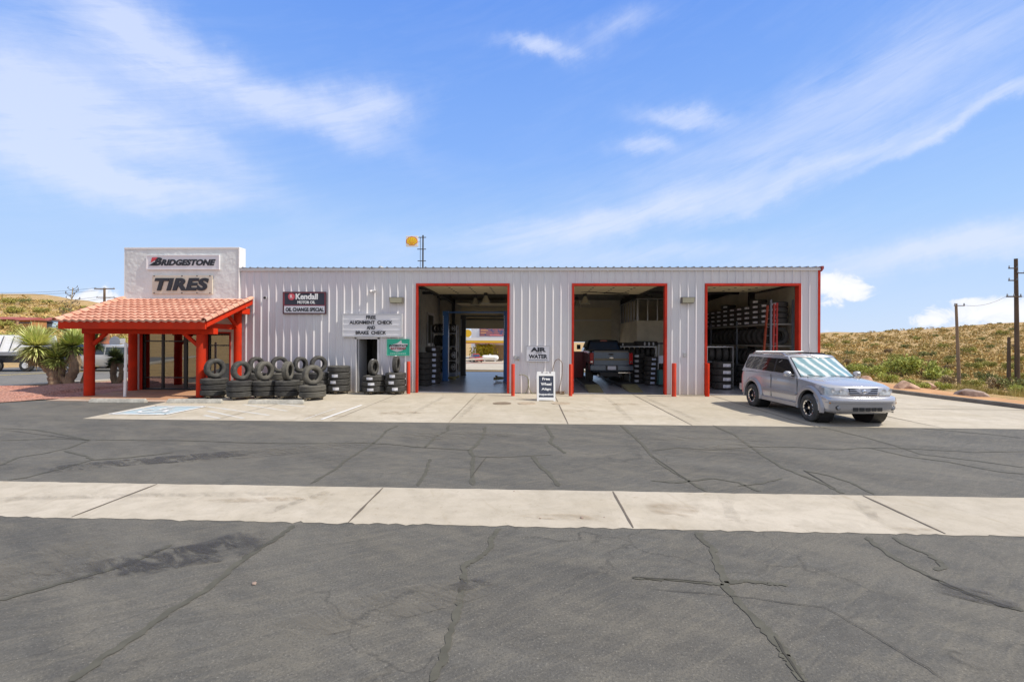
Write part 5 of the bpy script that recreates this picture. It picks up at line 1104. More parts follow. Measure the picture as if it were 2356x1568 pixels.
def vehicle(name, lab, cat, loc, rotz, sp, group=None):
    t = thing(name, lab, cat, loc, rotz, group)
    out = sp['outline']; zt = sp['top']; zb = sp['zb']; paint = sp['paint']
    xs = []
    for (x0, y0), (x1, y1) in zip(out, out[1:]):
        k = max(1, int(abs(x1-x0)/.22)); xs += [(lerp(x0, x1, i/k), lerp(y0, y1, i/k)) for i in range(k)]
    xs.append(out[-1])
    belt = sp.get('belt', .10)
    def lev(f, inset, zfun): return [(x*(1-inset*.25/2.3), max(.0, y-inset) if y > .05 else y, zfun(x)) for x, y in xs]
    m_ = MB()
    levels = [lev(0, .09, lambda x: zb), lev(0, .02, lambda x: zb+.07), lev(0, .0, lambda x: zb+.2), lev(0, .0, lambda x: lerp(zb, interp(zt, x), .62)), lev(0, .012, lambda x: interp(zt, x)-.12),
              lev(0, .035, lambda x: interp(zt, x)-.035), lev(0, .085, lambda x: interp(zt, x))]
    shell(m_, levels, crown=sp.get('crown', .05)); body = m_.build('body', paint, t)
    cutters = []
    for (ax, r_) in sp['arches']:
        for s in (-1, 1):
            c = MB(); c.lathe([(0, 0), (r_, 0), (r_, .7), (0, .7)], 40, 'y'); co = c.build('cut', paint); co.location = (ax, s*sp['w']-(.7 if s < 0 else 0)-s*.30+ (0 if s > 0 else 0), sp['r']+sp.get('arch_dz', 0)); cutters.append((co, s))
    # cutters sit in world space: place them with the vehicle
    for co, s in cutters:
        co.matrix_world = Matrix.Translation(loc) @ Matrix.Rotation(rotz, 4, 'Z') @ Matrix.Translation(co.location)
    body.data.materials.clear(); body.data.materials.append(paint)
    me0 = body; bpy.context.view_layer.update(); applied(body, [c for c, s in cutters])
    body.data.polygons.foreach_set('use_smooth', [True]*len(body.data.polygons)); body.data.set_sharp_from_angle(angle=R(32)); body.data.materials.clear(); body.data.materials.append(paint)
    # cabin
    cb = sp['cabin']; B = cb['belt']; T = cb['roof']   # each: xf, xr, w, z, bow
    def ring(P, grow=0.):
        xf, xr, w, z, bow = P; o = []
        for i in range(5): y = w*i/4*.97; o.append((xr+.04*(y/w)**2-grow, y+(.0 if i else .0), z))
        for i in range(11): o.append((lerp(xr+.06, xf-bow-.02, i/10), w+grow, z))
        for i in range(5): y = w*(4-i)/4*.97; o.append((xf-bow*(y/w)**2+grow, y, z))
        return o
    def rl(P, Q, f): return [(lerp(a[0], b[0], f), lerp(a[1], b[1], f), lerp(a[2], b[2], f)) for a, b in zip(P, Q)]
    r0, r1 = ring(B), ring(T); m_ = MB(); tin = [(x*.99+.01*(T[0]+T[1])/2, y*.90, z+.035) for x, y, z in r1]
    shell(m_, [r0, rl(r0, r1, .5), r1, tin], crown=cb.get('crown', .03), bottom=True); m_.build('cabin', sp.get('cabin_paint', paint), t, smooth=35)
    def side_y(z): return lerp(B[2], T[2], (z-B[3])/(T[3]-B[3]))
    for nm, poly, gm in sp['side_windows']:
        for s in (-1, 1):
            g = MB(); g.prism(poly, lambda u, v, t_: (u, s*(side_y(v)+t_), v), -.01, .006); wo = g.build(nm, gm, t)
            g = MB(); P = poly
            cx0 = sum(p[0] for p in P)/len(P); cz0 = sum(p[1] for p in P)/len(P)
    for key in ('windshield', 'rear_window'):
        if key not in sp: continue
        gm, f0, f1, wf = sp[key]; front_ = key == 'windshield'; g = MB(); NY_, NZ_ = 12, 4; vs = []
        for j in range(NZ_+1):
            f = lerp(f0, f1, j/NZ_); xb_ = lerp(B[0] if front_ else B[1], T[0] if front_ else T[1], f); w = lerp(B[2], T[2], f); z = lerp(B[3], T[3], f); bow = lerp(B[4], T[4], f)
            for i in range(NY_+1):
                y = w*wf*(-1+2*i/NY_); x = (xb_-bow*(y/w)**2+.008) if front_ else xb_+.04*(y/w)**2-.008; vs.append((x, y, z+.003))
        n = NY_+1; g.add(vs+[(x-(.012 if front_ else -.012), y, z) for x, y, z in vs], [(j*n+i, j*n+i+1, (j+1)*n+i+1, (j+1)*n+i) for j in range(NZ_) for i in range(NY_)]+[((NZ_+1)*n+j*n+i, (NZ_+1)*n+(j+1)*n+i, (NZ_+1)*n+(j+1)*n+i+1, (NZ_+1)*n+j*n+i+1) for j in range(NZ_) for i in range(NY_)])
        g.build(key, gm, t, normals=False, smooth=60)
        tr = MB(); E0 = [vs[i] for i in range(n)]; E1 = [vs[NZ_*n+i] for i in range(n)]; L0 = [vs[j*n] for j in range(NZ_+1)]; L1 = [vs[j*n+n-1] for j in range(NZ_+1)]
        tr.tube(E0, .012, 5); tr.tube(E1, .012, 5); tr.tube(L0, .012, 5); tr.tube(L1, .012, 5); tr.build('window_seal' if front_ else 'window_gasket', M_black, t)
    # wheels
    rt_ = sp['r']; tw = sp.get('tw', .24); wy = sp['w']-tw+sp.get('stance', .02)
    for ax, _ in sp['arches']:
        for s in (-1, 1):
            rim = MB(); rr_ = rt_*sp.get('rimf', .62); y0 = (wy, wy+tw) if s > 0 else (-wy, -wy-tw)
            def yy(f): return lerp(y0[0], y0[1], f)
            rim.lathe([(0, yy(.55)), (rr_*.2, yy(.62)), (rr_*.22, yy(.55)), (rr_*.45, yy(.5)), (rr_*.55, yy(.40)), (rr_*.93, yy(.45)), (rr_, yy(.5)), (rr_*1.0, yy(.1)), (0, yy(.1))], 32, 'y')
            for k in range(6):
                a = 2*math.pi*k/6+.3; rim.beam((rr_*.15*math.cos(a), yy(.6), rr_*.15*math.sin(a)), (rr_*.93*math.cos(a), yy(.62), rr_*.93*math.sin(a)), .05, rr_*.22)
            ro = rim.build('wheel', sp.get('rim', M_black), t, smooth=40); ro.location = (ax, 0, rt_)
            if s < 0 or True:
                ty = MB(); h0, h1 = yy(0), yy(1)
                pr = [(rr_, .12), (rr_+.02, .03), (lerp(rr_, rt_, .45), -.01), (rt_*.90, .03), (rt_*.965, .09), (rt_*.99, .17), (rt_, .3), (rt_, .36), (rt_*.98, .38), (rt_*.98, .42), (rt_, .44), (rt_, .56), (rt_*.98, .58), (rt_*.98, .62), (rt_, .64), (rt_, .7), (rt_*.99, .83), (rt_*.965, .91), (rt_*.90, .97), (lerp(rr_, rt_, .45), 1.01), (rr_+.02, .97), (rr_, .88)]
                ty.lathe([(a, yy(b)) for a, b in pr], 40, 'y', closed=True); to = ty.build('tire', M_rub, ro, smooth=40)
            lp = MB(); lp.lathe([(rr_*.9, yy(.80)), (rr_*.93, yy(.93)), (rr_*1.0, yy(.95)), (rr_*1.01, yy(.86)), (rr_*.97, yy(.6)), (rr_*.9, yy(.45))], 36, 'y'); lp.build('rim_lip', sp.get('lip', M_chrome), ro, smooth=40)
            if sp.get('lip_blocks'):
                lb = MB()
                for k in range(12):
                    a = 2*math.pi*k/12; lb.beam((rr_*.80*math.cos(a), yy(.90), rr_*.80*math.sin(a)), (rr_*.93*math.cos(a), yy(.92), rr_*.93*math.sin(a)), .012, rr_*(.30 if k % 2 else .16))
                lb.lathe([(0, yy(.86)), (rr_*.16, yy(.86)), (rr_*.17, yy(.6))], 14, 'y')
                lb.build('rim_edge_blocks', M_chrome, ro)
    return t, side_y, wy
# --- the silver estate car in front of the third bay
rF = Vector(G(1875, 969)); rR = Vector(G(1733, 931.7)); rFF = Vector(G(2009, 969.8))
dirv = (rF-rR).normalized(); WB = 2.8; angv = math.atan2(dirv.y, dirv.x)
mid = rF - dirv*WB*.5; leftv = Vector((-dirv.y, dirv.x))   # car's left; near side seen = car's right (x smaller)
M_silver = carpaint('silver_paint', (.52, .515, .53), .40, .2)
M_tint = mat('tinted_car_glass', (.03, .026, .024), .04, spec=.7)
def shade_mat():
    t = NT('windshield_sunshade', .16); w_ = t.n.new('ShaderNodeTexWave'); w_.wave_type = 'BANDS'; w_.bands_direction = 'Y'; w_.inputs['Scale'].default_value = 1.15; w_.inputs['Distortion'].default_value = 2.2; w_.inputs['Detail'].default_value = 2; w_.inputs['Detail Scale'].default_value = 1.5
    mp = t.n.new('ShaderNodeMapping'); mp.inputs['Rotation'].default_value = (0, 0, R(0)); mp.inputs['Location'].default_value = (0, .12, 0); t.l.new(t.co, mp.inputs[0])
    sh_ = t.n.new('ShaderNodeVectorMath'); sh_.operation = 'ADD'; t.l.new(mp.outputs[0], sh_.inputs[0]); sx = t.n.new('ShaderNodeSeparateXYZ'); t.l.new(t.co, sx.inputs[0]); cb_ = t.n.new('ShaderNodeCombineXYZ'); t.l.new(t.math('MULTIPLY', sx.outputs[2], .55), cb_.inputs[1]); t.l.new(cb_.outputs[0], sh_.inputs[1]); t.l.new(sh_.outputs[0], w_.inputs['Vector'])
    c = t.noise(14, 3, .6); x = t.ramp(w_.outputs['Fac'], [(.3, (.20, .33, .36)), (.6, (.32, .45, .48)), (.75, (.62, .66, .65)), (1., (.74, .76, .74))]); x = t.mix(t.ramp(c, [(.3, .35), (.6, 0.)]), x, (.12, .26, .30))
    t.b.inputs['Coat Weight'].default_value = .6; return t.out(x)
SUV = dict(w=.86, r=.355, zb=.31, tw=.255, stance=.055, rimf=.58, rim=M_black, lip=M_chrome, lip_blocks=True, paint=M_silver, arches=[(1.4, .445), (-1.4, .445)], arch_dz=.02, crown=.045,
    outline=[(-2.34, .0), (-2.33, .45), (-2.29, .70), (-2.18, .82), (-1.9, .86), (1.55, .86), (1.78, .85), (1.95, .80), (2.05, .70), (2.10, .45), (2.12, .0)],
    top=[(-2.4, 1.10), (-1.8, 1.13), (.2, 1.12), (.75, 1.11), (1.2, 1.075), (1.7, 1.015), (1.95, .97), (2.15, .93)],
    cabin=dict(belt=(1.00, -2.28, .79, 1.09, .17), roof=(.24, -2.04, .665, 1.64, .10), crown=.035),
    windshield=(shade_mat(), .05, .95, .93), rear_window=(M_tint, .12, .9, .86),
    side_windows=[('rear_side_window', [(-2.04, 1.20), (-.42, 1.17), (-.40, 1.57), (-1.84, 1.585), (-1.96, 1.55), (-2.04, 1.44), (-2.08, 1.28)], M_tint), ('front_side_window', [(-.33, 1.17), (.62, 1.16), (.60, 1.21), (.20, 1.545), (.10, 1.57), (-.31, 1.57)], M_tint)])
loc = (mid.x+leftv.x*.72, mid.y+leftv.y*.72, .004)
car, sy_, wy_ = vehicle('parked_car', 'silver long-roof off-road estate car with a windshield sunshade, parked outside the third bay', 'car', loc, angv, SUV)
def cpart(nm, mb, m, smooth=None, bevel=0, parent=None): return mb.build(nm, m, parent or car, smooth=smooth, bevel=bevel)
def bump_x(y): return interp([(0, 2.255), (.45, 2.235), (.70, 2.175), (.82, 2.07), (.875, 1.90), (.88, 1.80)], y)
M_clad = carpaint('silver_cladding', (.37, .36, .37), .3, .36)
# window pillars trim
for s in (-1, 1):
    q = MB(); q.prism([(-.415, 1.17), (-.335, 1.17), (-.315, 1.57), (-.395, 1.57)], lambda u, v, t_: (u, s*(sy_(v)+t_), v), -.01, .0075); cpart('door_pillar', q, M_black)
    # wheel-arch flares
    for ax in (1.4, -1.4):
        rings = []
        for k in range(25):
            a = R(-14+208*k/24); ca, sa = math.cos(a), math.sin(a); zc = .375
            rings.append([(ax+rr_*ca, s*yy_, max(.30, zc+rr_*sa)) for rr_, yy_ in ((.44, .80), (.44, .905), (.462, .918), (.52, .905), (.56, .862))])
        q = MB(); q.loft(rings, cap=False, closed=False); o_ = cpart('wheel_arch', q, M_clad, smooth=45)
        q = MB(); q.lathe([(0, .5), (.43, .5), (.43, .84)], 30, 'y', (ax, 0, .375)); q.v = [(x, s*y, z) for x, y, z in q.v]; cpart('wheel_well', q, M_black)
    q = MB()   # side moulding, sill
    q.prism([(-.86, .60), (.80, .60), (.86, .66), (.80, .69), (-.86, .69)], lambda u, v, t_: (u, s*(.86+t_), v), -.01, .025); cpart('side_moulding', q, M_clad, bevel=.006)
    q = MB(); q.prism([(-.88, .30), (.84, .30), (.87, .42), (-.9, .42)], lambda u, v, t_: (u, s*(.85+t_), v), -.02, .035); cpart('side_step', q, M_clad, bevel=.01)
    for x in (-.37, .88): q = MB(); q.beam((x, s*.862, .45), (x-.01, s*.862, 1.10), .008, .014) ; cpart('door_seam', q, M_black)
    q = MB(); q.box(-.40, .9, s*.8625-.002, s*.8625+.002, 1.035, 1.043) if False else q.beam((-1.0, s*.853, .44), (-.93, s*.853, .80), .006, .01); cpart('door_seam', q, M_black)
    for x in (-.98, -.18): q = MB(); q.box(x-.085, x+.085, s*.862-.012, s*.862+.022, .965, 1.0); cpart('door_handle', q, M_silver, bevel=.008)
    # mirrors
    q = MB(); q.loft([[(.60+dx+.05*f, s*(.86+.20*f2), 1.165+dz) for dx, dz in ((-.05*k, -.08*k2), (.06*k, -.07*k2), (.08*k, .05*k2), (.02*k, .09*k2), (-.06*k, .07*k2))] for f, f2, k, k2 in ((0, 0, .5, .5), (.2, .3, 1, 1), (.2, .8, 1, 1.0), (0, 1.0, .5, .6))]); cpart('side_mirror', q, M_silver, smooth=60, bevel=.012)
    q = MB(); q.tube([(.62, s*.80, 1.12), (.62, s*.9, 1.14)], .03, 6); cpart('mirror_stalk', q, M_black)
    # roof rails
    q = MB(); q.tube([(-1.85, s*.60, 1.665), (-1.75, s*.60, 1.72), (-.25, s*.60, 1.715), (-.05, s*.60, 1.66)], .022, 8); cpart('roof_rail', q, M_chrome if s < 0 else M_black, smooth=50)
    # lights
    def fx(y): return interp([(0, 2.12), (.45, 2.10), (.70, 2.05), (.80, 1.95), (.85, 1.78), (.86, 1.5)], y)
    pts = [(.40, .72), (.40, .855), (.62, .87), (.78, .875), (.83, .86), (.835, .74), (.8, .715)]
    q = MB(); N_ = 10; top_ = []; bot_ = []
    for i in range(N_+1):
        y = .39+.445*i/N_; x = fx(y)+.012
        bot_.append((x, s*y, .765)); top_.append((x-.035, s*y, .935-.01*i/N_))
    q.add(bot_+top_+[(p[0]-.06, p[1], p[2]) for p in bot_]+[(p[0]-.06, p[1], p[2]) for p in top_], [(i, i+1, N_+2+i, N_+1+i) for i in range(N_)]+[(N_+1+i, N_+2+i, 3*(N_+1)+i+1, 3*(N_+1)+i) for i in range(N_)]+[(i, 2*(N_+1)+i, 2*(N_+1)+i+1, i+1) for i in range(N_)]+[(0, N_+1, 3*(N_+1), 2*(N_+1)), (N_, 3*N_+2, 4*N_+3, 2*N_+1)])
    hl = cpart('headlight', q, mat('headlight_lens', (.30, .31, .31), .08, .2, col2=(.60, .60, .57), vs=9, coat=1.), smooth=40)
    for yb_, r_ in ((.52, .055), (.70, .05)): q = MB(); q.lathe([(0, .0), (r_*.6, .004), (r_, .006), (r_, 0)], 16, 'x', (fx(yb_)-.004, s*yb_, .855)); cpart('lamp_bowl', q, mat('bowl_silver', (.6, .6, .6), .25, .3), parent=hl)
    q = MB(); q.lathe([(0, .006), (.03, .006), (.042, .003), (.043, -.02)], 18, 'x', (bump_x(.66)+.002, s*.66, .465)); cpart('fog_light', q, mat('fog_lens', (.34, .35, .37), .15, .1), smooth=40)
    q = MB(); q.box(2.02, 2.098, s*.80-.02, s*.80+.02, .55, .60); cpart('marker_light', q, mat('amber_lens', (.55, .22, .02), .2), bevel=.004)
# bumper as a bowed bar with a lower intake
def bump(y, push=.0): return interp([(0, 2.255), (.45, 2.235), (.70, 2.175), (.82, 2.07), (.875, 1.90), (.88, 1.80)], y)+push
prof = [(.33, -.10), (.36, -.02), (.45, .0), (.56, .0), (.585, .02), (.64, .02), (.705, .0), (.73, -.05), (.735, -.14)]
ys = [-.88, -.875, -.85, -.82, -.76, -.70, -.6, -.45, -.3, -.15, 0, .15, .3, .45, .6, .70, .76, .82, .85, .875, .88]
q = MB(); rings = []
for i, y in enumerate(ys):
    xb__ = bump(abs(y)) if i not in (0, len(ys)-1) else 1.82
    rings.append([(xb__+dx-(.04 if z < .38 else 0), y*(1.0), z) for z, dx in prof]+[(xb__-.28, y*.97, .735), (xb__-.28, y*.97, .33)])
q.loft(rings); bp_ = cpart('bumper', q, M_silver, smooth=50)
q = MB()
for z0, z1 in ((.385, .455),):
    for i in range(5): ya, yb_ = -.36+i*.146, -.36+i*.146+.132; q.add([(bump(abs(ya))+.004, ya, z0), (bump(abs(yb_))+.004, yb_, z0), (bump(abs(yb_))+.004, yb_, z1+.02), (bump(abs(ya))+.004, ya, z1+.02)], [(0, 1, 2, 3)])
cpart('lower_intake', q, M_black, parent=bp_, )
q = MB(); q.tube([(bump(abs(y))+.006, y, .576) for y in ys[2:-2]], .010, 5); cpart('bumper_crease', q, M_clad, parent=bp_)
for s in (-1, 1): q = MB(); q.lathe([(0, .001), (.055, .001), (.065, -.03)], 18, 'x', (bump_x(.66), s*.66, .465)); cpart('fog_recess', q, M_dsteel, parent=bp_)
# grille
q = MB(); q.prism([(-.33, .765), (.33, .765), (.365, .935), (-.365, .935)], lambda u, v, t_: (fx(abs(u))+t_-(v-.765)*.12, u, v), -.03, .014); gr = cpart('grille', q, M_black)
for z in (.80, .845, .89, .932): q = MB(); q.tube([(fx(abs(y))+.02-(z-.765)*.12, y, z) for y in (-.345, -.2, 0, .2, .345)], .0065, 6); cpart('grille_bar', q, M_chrome, parent=gr)
q = MB(); q.lathe([(0, .03), (.03, .03), (.045, .02), (.052, 0)], 18, 'x', (fx(0)+.01, 0, .855)); cpart('emblem', q, M_chrome, smooth=40, parent=gr)
q = MB(); q.tube([(-1.42, -.76, 1.745), (-1.42, .76, 1.745)], .024, 8); q.tube([(-1.42, -.60, 1.7), (-1.42, -.60, 1.75)], .02, 6); q.tube([(-1.42, .60, 1.7), (-1.42, .60, 1.75)], .02, 6); cpart('roof_crossbar', q, mat('white_bar', (.78, .78, .78), .35), smooth=50)
q = MB(); q.tube([(1.02, -.12, 1.12), (.93, -.62, 1.17)], .008, 5); q.tube([(1.04, .50, 1.125), (.98, -.02, 1.16)], .008, 5); cpart('wiper', q, M_black)
q = MB(); q.tube([(1.12, -.72, 1.06), (1.10, -.725, 1.15)], .006, 5); cpart('antenna_base', q, M_black)
q = MB(); q.tube([(.25, -.1, 1.68), (.2, -.1, 2.0)], .004, 4); cpart('antenna', q, M_black)
q = MB(); q.box(-2.40, -2.2, -.80, .80, .45, .66); cpart('rear_bumper', q, M_clad, bevel=.03)
q = MB(); q.box(-1.9, 1.6, -.62, .62, .22, .36); cpart('underbody', q, M_black)
q = MB()   # white squiggles of scratched tint film on the near rear side glass
for pts_ in ([(-1.95, 1.20), (-1.8, 1.32), (-1.55, 1.46), (-1.38, 1.53)], [(-1.9, 1.42), (-1.75, 1.53)], [(-1.66, 1.14), (-1.58, 1.25)], [(-1.35, 1.40), (-1.27, 1.47), (-1.22, 1.46), (-1.08, 1.55)], [(-1.42, 1.16), (-1.30, 1.28), (-1.25, 1.26), (-1.05, 1.38), (-.85, 1.41)], [(-1.05, 1.15), (-.82, 1.29)], [(-.22, 1.44), (-.08, 1.52)]):
    q.tube([(x, -(sy_(1.19+(z-1.12)*.84)+.008), 1.19+(z-1.12)*.84) for x, z in pts_], .006, 4)
cpart('window_scratches', q, mat('film_scratch', (.45, .44, .42), .4))
# --- dark pickup on the alignment ramps
M_navy = carpaint('dark_blue_paint', (.022, .03, .045), .3, .25)
M_navy_reflect = carpaint('navy_slate_reflection', (.085, .115, .16), .6, .25)  # lighter slate colour paints a reflection on the pickup's tailgate and bumper
TB = W(*c6(567, 1100), 3.5); txc = W(*c6(568, 1000), 3.45)[0]
PK = dict(w=.98, r=.44, zb=.60, tw=.30, stance=.03, rimf=.55, rim=M_dsteel, lip=M_dsteel, paint=M_navy, arches=[(1.85, .54), (-1.85, .54)], arch_dz=.06, crown=.01,
    outline=[(-2.98, .0), (-2.98, .72), (-2.97, .90), (-2.90, .97), (-2.6, .98), (2.3, .98), (2.6, .93), (2.75, .7), (2.8, 0)],
    top=[(-3, 1.58), (.1, 1.58), (.3, 1.56), (1.2, 1.50), (2.3, 1.42), (2.8, 1.34)],
    cabin=dict(belt=(1.35, -1.05, .90, 1.54, .15), roof=(.75, -.72, .74, 2.06, .08), crown=.03),
    windshield=(M_glass, .1, .92, .9), rear_window=(mat('blue_rear_glass', (.03, .06, .12), .04, spec=1.), .1, .86, .90),
    side_windows=[('rear_side_window', [(-.80, 1.62), (.05, 1.62), (.05, 1.97), (-.55, 1.97)], M_glass), ('front_side_window', [(.12, 1.62), (1.02, 1.62), (.70, 1.97), (.12, 1.97)], M_glass)])
pk, psy, pwy = vehicle('pickup_truck', 'dark blue pickup seen from behind, tailgate facing out of the second bay', 'pickup truck', (txc, 3.45+2.98, .02), R(90), PK)
def pp_(nm, mb, m, smooth=None, bevel=0, parent=None): return mb.build(nm, m, parent or pk, smooth=smooth, bevel=bevel)
q = MB(); q.box(-3.02, -2.97, -.80, .80, .93, 1.60); tg = pp_('tailgate', q, M_navy_reflect, bevel=.012)
q = MB(); q.box(-3.035, -3.02, -.76, .76, 1.15, 1.25); q.box(-3.03, -3.02, -.77, .77, 1.54, 1.585); pp_('tailgate_trim', q, mat('bronze_trim', (.13, .115, .08), .35, .4), parent=tg, bevel=.004)
q = MB(); q.box(-3.03, -3.021, -.10, .12, 1.40, 1.47); pp_('tailgate_handle', q, M_black, parent=tg, bevel=.004)
q = MB(); q.prism([(-.10, .0), (-.06, .03), (-.03, .03), (-.02, .045), (.03, .045), (.04, .03), (.07, .03), (.11, 0), (.07, -.03), (.04, -.03), (.03, -.045), (-.02, -.045), (-.03, -.03), (-.06, -.03)], lambda u, v, t_: (t_, -u, 1.275+v*.8), -3.05, -3.034); pp_('tailgate_emblem', q, M_chrome, parent=tg)
q = MB(); q.box(-3.0, -1.05, -.86, .86, 1.585, 1.625); pp_('bed_cover', q, M_black, bevel=.01)
for s in (-1, 1):
    q = MB(); q.box(-3.03, -2.9, s*.90-.085, s*.90+.085, 1.0, 1.50); tl = pp_('tail_light', q, mat('red_lens', (.35, .01, .015), .15), bevel=.02)
    q = MB(); q.box(-3.037, -3.03, s*.90-.05, s*.90+.05, 1.05, 1.12); pp_('reverse_lens', q, M_chrome, parent=tl)
    q = MB(); q.loft([[(1.0+dx, s*(.95+f), 1.72+dz) for dx, dz in ((-.04, -.13), (.06, -.12), (.06, .12), (-.04, .13))] for f in (.02, .22)]); pp_('side_mirror', q, M_black, bevel=.02)
    q = MB(); q.box(-2.15, -2.12, s*.98-.26 if s > 0 else -.98, s*.98 if s > 0 else -.98+.26, .22, .62); pp_('mud_flap', q, M_black)
q = MB(); q.box(-3.16, -2.95, -.98, .98, .70, .92); bmp = pp_('rear_bumper', q, M_navy_reflect, bevel=.02)
q = MB(); q.box(-3.172, -3.16, -.19, .19, .735, .90); q.v = q.v; pl_ = pp_('licence_plate', q, mat('plate_white', (.62, .62, .66), .4), parent=bmp, bevel=.003)
q = MB(); q.box(-3.165, -3.16, -.28, .28, .70, .915); pp_('plate_recess', q, M_black, parent=bmp)
q = MB(); q.beam((-3.10, -.95, .60), (-3.10, -.30, .60), .04, .03); pp_('step_bar', q, M_chrome)
q = MB(); q.box(-2.9, 2.4, -.5, .5, .42, .62); pp_('chassis', q, M_black)
q = MB(); q.tube([(-1.85, -.8, .44), (-1.85, .8, .44)], .07, 10); q.lathe([(0, -.2), (.18, -.14), (.2, 0), (.18, .14), (0, .2)], 14, 'x', (-1.85, .05, .44)); pp_('rear_axle', q, M_dsteel)
q = MB(); q.tube([(-2.6, .55, .47), (-2.98, .6, .46)], .045, 8); pp_('exhaust_pipe', q, M_steel)
q = MB(); q.box(-.80, -.74, -.17, .17, 2.035, 2.085); pp_('brake_lamp', q, mat('pale_red_lens', (.6, .16, .12), .3), bevel=.006)
q = MB(); q.box(-1.02, -1.00, -.17, .17, 1.60, 1.93); pp_('sliding_window_frame', q, M_black) if False else None
# --- street vehicles on the left road
M_beige = carpaint('champagne_paint', (.50, .48, .44), .3, .3); M_wht = carpaint('white_paint', (.72, .72, .72), .0, .3); M_redp = carpaint('red_paint', (.45, .02, .03), .1, .3); M_bluep = carpaint('blue_paint', (.05, .12, .35), .3, .3)
SPC = dict(w=.90, r=.36, zb=.28, tw=.22, rimf=.68, rim=M_steel, lip=M_steel, paint=M_beige, arches=[(1.42, .43), (-1.42, .43)], arch_dz=.01, crown=.04,
    outline=[(-2.4, .0), (-2.38, .5), (-2.33, .78), (-2.1, .89), (1.6, .90), (1.95, .84), (2.2, .68), (2.3, .4), (2.33, 0)],
    top=[(-2.4, 1.02), (.6, 1.0), (1.0, .98), (1.7, .90), (2.35, .72)],
    cabin=dict(belt=(1.15, -2.3, .83, .99, .2), roof=(.25, -1.9, .68, 1.62, .1), crown=.03), windshield=(M_glass, .06, .93, .92), rear_window=(M_glass, .15, .9, .85),
    side_windows=[('rear_side_window', [(-2.0, 1.08), (-.45, 1.06), (-.45, 1.52), (-1.72, 1.52)], M_glass), ('front_side_window', [(-.38, 1.06), (.72, 1.05), (.18, 1.51), (-.38, 1.52)], M_glass)])
def simple_car(lab, px, py, head, sp, cat='car', gr_='vehicles on the far street', dz=0):
    x, y = G(px, py); t, a, b = vehicle('street_car', lab, cat, (x, y, .015), head, sp, gr_)
    for s in (-1, 1):
        q = MB(); q.box(2.05, 2.25, s*.66-.13, s*.66+.13, .66, .78); q.build('headlight', M_chrome, t, bevel=.02); q = MB(); q.box(-2.41, -2.3, s*.72-.1, s*.72+.1, .75, .95); q.build('tail_light', mat('red_lens', (0, 0, 0)), t, bevel=.01)
    q = MB(); q.box(2.1, 2.36, -.6, .6, .32, .5); q.build('bumper', M_black, t, bevel=.03); return t
simple_car('champagne SUV on the far street, seen between the red porch posts', 246, 852.5, R(188), SPC)
SP2 = dict(SPC); SP2['paint'] = M_wht; simple_car('white car behind the champagne SUV on the far street', 292, 846, R(186), SP2)
SP3 = dict(SPC); SP3['paint'] = M_bluep; simple_car('dark blue car just ahead of the champagne SUV', 186, 846, R(188), SP3)
# --- white utility trailer / flatbed at the far left
x, y = G(42, 853); tk = thing('flatbed_truck', 'work trailer with a big slanted white panel and a dark underframe, far left street', 'trailer', (x, y, .012), R(8), 'vehicles on the far street')
q = MB(); q.prism([(-3.4, 1.22), (1.75, 1.22), (1.45, 2.25), (-3.6, 2.28)], lambda u, v, t_: (u, t_+(v-1.22)*.75, v), -.95, -.88); q.build('white_panel', M_wht, tk, bevel=.02)
q = MB(); q.prism([(-3.4, 1.22), (1.75, 1.22), (1.45, 2.25), (-3.6, 2.28)], lambda u, v, t_: (u, t_, v), .8, .9); q.build('white_panel', M_wht, tk)
for a, b in ((-.25, -.55), (.35, .05), (.55, .95)): q = MB(); q.beam((a, -.98, 1.3), (b, -.30, 2.2), .02, .06); q.build('panel_strut', M_dsteel, tk)
q = MB(); q.box(-3.6, 2.1, -1.0, 1.0, 1.0, 1.2); q.build('deck', M_steel, tk); q = MB(); q.box(-3.0, 1.9, -.7, .7, .55, .98); q.build('underframe', M_dsteel, tk)
q = MB(); q.box(-3.4, -.9, -1.06, -1.0, .4, 1.0); q.build('side_box', mat('pale_blue_box', (.55, .62, .72), .5), tk)
for xx in (-.55, 1.2, -2.6): q = MB(); q.lathe([(0, 0), (.2, 0), (.36, .02), (.38, .06), (.38, .22), (.3, .25), (0, .25)], 24, 'y', (xx, -.95, .38)); w_ = q.build('wheel', M_rub, tk, smooth=40); q = MB(); q.lathe([(0, -.02), (.17, -.02), (.2, .02)], 20, 'y', (xx, -.95, .38)); q.build('rim', M_white, w_)
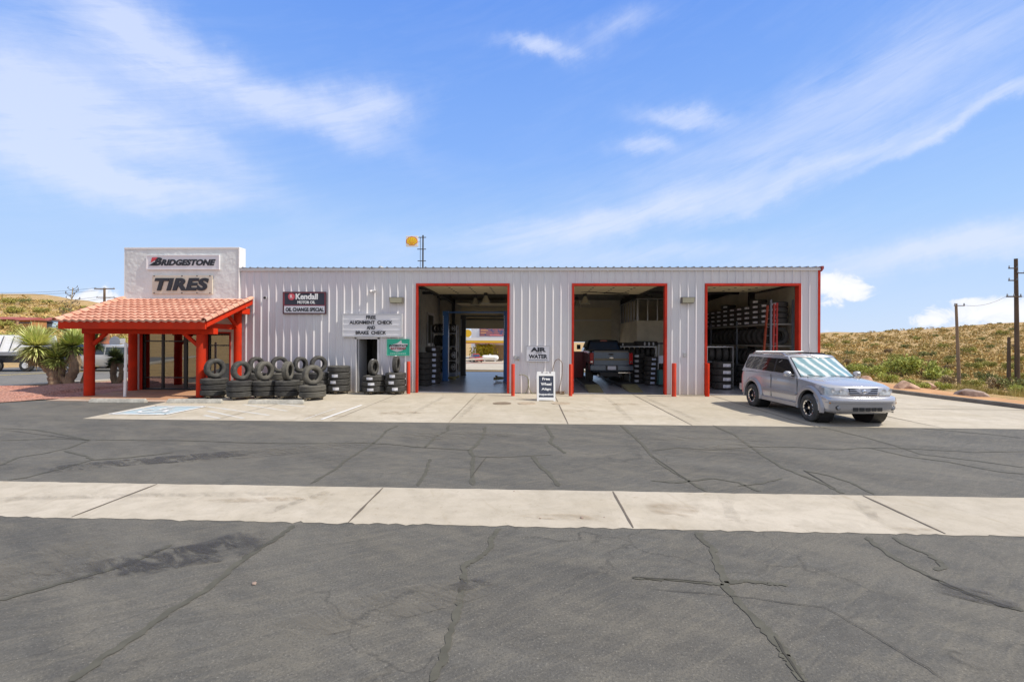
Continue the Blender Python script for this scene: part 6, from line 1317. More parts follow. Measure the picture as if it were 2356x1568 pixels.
# ================================================================ vegetation
M_leafs = [mat('creosote_leaf', (.44, .42, .10), .8, var=.45, vs=3), mat('bright_green_leaf', (.50, .54, .12), .8, var=.45, vs=4), mat('dry_brush', (.46, .34, .18), .9, var=.4, vs=3), mat('olive_leaf', (.30, .31, .10), .85, var=.4, vs=3)]
M_twig = mat('grey_twig', (.16, .12, .08), .9)
def foliage(n, rx, rz, leaf, seed, clumps=9, flat=.0, upright=0.):
    rr = random.Random(seed); q = MB(); C = []
    for i in range(clumps):
        a = rr.uniform(0, 6.283); u = math.sqrt(rr.random())*.68; C.append((rx*u*math.cos(a), rx*u*math.sin(a), rz*rr.uniform(.25, .78), rr.uniform(.22, .42)))
    for i in range(n):
        c = rr.choice(C); d = Vector((rr.gauss(0, 1), rr.gauss(0, 1), rr.gauss(0, 1))).normalized(); k = rr.random()**.4
        p = Vector((c[0]+d.x*rx*c[3]*k, c[1]+d.y*rx*c[3]*k, max(.02, c[2]+d.z*rz*c[3]*k*1.1)))
        l = leaf*rr.uniform(.6, 1.4); t = Vector((rr.gauss(0, 1), rr.gauss(0, 1), rr.gauss(0, 1)+upright)).normalized(); b = t.cross(Vector((rr.gauss(0, 1), rr.gauss(0, 1), rr.gauss(0, 1)))).normalized()*l*.32
        q.add([p, p+t*l*.5+b, p+t*l, p+t*l*.5-b], [(0, 1, 2, 3)])
    return q
BV = []
for k, (rx, rz, leaf, cl, mi, n) in enumerate([(.9, 1.0, .13, 12, 0, 1100), (1.0, 1.15, .14, 14, 1, 1300), (.8, .7, .12, 8, 2, 900), (1.0, .8, .12, 10, 3, 1000), (.9, .8, .15, 10, 1, 900)]):
    q = foliage(n, rx, rz, leaf, 50+k, cl, upright=.6); o = q.build('bush_mesh', M_leafs[mi], normals=False); BV.append(o.data); bpy.data.objects.remove(o, do_unlink=True)
ST = []
for k in range(2):
    q = MB(); rr = random.Random(k)
    for i in range(9): a = rr.uniform(0, 6.28); q.tube([(0, 0, 0), (.25*math.cos(a), .25*math.sin(a), .35), (.6*math.cos(a), .6*math.sin(a), .75)], .025, 4, .008)
    o = q.build('stem_mesh', M_twig); ST.append(o.data); bpy.data.objects.remove(o, do_unlink=True)
def bush(x, y, s, k, lab, grp, sz=1., rot=None, z=None):
    o = bpy.data.objects.new('desert_bush', None); COL.objects.link(o); o.location = (x, y, (hz(x, y)-.08 if z is None else z)); o.rotation_euler.z = random.uniform(0, 6.28) if rot is None else rot; o.scale = (s, s, s*sz); tag(o, lab, 'bush', grp)
    for nm, me in (('foliage', BV[k]), ('stems', ST[k % 2])): c = bpy.data.objects.new(nm, me); COL.objects.link(c); c.parent = o
    return o
def onland(px, py, d0=20):
    """where the sight line of a photo pixel meets the land"""
    d = Vector(ray(px, py)); t = d0
    while t < 600:
        p = Vector((0, CY, H))+d*t
        if p.z < hz(p.x, p.y): return p.x, p.y, t
        t += .4
    return None
rb = random.Random(11)
def ranked(L, near, far):
    """row and order from the left for each (x, y, ..) of a scatter"""
    ysort = sorted(b[1] for b in L); k = 3; cuts = [ysort[len(L)*i//k] for i in range(1, k)]; out = {}
    rows = {}
    for i, b in enumerate(L): rows.setdefault(sum(b[1] >= c for c in cuts), []).append(i)
    for r_, ids in rows.items():
        for n_, i in enumerate(sorted(ids, key=lambda j: L[j][0])): out[i] = '%s from the left in the %s band %s' % (ORD[n_+1], ('top', 'middle', 'bottom')[r_], near)
    return out
# right foreground bushes (photo x, ground y, pixel width, kind)
desc = {0: 'yellow green creosote bush', 1: 'bright green leafy bush', 2: 'dry brown brush clump', 3: 'dark olive bush', 4: 'low green bush'}
RB = [(1935, 858, 60, 4), (1975, 862, 55, 1), (2010, 868, 60, 1), (2040, 876, 60, 4), (2060, 862, 78, 1), (2090, 855, 70, 1), (2118, 866, 90, 1), (2150, 872, 80, 4), (2190, 884, 70, 2), (2235, 893, 60, 0), (2265, 880, 75, 3), (2298, 892, 80, 2), (2330, 896, 90, 3), (2350, 908, 70, 4), (2170, 893, 50, 4), (2120, 893, 46, 4),
      (2240, 850, 48, 0), (2275, 846, 42, 0), (2320, 852, 50, 0), (2140, 838, 42, 2), (2060, 828, 40, 0), (2000, 838, 40, 0), (1950, 838, 44, 2), (1915, 848, 46, 0), (2040, 845, 48, 2), (2095, 838, 40, 3), (2185, 852, 44, 2), (2345, 875, 50, 0), (2210, 868, 40, 3), (2085, 884, 44, 4), (1995, 850, 50, 3), (2180, 836, 34, 0), (2255, 832, 30, 3), (2340, 832, 36, 0)]
RK = ranked(RB, 'beyond the right kerb', '')
for i, (px, py, wpx, k) in enumerate(RB):
    h_ = onland(px, py, 16)
    if not h_: continue
    x, y, t = h_; s = wpx/F*t/2.3
    bush(x, y, s, k, '%s, %s' % (desc[k], RK[i]), 'bushes beyond the right kerb', .95)
HB_ = [(1905, 800, 26), (1955, 815, 28), (2012, 798, 22), (2040, 812, 36), (2085, 800, 26), (2110, 782, 20), (2135, 822, 44), (2170, 800, 26), (2030, 780, 18), (1990, 785, 18), (2230, 812, 36), (2280, 800, 24), (2305, 770, 26), (2335, 800, 30), (2260, 782, 20), (2200, 780, 18), (2100, 757, 10), (2116, 757, 12), (2155, 757, 8), (2300, 745, 12), (1925, 770, 10), (1960, 768, 9), (2240, 750, 9), (2065, 762, 12), (2330, 760, 20), (1945, 790, 20), (2150, 775, 20), (2060, 832, 34), (1920, 826, 24), (2190, 826, 30)]
RK = ranked(HB_, 'of the right hillside', '')
for i, (px, py, wpx) in enumerate(HB_):
    h_ = onland(px, py, 30)
    if h_: x, y, t = h_; k = [0, 3, 0, 2, 3][i % 5]; bush(x, y, wpx/F*t/1.8, k, '%s, %s' % (desc[k], RK[i]), 'bushes scattered over the right hillside', .8)
LB_ = [(20, 700, 34, 0), (60, 697, 30, 3), (110, 700, 26, 0), (35, 722, 40, 0), (95, 722, 36, 0), (150, 718, 30, 3), (200, 715, 26, 0), (235, 708, 22, 3), (250, 725, 28, 0), (180, 735, 34, 0), (120, 738, 30, 3), (15, 756, 44, 0), (55, 772, 56, 0), (10, 790, 44, 1), (110, 770, 40, 0), (150, 762, 46, 0), (200, 788, 50, 0), (230, 778, 44, 3), (255, 800, 46, 0), (200, 758, 34, 3), (275, 790, 40, 0), (170, 800, 44, 1), (30, 800, 40, 2), (80, 752, 26, 3), (135, 752, 30, 0), (272, 760, 26, 3)]
RK = ranked(LB_, 'of the left hillside', '')
for i, (px, py, wpx, k) in enumerate(LB_):
    h_ = onland(px, py, 48)
    if h_: x, y, t = h_; bush(x, y, wpx/F*t/1.8, k, '%s, %s' % (desc[k], RK[i]), 'bushes scattered over the left hillside', .8)
# low scrub that nobody could count
def scrub(name, lab, area, n, seed, smin, smax):
    rr = random.Random(seed); q = MB()
    for i in range(n):
        px, py = area(rr); h_ = onland(px, py, 22)
        if not h_: continue
        x, y, t = h_; z = hz(x, y)-.06; s = rr.uniform(smin, smax)*(.5+t/140)
        for j in range(rr.randint(14, 26)):
            a = rr.uniform(0, 6.28); r_ = s*rr.random()**.5*.5; p = Vector((x+r_*math.cos(a), y+r_*math.sin(a), z+s*rr.uniform(.0, .35))); l = s*rr.uniform(.18, .4)
            t_ = Vector((rr.gauss(0, 1), rr.gauss(0, 1), abs(rr.gauss(0, 1)))).normalized(); b = t_.cross(Vector((rr.gauss(0, 1), rr.gauss(0, 1), .3))).normalized()*l*.4
            q.add([p, p+t_*l*.5+b, p+t_*l, p+t_*l*.5-b], [(0, 1, 2, 3)])
    m_ = NT(name+'_leaf', .9); a_ = m_.noise(.35, 4, .6); m_.out(m_.ramp(a_, [(.35, (.30, .25, .08)), (.5, (.46, .33, .12)), (.65, (.60, .43, .17))]))
    o = q.build(name, m_.m, normals=False); return tag(o, lab, 'scrub', kind='stuff')
def ar(rr):
    px = rr.uniform(1880, 2370) if rr.random() < .62 else rr.choice((rr.uniform(1720, 1880), rr.uniform(2370, 2950))); f = rr.random(); top_ = 768-max(-80, min(900, px-1885))/471*28; return px, top_+2+f*(870-top_)
def al(rr):
    px = rr.uniform(-10, 300) if rr.random() < .6 else rr.choice((rr.uniform(-400, -10), rr.uniform(300, 520))); f = rr.random(); top_ = max(640, 674+px*.14); return px, top_+4+f*(815-top_)
scrub('hillside_scrub', 'low dry scrub and weeds covering the right hillside', ar, 3000, 5, .35, 1.0)
scrub('hillside_scrub', 'low scrub covering the left hillside behind the street', al, 1400, 6, .7, 1.5)
def av(rr):
    px = rr.uniform(1990, 2380); c = interp([(1990, 878), (2150, 892), (2356, 926)], px); return px, c-rr.random()**.7*55
q = MB(); rr = random.Random(9)
for i in range(700):
    px, py = av(rr); x, y = G(px, py, -.1)
    if x < 15.6 or y > 26: continue
    z = hz(x, y)-.1 if x > 20 else .02; s = rr.uniform(.1, .28)
    for j in range(10):
        a = rr.uniform(0, 6.28); p = Vector((x+s*.5*math.cos(a)*rr.random(), y+s*.5*math.sin(a)*rr.random(), z)); tip = p+Vector((math.cos(a)*s*.4, math.sin(a)*s*.4, s*rr.uniform(.8, 1.5))); q.add([p+Vector((.012, 0, 0)), p-Vector((.012, 0, 0)), tip], [(0, 1, 2)])
tag(q.build('verge_weeds', mat('yellow_weed', (.34, .28, .08), .9, var=.5, vs=1), normals=False), 'dry yellow weeds between the boulders and bushes beyond the kerb', 'weeds', kind='stuff')
# boulders
def rock(x, y, z, sx, sy, sz_, seed, lab, m_):
    b = bmesh.new(); bmesh.ops.create_icosphere(b, subdivisions=4, radius=1)
    for v in b.verts:
        p = v.co.copy(); d = 1+.28*mnoise.noise(p*1.1+Vector((seed, 0, 0)))+.14*mnoise.noise(p*2.6+Vector((0, seed, 0)))+.05*mnoise.noise(p*7+Vector((seed, seed, 0)))
        v.co = Vector((p.x*sx*d, p.y*sy*d, p.z*sz_*d))
    for k in range(9):   # flat broken faces
        rr_ = random.Random(seed*7+k); n_ = Vector((rr_.gauss(0, 1), rr_.gauss(0, 1), rr_.random()+.2)).normalized(); lim = .62*abs(Vector((n_.x*sx, n_.y*sy, n_.z*sz_)).length)
        for v in b.verts:
            dd_ = v.co.dot(n_)-lim
            if dd_ > 0: v.co -= n_*dd_*.9
    me = bpy.data.meshes.new('boulder'); b.to_mesh(me); b.free(); me.materials.append(m_); me.polygons.foreach_set('use_smooth', [True]*len(me.polygons)); me.set_sharp_from_angle(angle=R(28))
    o = bpy.data.objects.new('boulder', me); COL.objects.link(o); o.location = (x, y, z); tag(o, lab, 'boulder', 'boulders along the right kerb')
M_rock = mat('pinkish_boulder', (.60, .40, .29), .9, var=.45, vs=3, bump=1., bs=7, col2=(.32, .20, .14)); M_rockd = mat('grey_brown_boulder', (.36, .27, .22), .9, var=.4, vs=3, bump=1., bs=7, col2=(.18, .13, .11))
x, y = G(2010, 882, .05); rock(x+.2, y+.8, .1, .46, .4, .30, 3, 'low pinkish boulder just above the car hood', M_rock)
x, y = G(2105, 896, .1); rock(x+.0, y+.5, .12, .60, .42, .38, 8, 'angular pink boulder in the middle, right of the car', M_rock)
x, y = G(2245, 913, .1); rock(x+.1, y+.4, .12, .62, .42, .34, 12, 'grey brown rounded boulder nearest the right edge', M_rockd)
x, y = G(2135, 890, .05); rock(x+.3, y+.3, .08, .3, .25, .18, 15, 'small stone beside the angular pink boulder', M_rock)
# tree yuccas
def yucca_head(parent, c, r_, n, m_, seed, droop=.25, wid=.045):
    rr = random.Random(seed); q = MB(); c = Vector(c)
    for i in range(n):
        ph = rr.uniform(0, 6.283); u = rr.uniform(-.72, 1); st_ = math.sqrt(1-u*u); d = Vector((st_*math.cos(ph), st_*math.sin(ph), u)); L = r_*rr.uniform(.72, 1.22)*(1.0 if u > -.2 else .85)
        side = d.cross(Vector((0, 0, 1)));
        if side.length < .05: side = Vector((1, 0, 0))
        side.normalize(); up = side.cross(d); w_ = wid*rr.uniform(.8, 1.3); p0 = c+d*r_*.06; p1 = c+d*L*.55+Vector((0, 0, -droop*.12*L)); p2 = c+d*L+Vector((0, 0, -droop*.45*L*rr.random()))
        q.add([p0-side*w_*.5, p0+side*w_*.5, p1+side*w_*.5+up*.004, p1-side*w_*.5+up*.004, p2], [(0, 1, 2, 3), (3, 2, 4)])
    return q.build('crown', m_, parent, normals=False)
def leafm(nm, tip, base_, vs=3):
    t = NT(nm, .6); a = t.noise(vs, 4, .6); return t.out(t.ramp(a, [(.35, base_), (.65, tip)]))
M_y1 = leafm('pale_yucca_leaf', (.78, .75, .36), (.46, .54, .16)); M_y2 = leafm('green_yucca_leaf', (.50, .54, .17), (.22, .30, .07)); M_y3 = leafm('dark_yucca_leaf', (.11, .14, .05), (.05, .07, .025))
def c4(x, y): return (x/4.126/1.2733, (820+y/4.126)/1.2733)
YD = .6
def yp(px, py, dy=0): w_ = W(*c4(px, py), YD+dy); return Vector((w_[0], YD+dy, w_[1]))
x, y = G(133, 893); yu = thing('tree_yucca', 'many-headed tree yucca with spiky pale green crowns left of the porch', 'yucca', (x, YD, 0))
def rel(v): return v-Vector((x, YD, 0))
M_bark = mat('shaggy_yucca_bark', (.30, .22, .14), .95, col2=(.13, .10, .07), vs=7, bump=1., bs=14, stretch=(1, 1, .4))
def trunk(pts, r0, r1): q = MB(); P = sm3([rel(p) for p in pts]); n = len(P); rs = [lerp(r0, r1, i/(n-1))*(1+.10*math.sin(i*2.1)) for i in range(n)]; q.tube(P, rs, 12); return q.build('trunk', M_bark, yu, smooth=60)
trunk([yp(700, 1320), yp(665, 1220), yp(650, 1120), yp(560, 1020), yp(500, 960), yp(460, 900)], .24, .20)
trunk([yp(800, 1320, .1), yp(800, 1240, .1), yp(720, 1150, .05), yp(640, 1080)], .13, .10)
trunk([yp(820, 1300, .1), yp(840, 1200, .15), yp(900, 1080, .2), yp(905, 960, .25), yp(870, 860, .3)], .17, .20)
trunk([yp(740, 1180, .1), yp(750, 1080, .15), yp(730, 1000, .2)], .12, .12)
yucca_head(yu, rel(yp(440, 800, -.15)), .98, 1050, M_y1, 1, wid=.05); yucca_head(yu, rel(yp(690, 940, .1)), .70, 650, M_y2, 2, wid=.05); yucca_head(yu, rel(yp(880, 800, .35)), .76, 700, M_y2, 3, wid=.05); yucca_head(yu, rel(yp(760, 860, .9)), .62, 420, M_y1, 6, wid=.05)
yucca_head(yu, rel(yp(1150, 760, 1.2)), .7, 300, M_y3, 7, wid=.055); yucca_head(yu, rel(yp(920, 690, 1.5)), .7, 260, M_y1, 8, wid=.055); trunk([yp(1000, 1250, 1.3), yp(1080, 1000, 1.2), yp(1130, 820, 1.2)], .1, .12)
SK = [(rel(yp(450, 880, -.15)), .7, 150), (rel(yp(700, 1000, .1)), .5, 110), (rel(yp(885, 890, .3)), .55, 120)]
x, y = G(266, 883); YD_ = y
yu0 = yu
YD = y; yu = thing('tree_yucca', 'small dark two-stemmed yucca seen between the porch posts', 'yucca', (x, YD, 0))
trunk([yp(1390, 1260), yp(1370, 1150), yp(1375, 1050), yp(1395, 960)], .13, .12); trunk([yp(1420, 1260), yp(1465, 1170), yp(1475, 1080), yp(1440, 1000)], .12, .11)
yucca_head(yu, rel(yp(1390, 930)), .50, 500, M_y3, 11, wid=.04); yucca_head(yu, rel(yp(1330, 1030)), .28, 220, M_y3, 12, wid=.035); yucca_head(yu, rel(yp(1450, 960)), .4, 300, M_y3, 13, wid=.04)
def skirt(c, r_, n, seed):
    rr = random.Random(seed); q = MB(); c = Vector(c)
    for i in range(n):
        ph = rr.uniform(0, 6.283); p0 = c+Vector((.16*math.cos(ph), .16*math.sin(ph), -.05-rr.random()*.35)); p1 = p0+Vector((math.cos(ph)*r_*.35, math.sin(ph)*r_*.35, -r_*rr.uniform(.3, .6))); sd_ = Vector((-math.sin(ph), math.cos(ph), 0))*.03
        q.add([p0-sd_, p0+sd_, p1], [(0, 1, 2)])
    return q.build('dead_leaves', mat('straw_leaf', (.40, .31, .16), .9, var=.4, vs=5), yu, normals=False)
yu = yu0
for i_, (c_, r_, n_) in enumerate(SK): skirt(c_, r_, n_, 40+i_)
# dead century-plant stalk
x_, z_ = W(*c4(880, 90), 12); st_ = thing('agave_stalk', 'dry branching century plant stalk rising behind the left porch eave', 'agave stalk', (x_-.2, 12, 0))
q = MB(); q.tube([(-.25, 0, 0), (-.05, 0, 3), (.2, 0, z_)], .07, 6, .02); q.build('stalk', mat('straw_stalk', (.48, .36, .17), .9), st_)
q = MB(); rr = random.Random(2)
for i in range(34):
    f = .55+.44*i/34; z = z_*f; a = rr.uniform(0, 6.28); L = .75*(1.15-f)*1.6+.1; p = Vector((-.25+.45*f, 0, z)); e_ = p+Vector((L*math.cos(a), L*math.sin(a)*.6, L*.5)); q.tube([p, p+(e_-p)*.6+Vector((0, 0, -.03)), e_], .018, 4, .01); q.tube([e_, e_+Vector((.05, 0, .12))], .035, 4, .01)
q.build('branchlets', mat('dark_seed_pods', (.12, .09, .06), .9), st_)
# rocks (gravel pieces) and small litter on the strip
for i, (px, py, r_, lab) in enumerate([(1339, 1192, .022, 'small dark stone lying on the concrete strip near its dark joint'), (1243, 1193, .014, 'tiny brown pebble on the concrete strip left of the small dark stone'), (1390, 1190, .010, 'tiny dark pebble on the concrete strip right of the small dark stone'), (585, 1710/1.2733+.01, .02, 'small brown stone on the foreground asphalt, left side'), (1183, 1130, .012, 'greenish pebble at the far edge of the concrete strip')]):
    x, y = G(px, py); b = bmesh.new(); bmesh.ops.create_icosphere(b, subdivisions=2, radius=r_)
    for v in b.verts: v.co *= 1+.3*mnoise.noise(v.co*60+Vector((i, 0, 0))); v.co.z *= .6
    me = bpy.data.meshes.new('pebble'); b.to_mesh(me); b.free(); me.materials.append(M_rockd); o = bpy.data.objects.new('pebble', me); COL.objects.link(o); o.location = (x, y, r_*.4); tag(o, lab, 'pebble')
# ================================================================ poles and signs
M_pole = mat('creosoted_pole', (.12, .085, .06), .9, var=.35, vs=4, stretch=(1, 1, .15)); M_polel = mat('weathered_pole', (.26, .19, .13), .9, var=.3, vs=4, stretch=(1, 1, .15)); M_wire = mat('wire', (.05, .05, .05), .6)
def pole(px, pyb, pyt, yy__, r_, lab, m_, arms=(), slant=0):
    x, zb_ = W(px, pyb, yy__); _, zt_ = W(px, pyt, yy__); zg = hz(x, yy__)-.1; t = thing('utility_pole', lab, 'utility pole', (x, yy__, zg)); q = MB(); q.tube([(0, 0, 0), (slant, 0, zt_-zg)], r_, 12, r_*.7); q.build('shaft', m_, t, smooth=50)
    for (pa, pb, py, th) in arms:
        xa_, za_ = W(pa, py, yy__-.2); xb2, zb2 = W(pb, py+(pb-pa)*.06*0, yy__-.2); q = MB(); q.beam((xa_-x, -.2, za_-zg), (xb2-x, -.2, za_-zg), .1, th); q.build('crossarm', m_, t)
        k = 0
        for f in (.04, .5 if abs(pb-pa) > 30 else .96, .96): xx = lerp(xa_, xb2, f)-x; q = MB(); q.tube([(xx, -.2, za_-zg+th/2), (xx, -.2, za_-zg+th/2+.16)], .045, 6, .03); q.build('insulator', mat('grey_insulator', (.3, .32, .34), .3), t)
    return t
p1 = G(2207, 853); p2 = G(2341, 853)
pole(2207, 853, 698, p1[1], .115, 'bare wooden pole with a small bracket on the right verge', M_polel, [(2196, 2219, 703, .05)], -.25)
pole(2341, 853, 595, p2[1], .16, 'tall dark utility pole with several short arms near the right edge', M_pole, [(2321, 2341, 617, .07), (2341, 2358, 628, .07), (2321, 2341, 645, .07), (2316, 2350, 682, .09)], -.15)
q_ = pole(2321, 853, 775, p2[1]+.2, .13, 'short cut-off dark pole stub standing beside the tall pole', M_pole)
pl_ = pole(240, 760, 662, 46, .2, 'wooden utility pole with two crossarms behind the porch roof', M_polel, [(217, 264, 664, .14), (222, 264, 684, .10)])
x, zg = W(262, 850, 24)[0], 0; t = thing('utility_pole', 'rust-red steel pole standing in the street side beyond the porch', 'pole', (W(241, 850, 16)[0], 16, 0)); q = MB(); q.tube([(0, 0, 0), (0, 0, 3.2)], .28, 12); q.build('shaft', mat('rust_red_pole', (.40, .14, .07), .7), t)
def wire(p, q__, sag, lab, r_=.018, n=14, grp='overhead wires'):
    p = Vector(p); q__ = Vector(q__); m_ = MB(); m_.tube([p.lerp(q__, i/n)-Vector((0, 0, sag*4*(i/n)*(1-i/n))) for i in range(n+1)], r_, 4, caps=False); tag(m_.build('power_line', M_wire), lab, 'wire', grp)
def wp(px, py, y): a = W(px, py, y); return (a[0], y, a[1])
for i, (a, b, yl, s_) in enumerate([((-40, 655), (222, 662), 46, .8), ((-40, 661), (262, 663), 46, .9), ((-40, 690), (224, 683), 46, .7), ((-40, 712), (262, 684), 46, .5)]):
    wire(wp(a[0]-200, a[1], 34), wp(b[0], b[1], yl-.2), s_, '%s overhead wire from the top, running left from the crossarm pole' % ORD[i+1])
for i, (a, b) in enumerate([((2220, 702), (2321, 678)), ((2350, 682), (2440, 640))]):
    wire(wp(*a, p1[1]-.2), wp(*b, p2[1]-.2), .3, ('thin wire strung between the two right-hand poles', 'thin wire leaving the tall pole towards the right edge')[i], .012)
# stop sign and small signs past the porch
x, y = W(264, 790, 14)[0], 14; t = thing('stop_sign', 'grey back of an octagonal road sign seen under the porch roof', 'road sign', (x, y, 0)); zc = W(264, 786, 14)[1]
q = MB(); q.lathe([(0, .0), (.42, .0), (.42, .02), (0, .02)], 8, 'y', (0, 0, zc)); q.build('sign_back', mat('grey_sign_back', (.42, .42, .42), .5), t); q = MB(); q.tube([(0, .04, 0), (0, .04, zc+.2)], .03, 6); q.build('post', M_steel, t)
for i, (px0, px1, py0, py1, yy__, lab) in enumerate([(277, 288, 778, 790, 20, 'small white rectangular sign beyond the octagonal sign')]):
    x0, z1 = W(px0, py0, yy__); x1, z0 = W(px1, py1, yy__); t = thing('road_sign', lab, 'sign', ((x0+x1)/2, yy__, 0)); q = MB(); q.box(-(x1-x0)/2, (x1-x0)/2, -.02, 0, z0, z1); q.build('sign_plate', M_white, t); q = MB(); q.tube([(0, .03, 0), (0, .03, z0+.2)], .03, 6); q.build('post', M_steel, t)
x, y = G(159, 887); t = thing('utility_marker', 'short white utility marker by the sidewalk behind the tree yucca', 'marker', (x, y, 0)); q = MB(); q.box(-.07, .07, -.04, .04, 0, .35); q.build('stake', M_white, t); q = MB(); q.box(-.12, .12, -.05, .05, .35, .62); q.build('marker_head', M_white, t)
# far houses on the left hillside
def house(px0, px1, pyr, pyt, pyb, lab, wall, roof, blue=False):
    h_ = onland((px0+px1)/2, pyb, 60); x, y, t_ = h_; y -= 9; k = t_/F; x0 = W(px0, pyb, y)[0]; x1 = W(px1, pyb, y)[0]; zb_ = W(px0, pyb, y)[1]; ze = W(px0, pyt, y)[1]; zr = W(px0, pyr, y)[1]
    t = thing('house', lab, 'house', ((x0+x1)/2, y, zb_-1.5)); hw = (x1-x0)/2; q = MB(); q.box(-hw, hw, 0, 3, 0, ze-zb_+1.5); q.build('wall', wall, t)
    q = MB(); e = ze-zb_+1.5; r_ = zr-zb_+1.5; q.add([(-hw-.3, -.9, e-.1), (hw+.3, -.9, e-.1), (hw+.3, 1.5, r_), (-hw-.3, 1.5, r_), (hw+.3, 3.6, e-.1), (-hw-.3, 3.6, e-.1)], [(0, 1, 2, 3), (3, 2, 4, 5), (0, 3, 5), (1, 4, 2)]); q.build('roof', roof, t)
    n = max(2, int(hw*2/3.2))
    for i in range(n): xx = -hw+(i+.5)*2*hw/n; q = MB(); q.box(xx-.7, xx+.7, -.06, .05, 1.9, e-.5); q.build('window', mat('house_window', (.06, .07, .09), .2), t)
house(-25, 38, 728, 733, 746, 'low long red-roofed house at the far left of the hillside', mat('ochre_wall', (.40, .25, .14), .9, var=.3), mat('dull_red_roof', (.33, .09, .07), .8)); house(44, 72, 729, 735, 748, 'orange-walled house with a dark porch in the middle of the hillside', mat('orange_wall', (.50, .22, .08), .9, var=.3), MATS['dull_red_roof'])
house(100, 120, 729, 735, 748, 'small pale blue house with a red roof, rightmost on the hillside', mat('pale_blue_wall', (.45, .58, .70), .8), MATS['dull_red_roof'])
# ================================================================ fuel station seen through bay one and over the roof
GY = 87
gz = hz(-6, GY)-.06
def gp(px, py, y=GY): a = W(*c5(px, py), y); return a
def gbox(nm, lab, cat, a, b, m_, dpt=3, y=GY):
    x0, z1 = gp(a[0], a[1], y); x1, z0 = gp(b[0], b[1], y); t = thing(nm, lab, cat, ((x0+x1)/2, y, hz((x0+x1)/2, y)-.05)); return t, (x1-x0)/2, z0-t.location.z, z1-t.location.z
pts = [(-30, 16), (20, 16), (26, 30), (26, 130), (-50, 130), (-30, 30)]
q = MB(); vs = []; fs = []; nx_, ny_ = 20, 40
for i in range(nx_+1):
    for j in range(ny_+1): xx = -19+36*i/nx_; yy__ = 14.5+110*j/ny_; vs.append((xx, yy__, hz(xx, yy__)+.0))
for i in range(nx_):
    for j in range(ny_): a = i*(ny_+1)+j; fs.append((a, a+ny_+1, a+ny_+2, a+1))
q.add(vs, fs); struct('station_forecourt', q, M_conc2, smooth=60, normals=False)
q = MB()
for i in range(nx_): xx = -19+36*i/nx_; q.add([(xx, 30, hz(xx, 30)+.02), (xx+1.8, 30, hz(xx+1.8, 30)+.02), (xx+1.8, 36, hz(xx+1.8, 36)+.02), (xx, 36, hz(xx, 36)+.02)], [(0, 1, 2, 3)])
struct('back_street', q, M_asph2, normals=False)
q = MB(); q.beam((-18, 44.5, hz(-12, 44.5)+.06), (-1.5, 43.2, hz(-3, 44)+.06), .35, .12); struct('painted_kerb', q, mat('red_kerb', (.5, .1, .08), .7))
t, hw, z0, z1 = gbox('station_canopy', 'yellow and white fuel station canopy seen through the first bay', 'canopy', (560, 733), (1260, 800), None)
zA = gp(700, 770)[1]-t.location.z
q = MB(); q.box(-hw, hw, 0, 9, z0, zA); q.build('yellow_fascia', mat('station_yellow', (.78, .48, .02), .4), t); q = MB(); q.box(-hw-.02, hw+.02, -.02, 9.02, zA, z1); q.build('white_fascia', M_white, t); q = MB(); q.box(-hw+.05, hw-.05, .02, 8.9, z0-.22, z0); q.build('red_soffit_edge', mat('station_soffit', (.5, .18, .1), .6), t)
for fx_ in (-.93, .93): q = MB(); q.box(hw*fx_-.2, hw*fx_+.2, 4, 4.4, 0, z0); q.build('column', M_white, t)
q = MB(); q.lathe([(0, 0), (.9, 0), (.9, .1), (0, .1)], 18, 'y', (gp(655, 680)[0]-t.location.x, -.3, gp(655, 680)[1]-t.location.z)); q.build('shell_disc', mat('station_yellow', (0, 0, 0)), t)
t, hw, z0, z1 = gbox('shop_block', 'white store block with a dark blue banner above the station canopy', 'building', (700, 600), (1300, 735), None, y=GY+16)
q = MB(); q.box(-hw, hw, 0, 8, 0, z1); q.build('wall', mat('bluish_white_wall', (.68, .70, .76), .7), t)
xa_ = gp(806, 620, GY+16)[0]-t.location.x; xb2 = gp(1112, 620, GY+16)[0]-t.location.x; za_ = gp(806, 716, GY+16)[1]-t.location.z; zb2 = gp(806, 620, GY+16)[1]-t.location.z
q = MB(); q.box(xa_, xb2, -.12, 0, za_, zb2); bn = q.build('banner', mat('banner_navy', (.05, .08, .2), .5, col2=(.30, .12, .14), vs=.8, lo=.5, hi=.6), t)
q = MB(); q.box(xa_+.3, xa_+2.2, -.15, -.12, za_+(zb2-za_)*.72, za_+(zb2-za_)*.84); q.box(xa_+.3, xa_+1.7, -.15, -.12, za_+(zb2-za_)*.38, za_+(zb2-za_)*.5); q.build('banner_print', mat('banner_orange', (.7, .35, .15), .5), bn)
q = MB(); q.box(xb2-3.6, xb2-.3, -.15, -.12, za_+.15, za_+.45); q.build('banner_print', mat('banner_red', (.7, .2, .22), .5), bn)
t, hw, z0, z1 = gbox('tan_shed', 'long tan corrugated shed behind the propane tank', 'building', (760, 828), (1300, 1042), None, y=GY+8)
q = MB(); ribwall(q, -hw, hw, 0, z1, 0, -1, .5); q.box(-hw, hw, .02, 5, 0, z1); q.build('wall', mat('tan_siding', (.52, .37, .19), .8, var=.15), t, normals=False); q = MB(); q.box(-hw-.2, hw+.2, -.4, 5.2, z1, z1+.32); q.build('roof', M_white, t); q = MB(); q.box(gp(810, 900, GY+8)[0]-t.location.x, gp(915, 900, GY+8)[0]-t.location.x, -.08, 0, z1-1.3, z1-.35); q.build('window', MATS['house_window'], t)
x0, _ = gp(830, 1000); x1, _ = gp(1050, 1000); zc_ = gp(900, 992)[1]; t = thing('propane_tank', 'white horizontal propane tank on saddles, seen through the first bay', 'tank', ((x0+x1)/2, GY, gz)); hw = (x1-x0)/2; rr_ = .62; zc_ -= gz
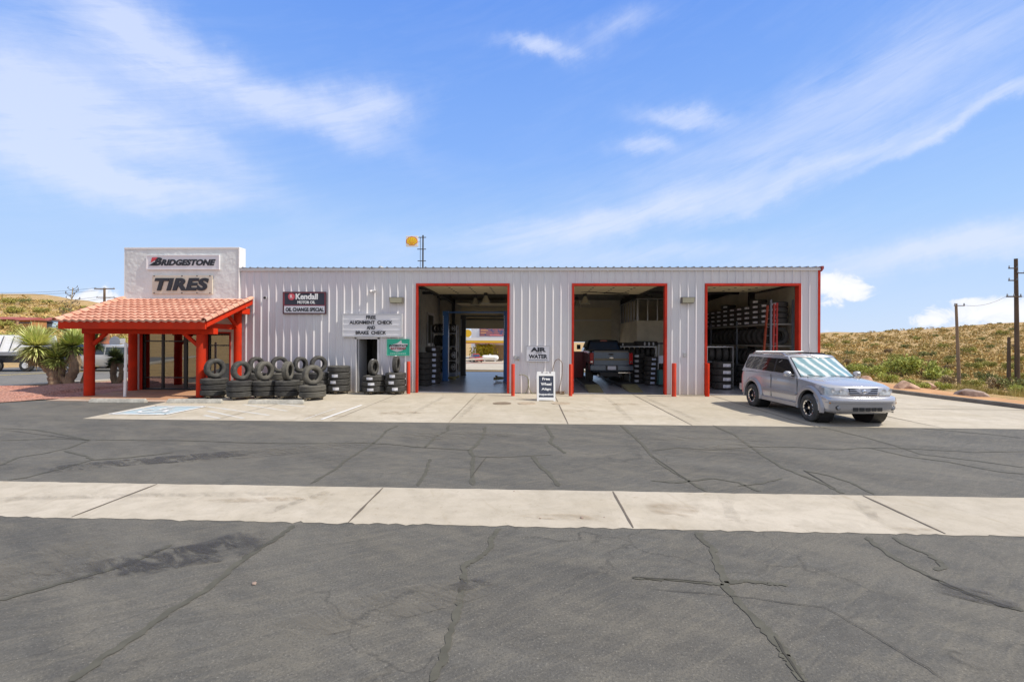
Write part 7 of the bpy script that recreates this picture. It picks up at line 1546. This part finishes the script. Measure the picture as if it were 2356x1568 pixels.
q = MB(); q.lathe([(0, -hw), (rr_*.6, -hw+.12), (rr_*.9, -hw+.35), (rr_, -hw+.6), (rr_, hw-.6), (rr_*.9, hw-.35), (rr_*.6, hw-.12), (0, hw)], 20, 'x', (0, 0, zc_)); q.build('tank', M_white, t, smooth=40)
for s in (-1, 1): q = MB(); q.box(s*hw*.6-.12, s*hw*.6+.12, -.5, .5, 0, zc_-.3); q.build('saddle', M_white, t)
q = MB(); q.box(-.2, .2, -.15, .15, zc_+rr_-.02, zc_+rr_+.22); q.build('valve_dome', M_white, t)
xr_, _ = gp(735, 1050, GY-6); SPR = dict(PK); SPR.update(paint=M_redp, zb=.4, r=.38, arches=[(1.7, .45), (-1.7, .45)], outline=[(-2.6, 0), (-2.6, .8), (-2.5, .93), (2.2, .95), (2.5, .85), (2.6, 0)], top=[(-2.6, 1.15), (.2, 1.15), (2.6, 1.02)], cabin=dict(belt=(1.1, -.75, .87, 1.1, .15), roof=(.5, -.55, .72, 1.72, .08), crown=.03), w=.95,
   side_windows=[('side_window', [(-.5, 1.18), (.75, 1.18), (.42, 1.62), (-.42, 1.62)], M_glass)])
vehicle('pickup_truck', 'small red pickup parked beside the propane tank, seen through the first bay', 'pickup truck', (xr_, GY-3, hz(xr_, GY-3)), R(112), SPR)
xt, zt2 = gp(840, 905, GY+5); t = thing('yellow_tree', 'bushy yellow-green tree in front of the tan shed', 'tree', (xt, GY+5, gz)); q = foliage(900, 3.6, zt2-gz+2.6, .5, 77, 12); q.build('crown', mat('yellow_green_leaf', (.70, .62, .05), .8, var=.3, vs=1), t, normals=False); q = MB(); q.tube([(0, 0, 0), (.1, 0, 2.4)], .16, 8, .08); q.build('trunk', M_twig, t)
# tall pole and shell-shaped sign above the roof
YS = 86
x, _ = W(973, 600, YS); zt3 = W(973, 541, YS)[1]; t = thing('station_sign', 'high square sign with a yellow scallop on a tall dark pole behind the roof', 'pole sign', (x, YS, gz))
def sgz(py): return W(973, py, YS)[1]-gz
q = MB(); q.tube([(0, 0, 0), (0, 0, sgz(541))], .22, 8, .17); q.tube([(-.6, 0, sgz(700)), (-.6, 0, sgz(545))], .06, 6); q.build('pole', M_dsteel, t)
for py, l, r_ in ((546, -1.1, .7), (573, -1.3, .7), (600, -1.2, .7)): q = MB(); q.beam((l, 0, sgz(py)), (r_, 0, sgz(py)), .12, .16); q.build('pole_bracket', M_dsteel, t)
xs0, zs1 = W(934.5, 543, YS); xs1, zs0 = W(962, 567, YS); a0, a1, b0, b1 = xs0-x, xs1-x, zs0-gz, zs1-gz
q = MB(); q.box(a0, a1, -.25, .25, b0, b1); sp_ = q.build('sign_box', M_white, t, bevel=.03); q = MB(); q.beam((a1, 0, sgz(556)), (-.6, 0, sgz(556)), .08, .08); q.build('sign_bracket', M_steel, t)
cx_, cz_ = (a0+a1)/2, (b0+b1)/2+.05; w2, h2 = (a1-a0)*.46, (b1-b0)*.43
def scallop(k):
    P = []; n = 7
    for i in range(n):
        a_s, a_e = 205-230*i/n, 205-230*(i+1)/n
        for j in range(5):
            a = R(lerp(a_s, a_e, j/5)); bump_ = 1+.07*math.sin(math.pi*j/5); P.append((cx_+w2*k*bump_*math.cos(a), cz_-h2*.12+h2*k*1.02*bump_*math.sin(a)))
    P += [(cx_+w2*.52*k, cz_-h2*.78*k), (cx_+w2*.5*k, cz_-h2*.98*k), (cx_-w2*.5*k, cz_-h2*.98*k), (cx_-w2*.52*k, cz_-h2*.78*k)]; return P
q = MB(); q.prism(scallop(1.0), lambda u, v, t_: (u, t_, v), -.30, -.251); q.build('red_outline', mat('scallop_red', (.6, .06, .03), .4), sp_)
q = MB(); q.prism(scallop(.88), lambda u, v, t_: (u, t_, v), -.33, -.301); q.build('yellow_scallop', mat('scallop_yellow', (.95, .68, .02), .4), sp_)
q = MB()
for i in range(6): a = R(205-230*(i+1)/7); q.beam((cx_+w2*.12*math.cos(a), -.335, cz_-h2*.7), (cx_+w2*.8*math.cos(a), -.335, cz_-h2*.12+h2*.8*math.sin(a)), .03, .055)
q.build('scallop_rays', MATS['scallop_red'], sp_)
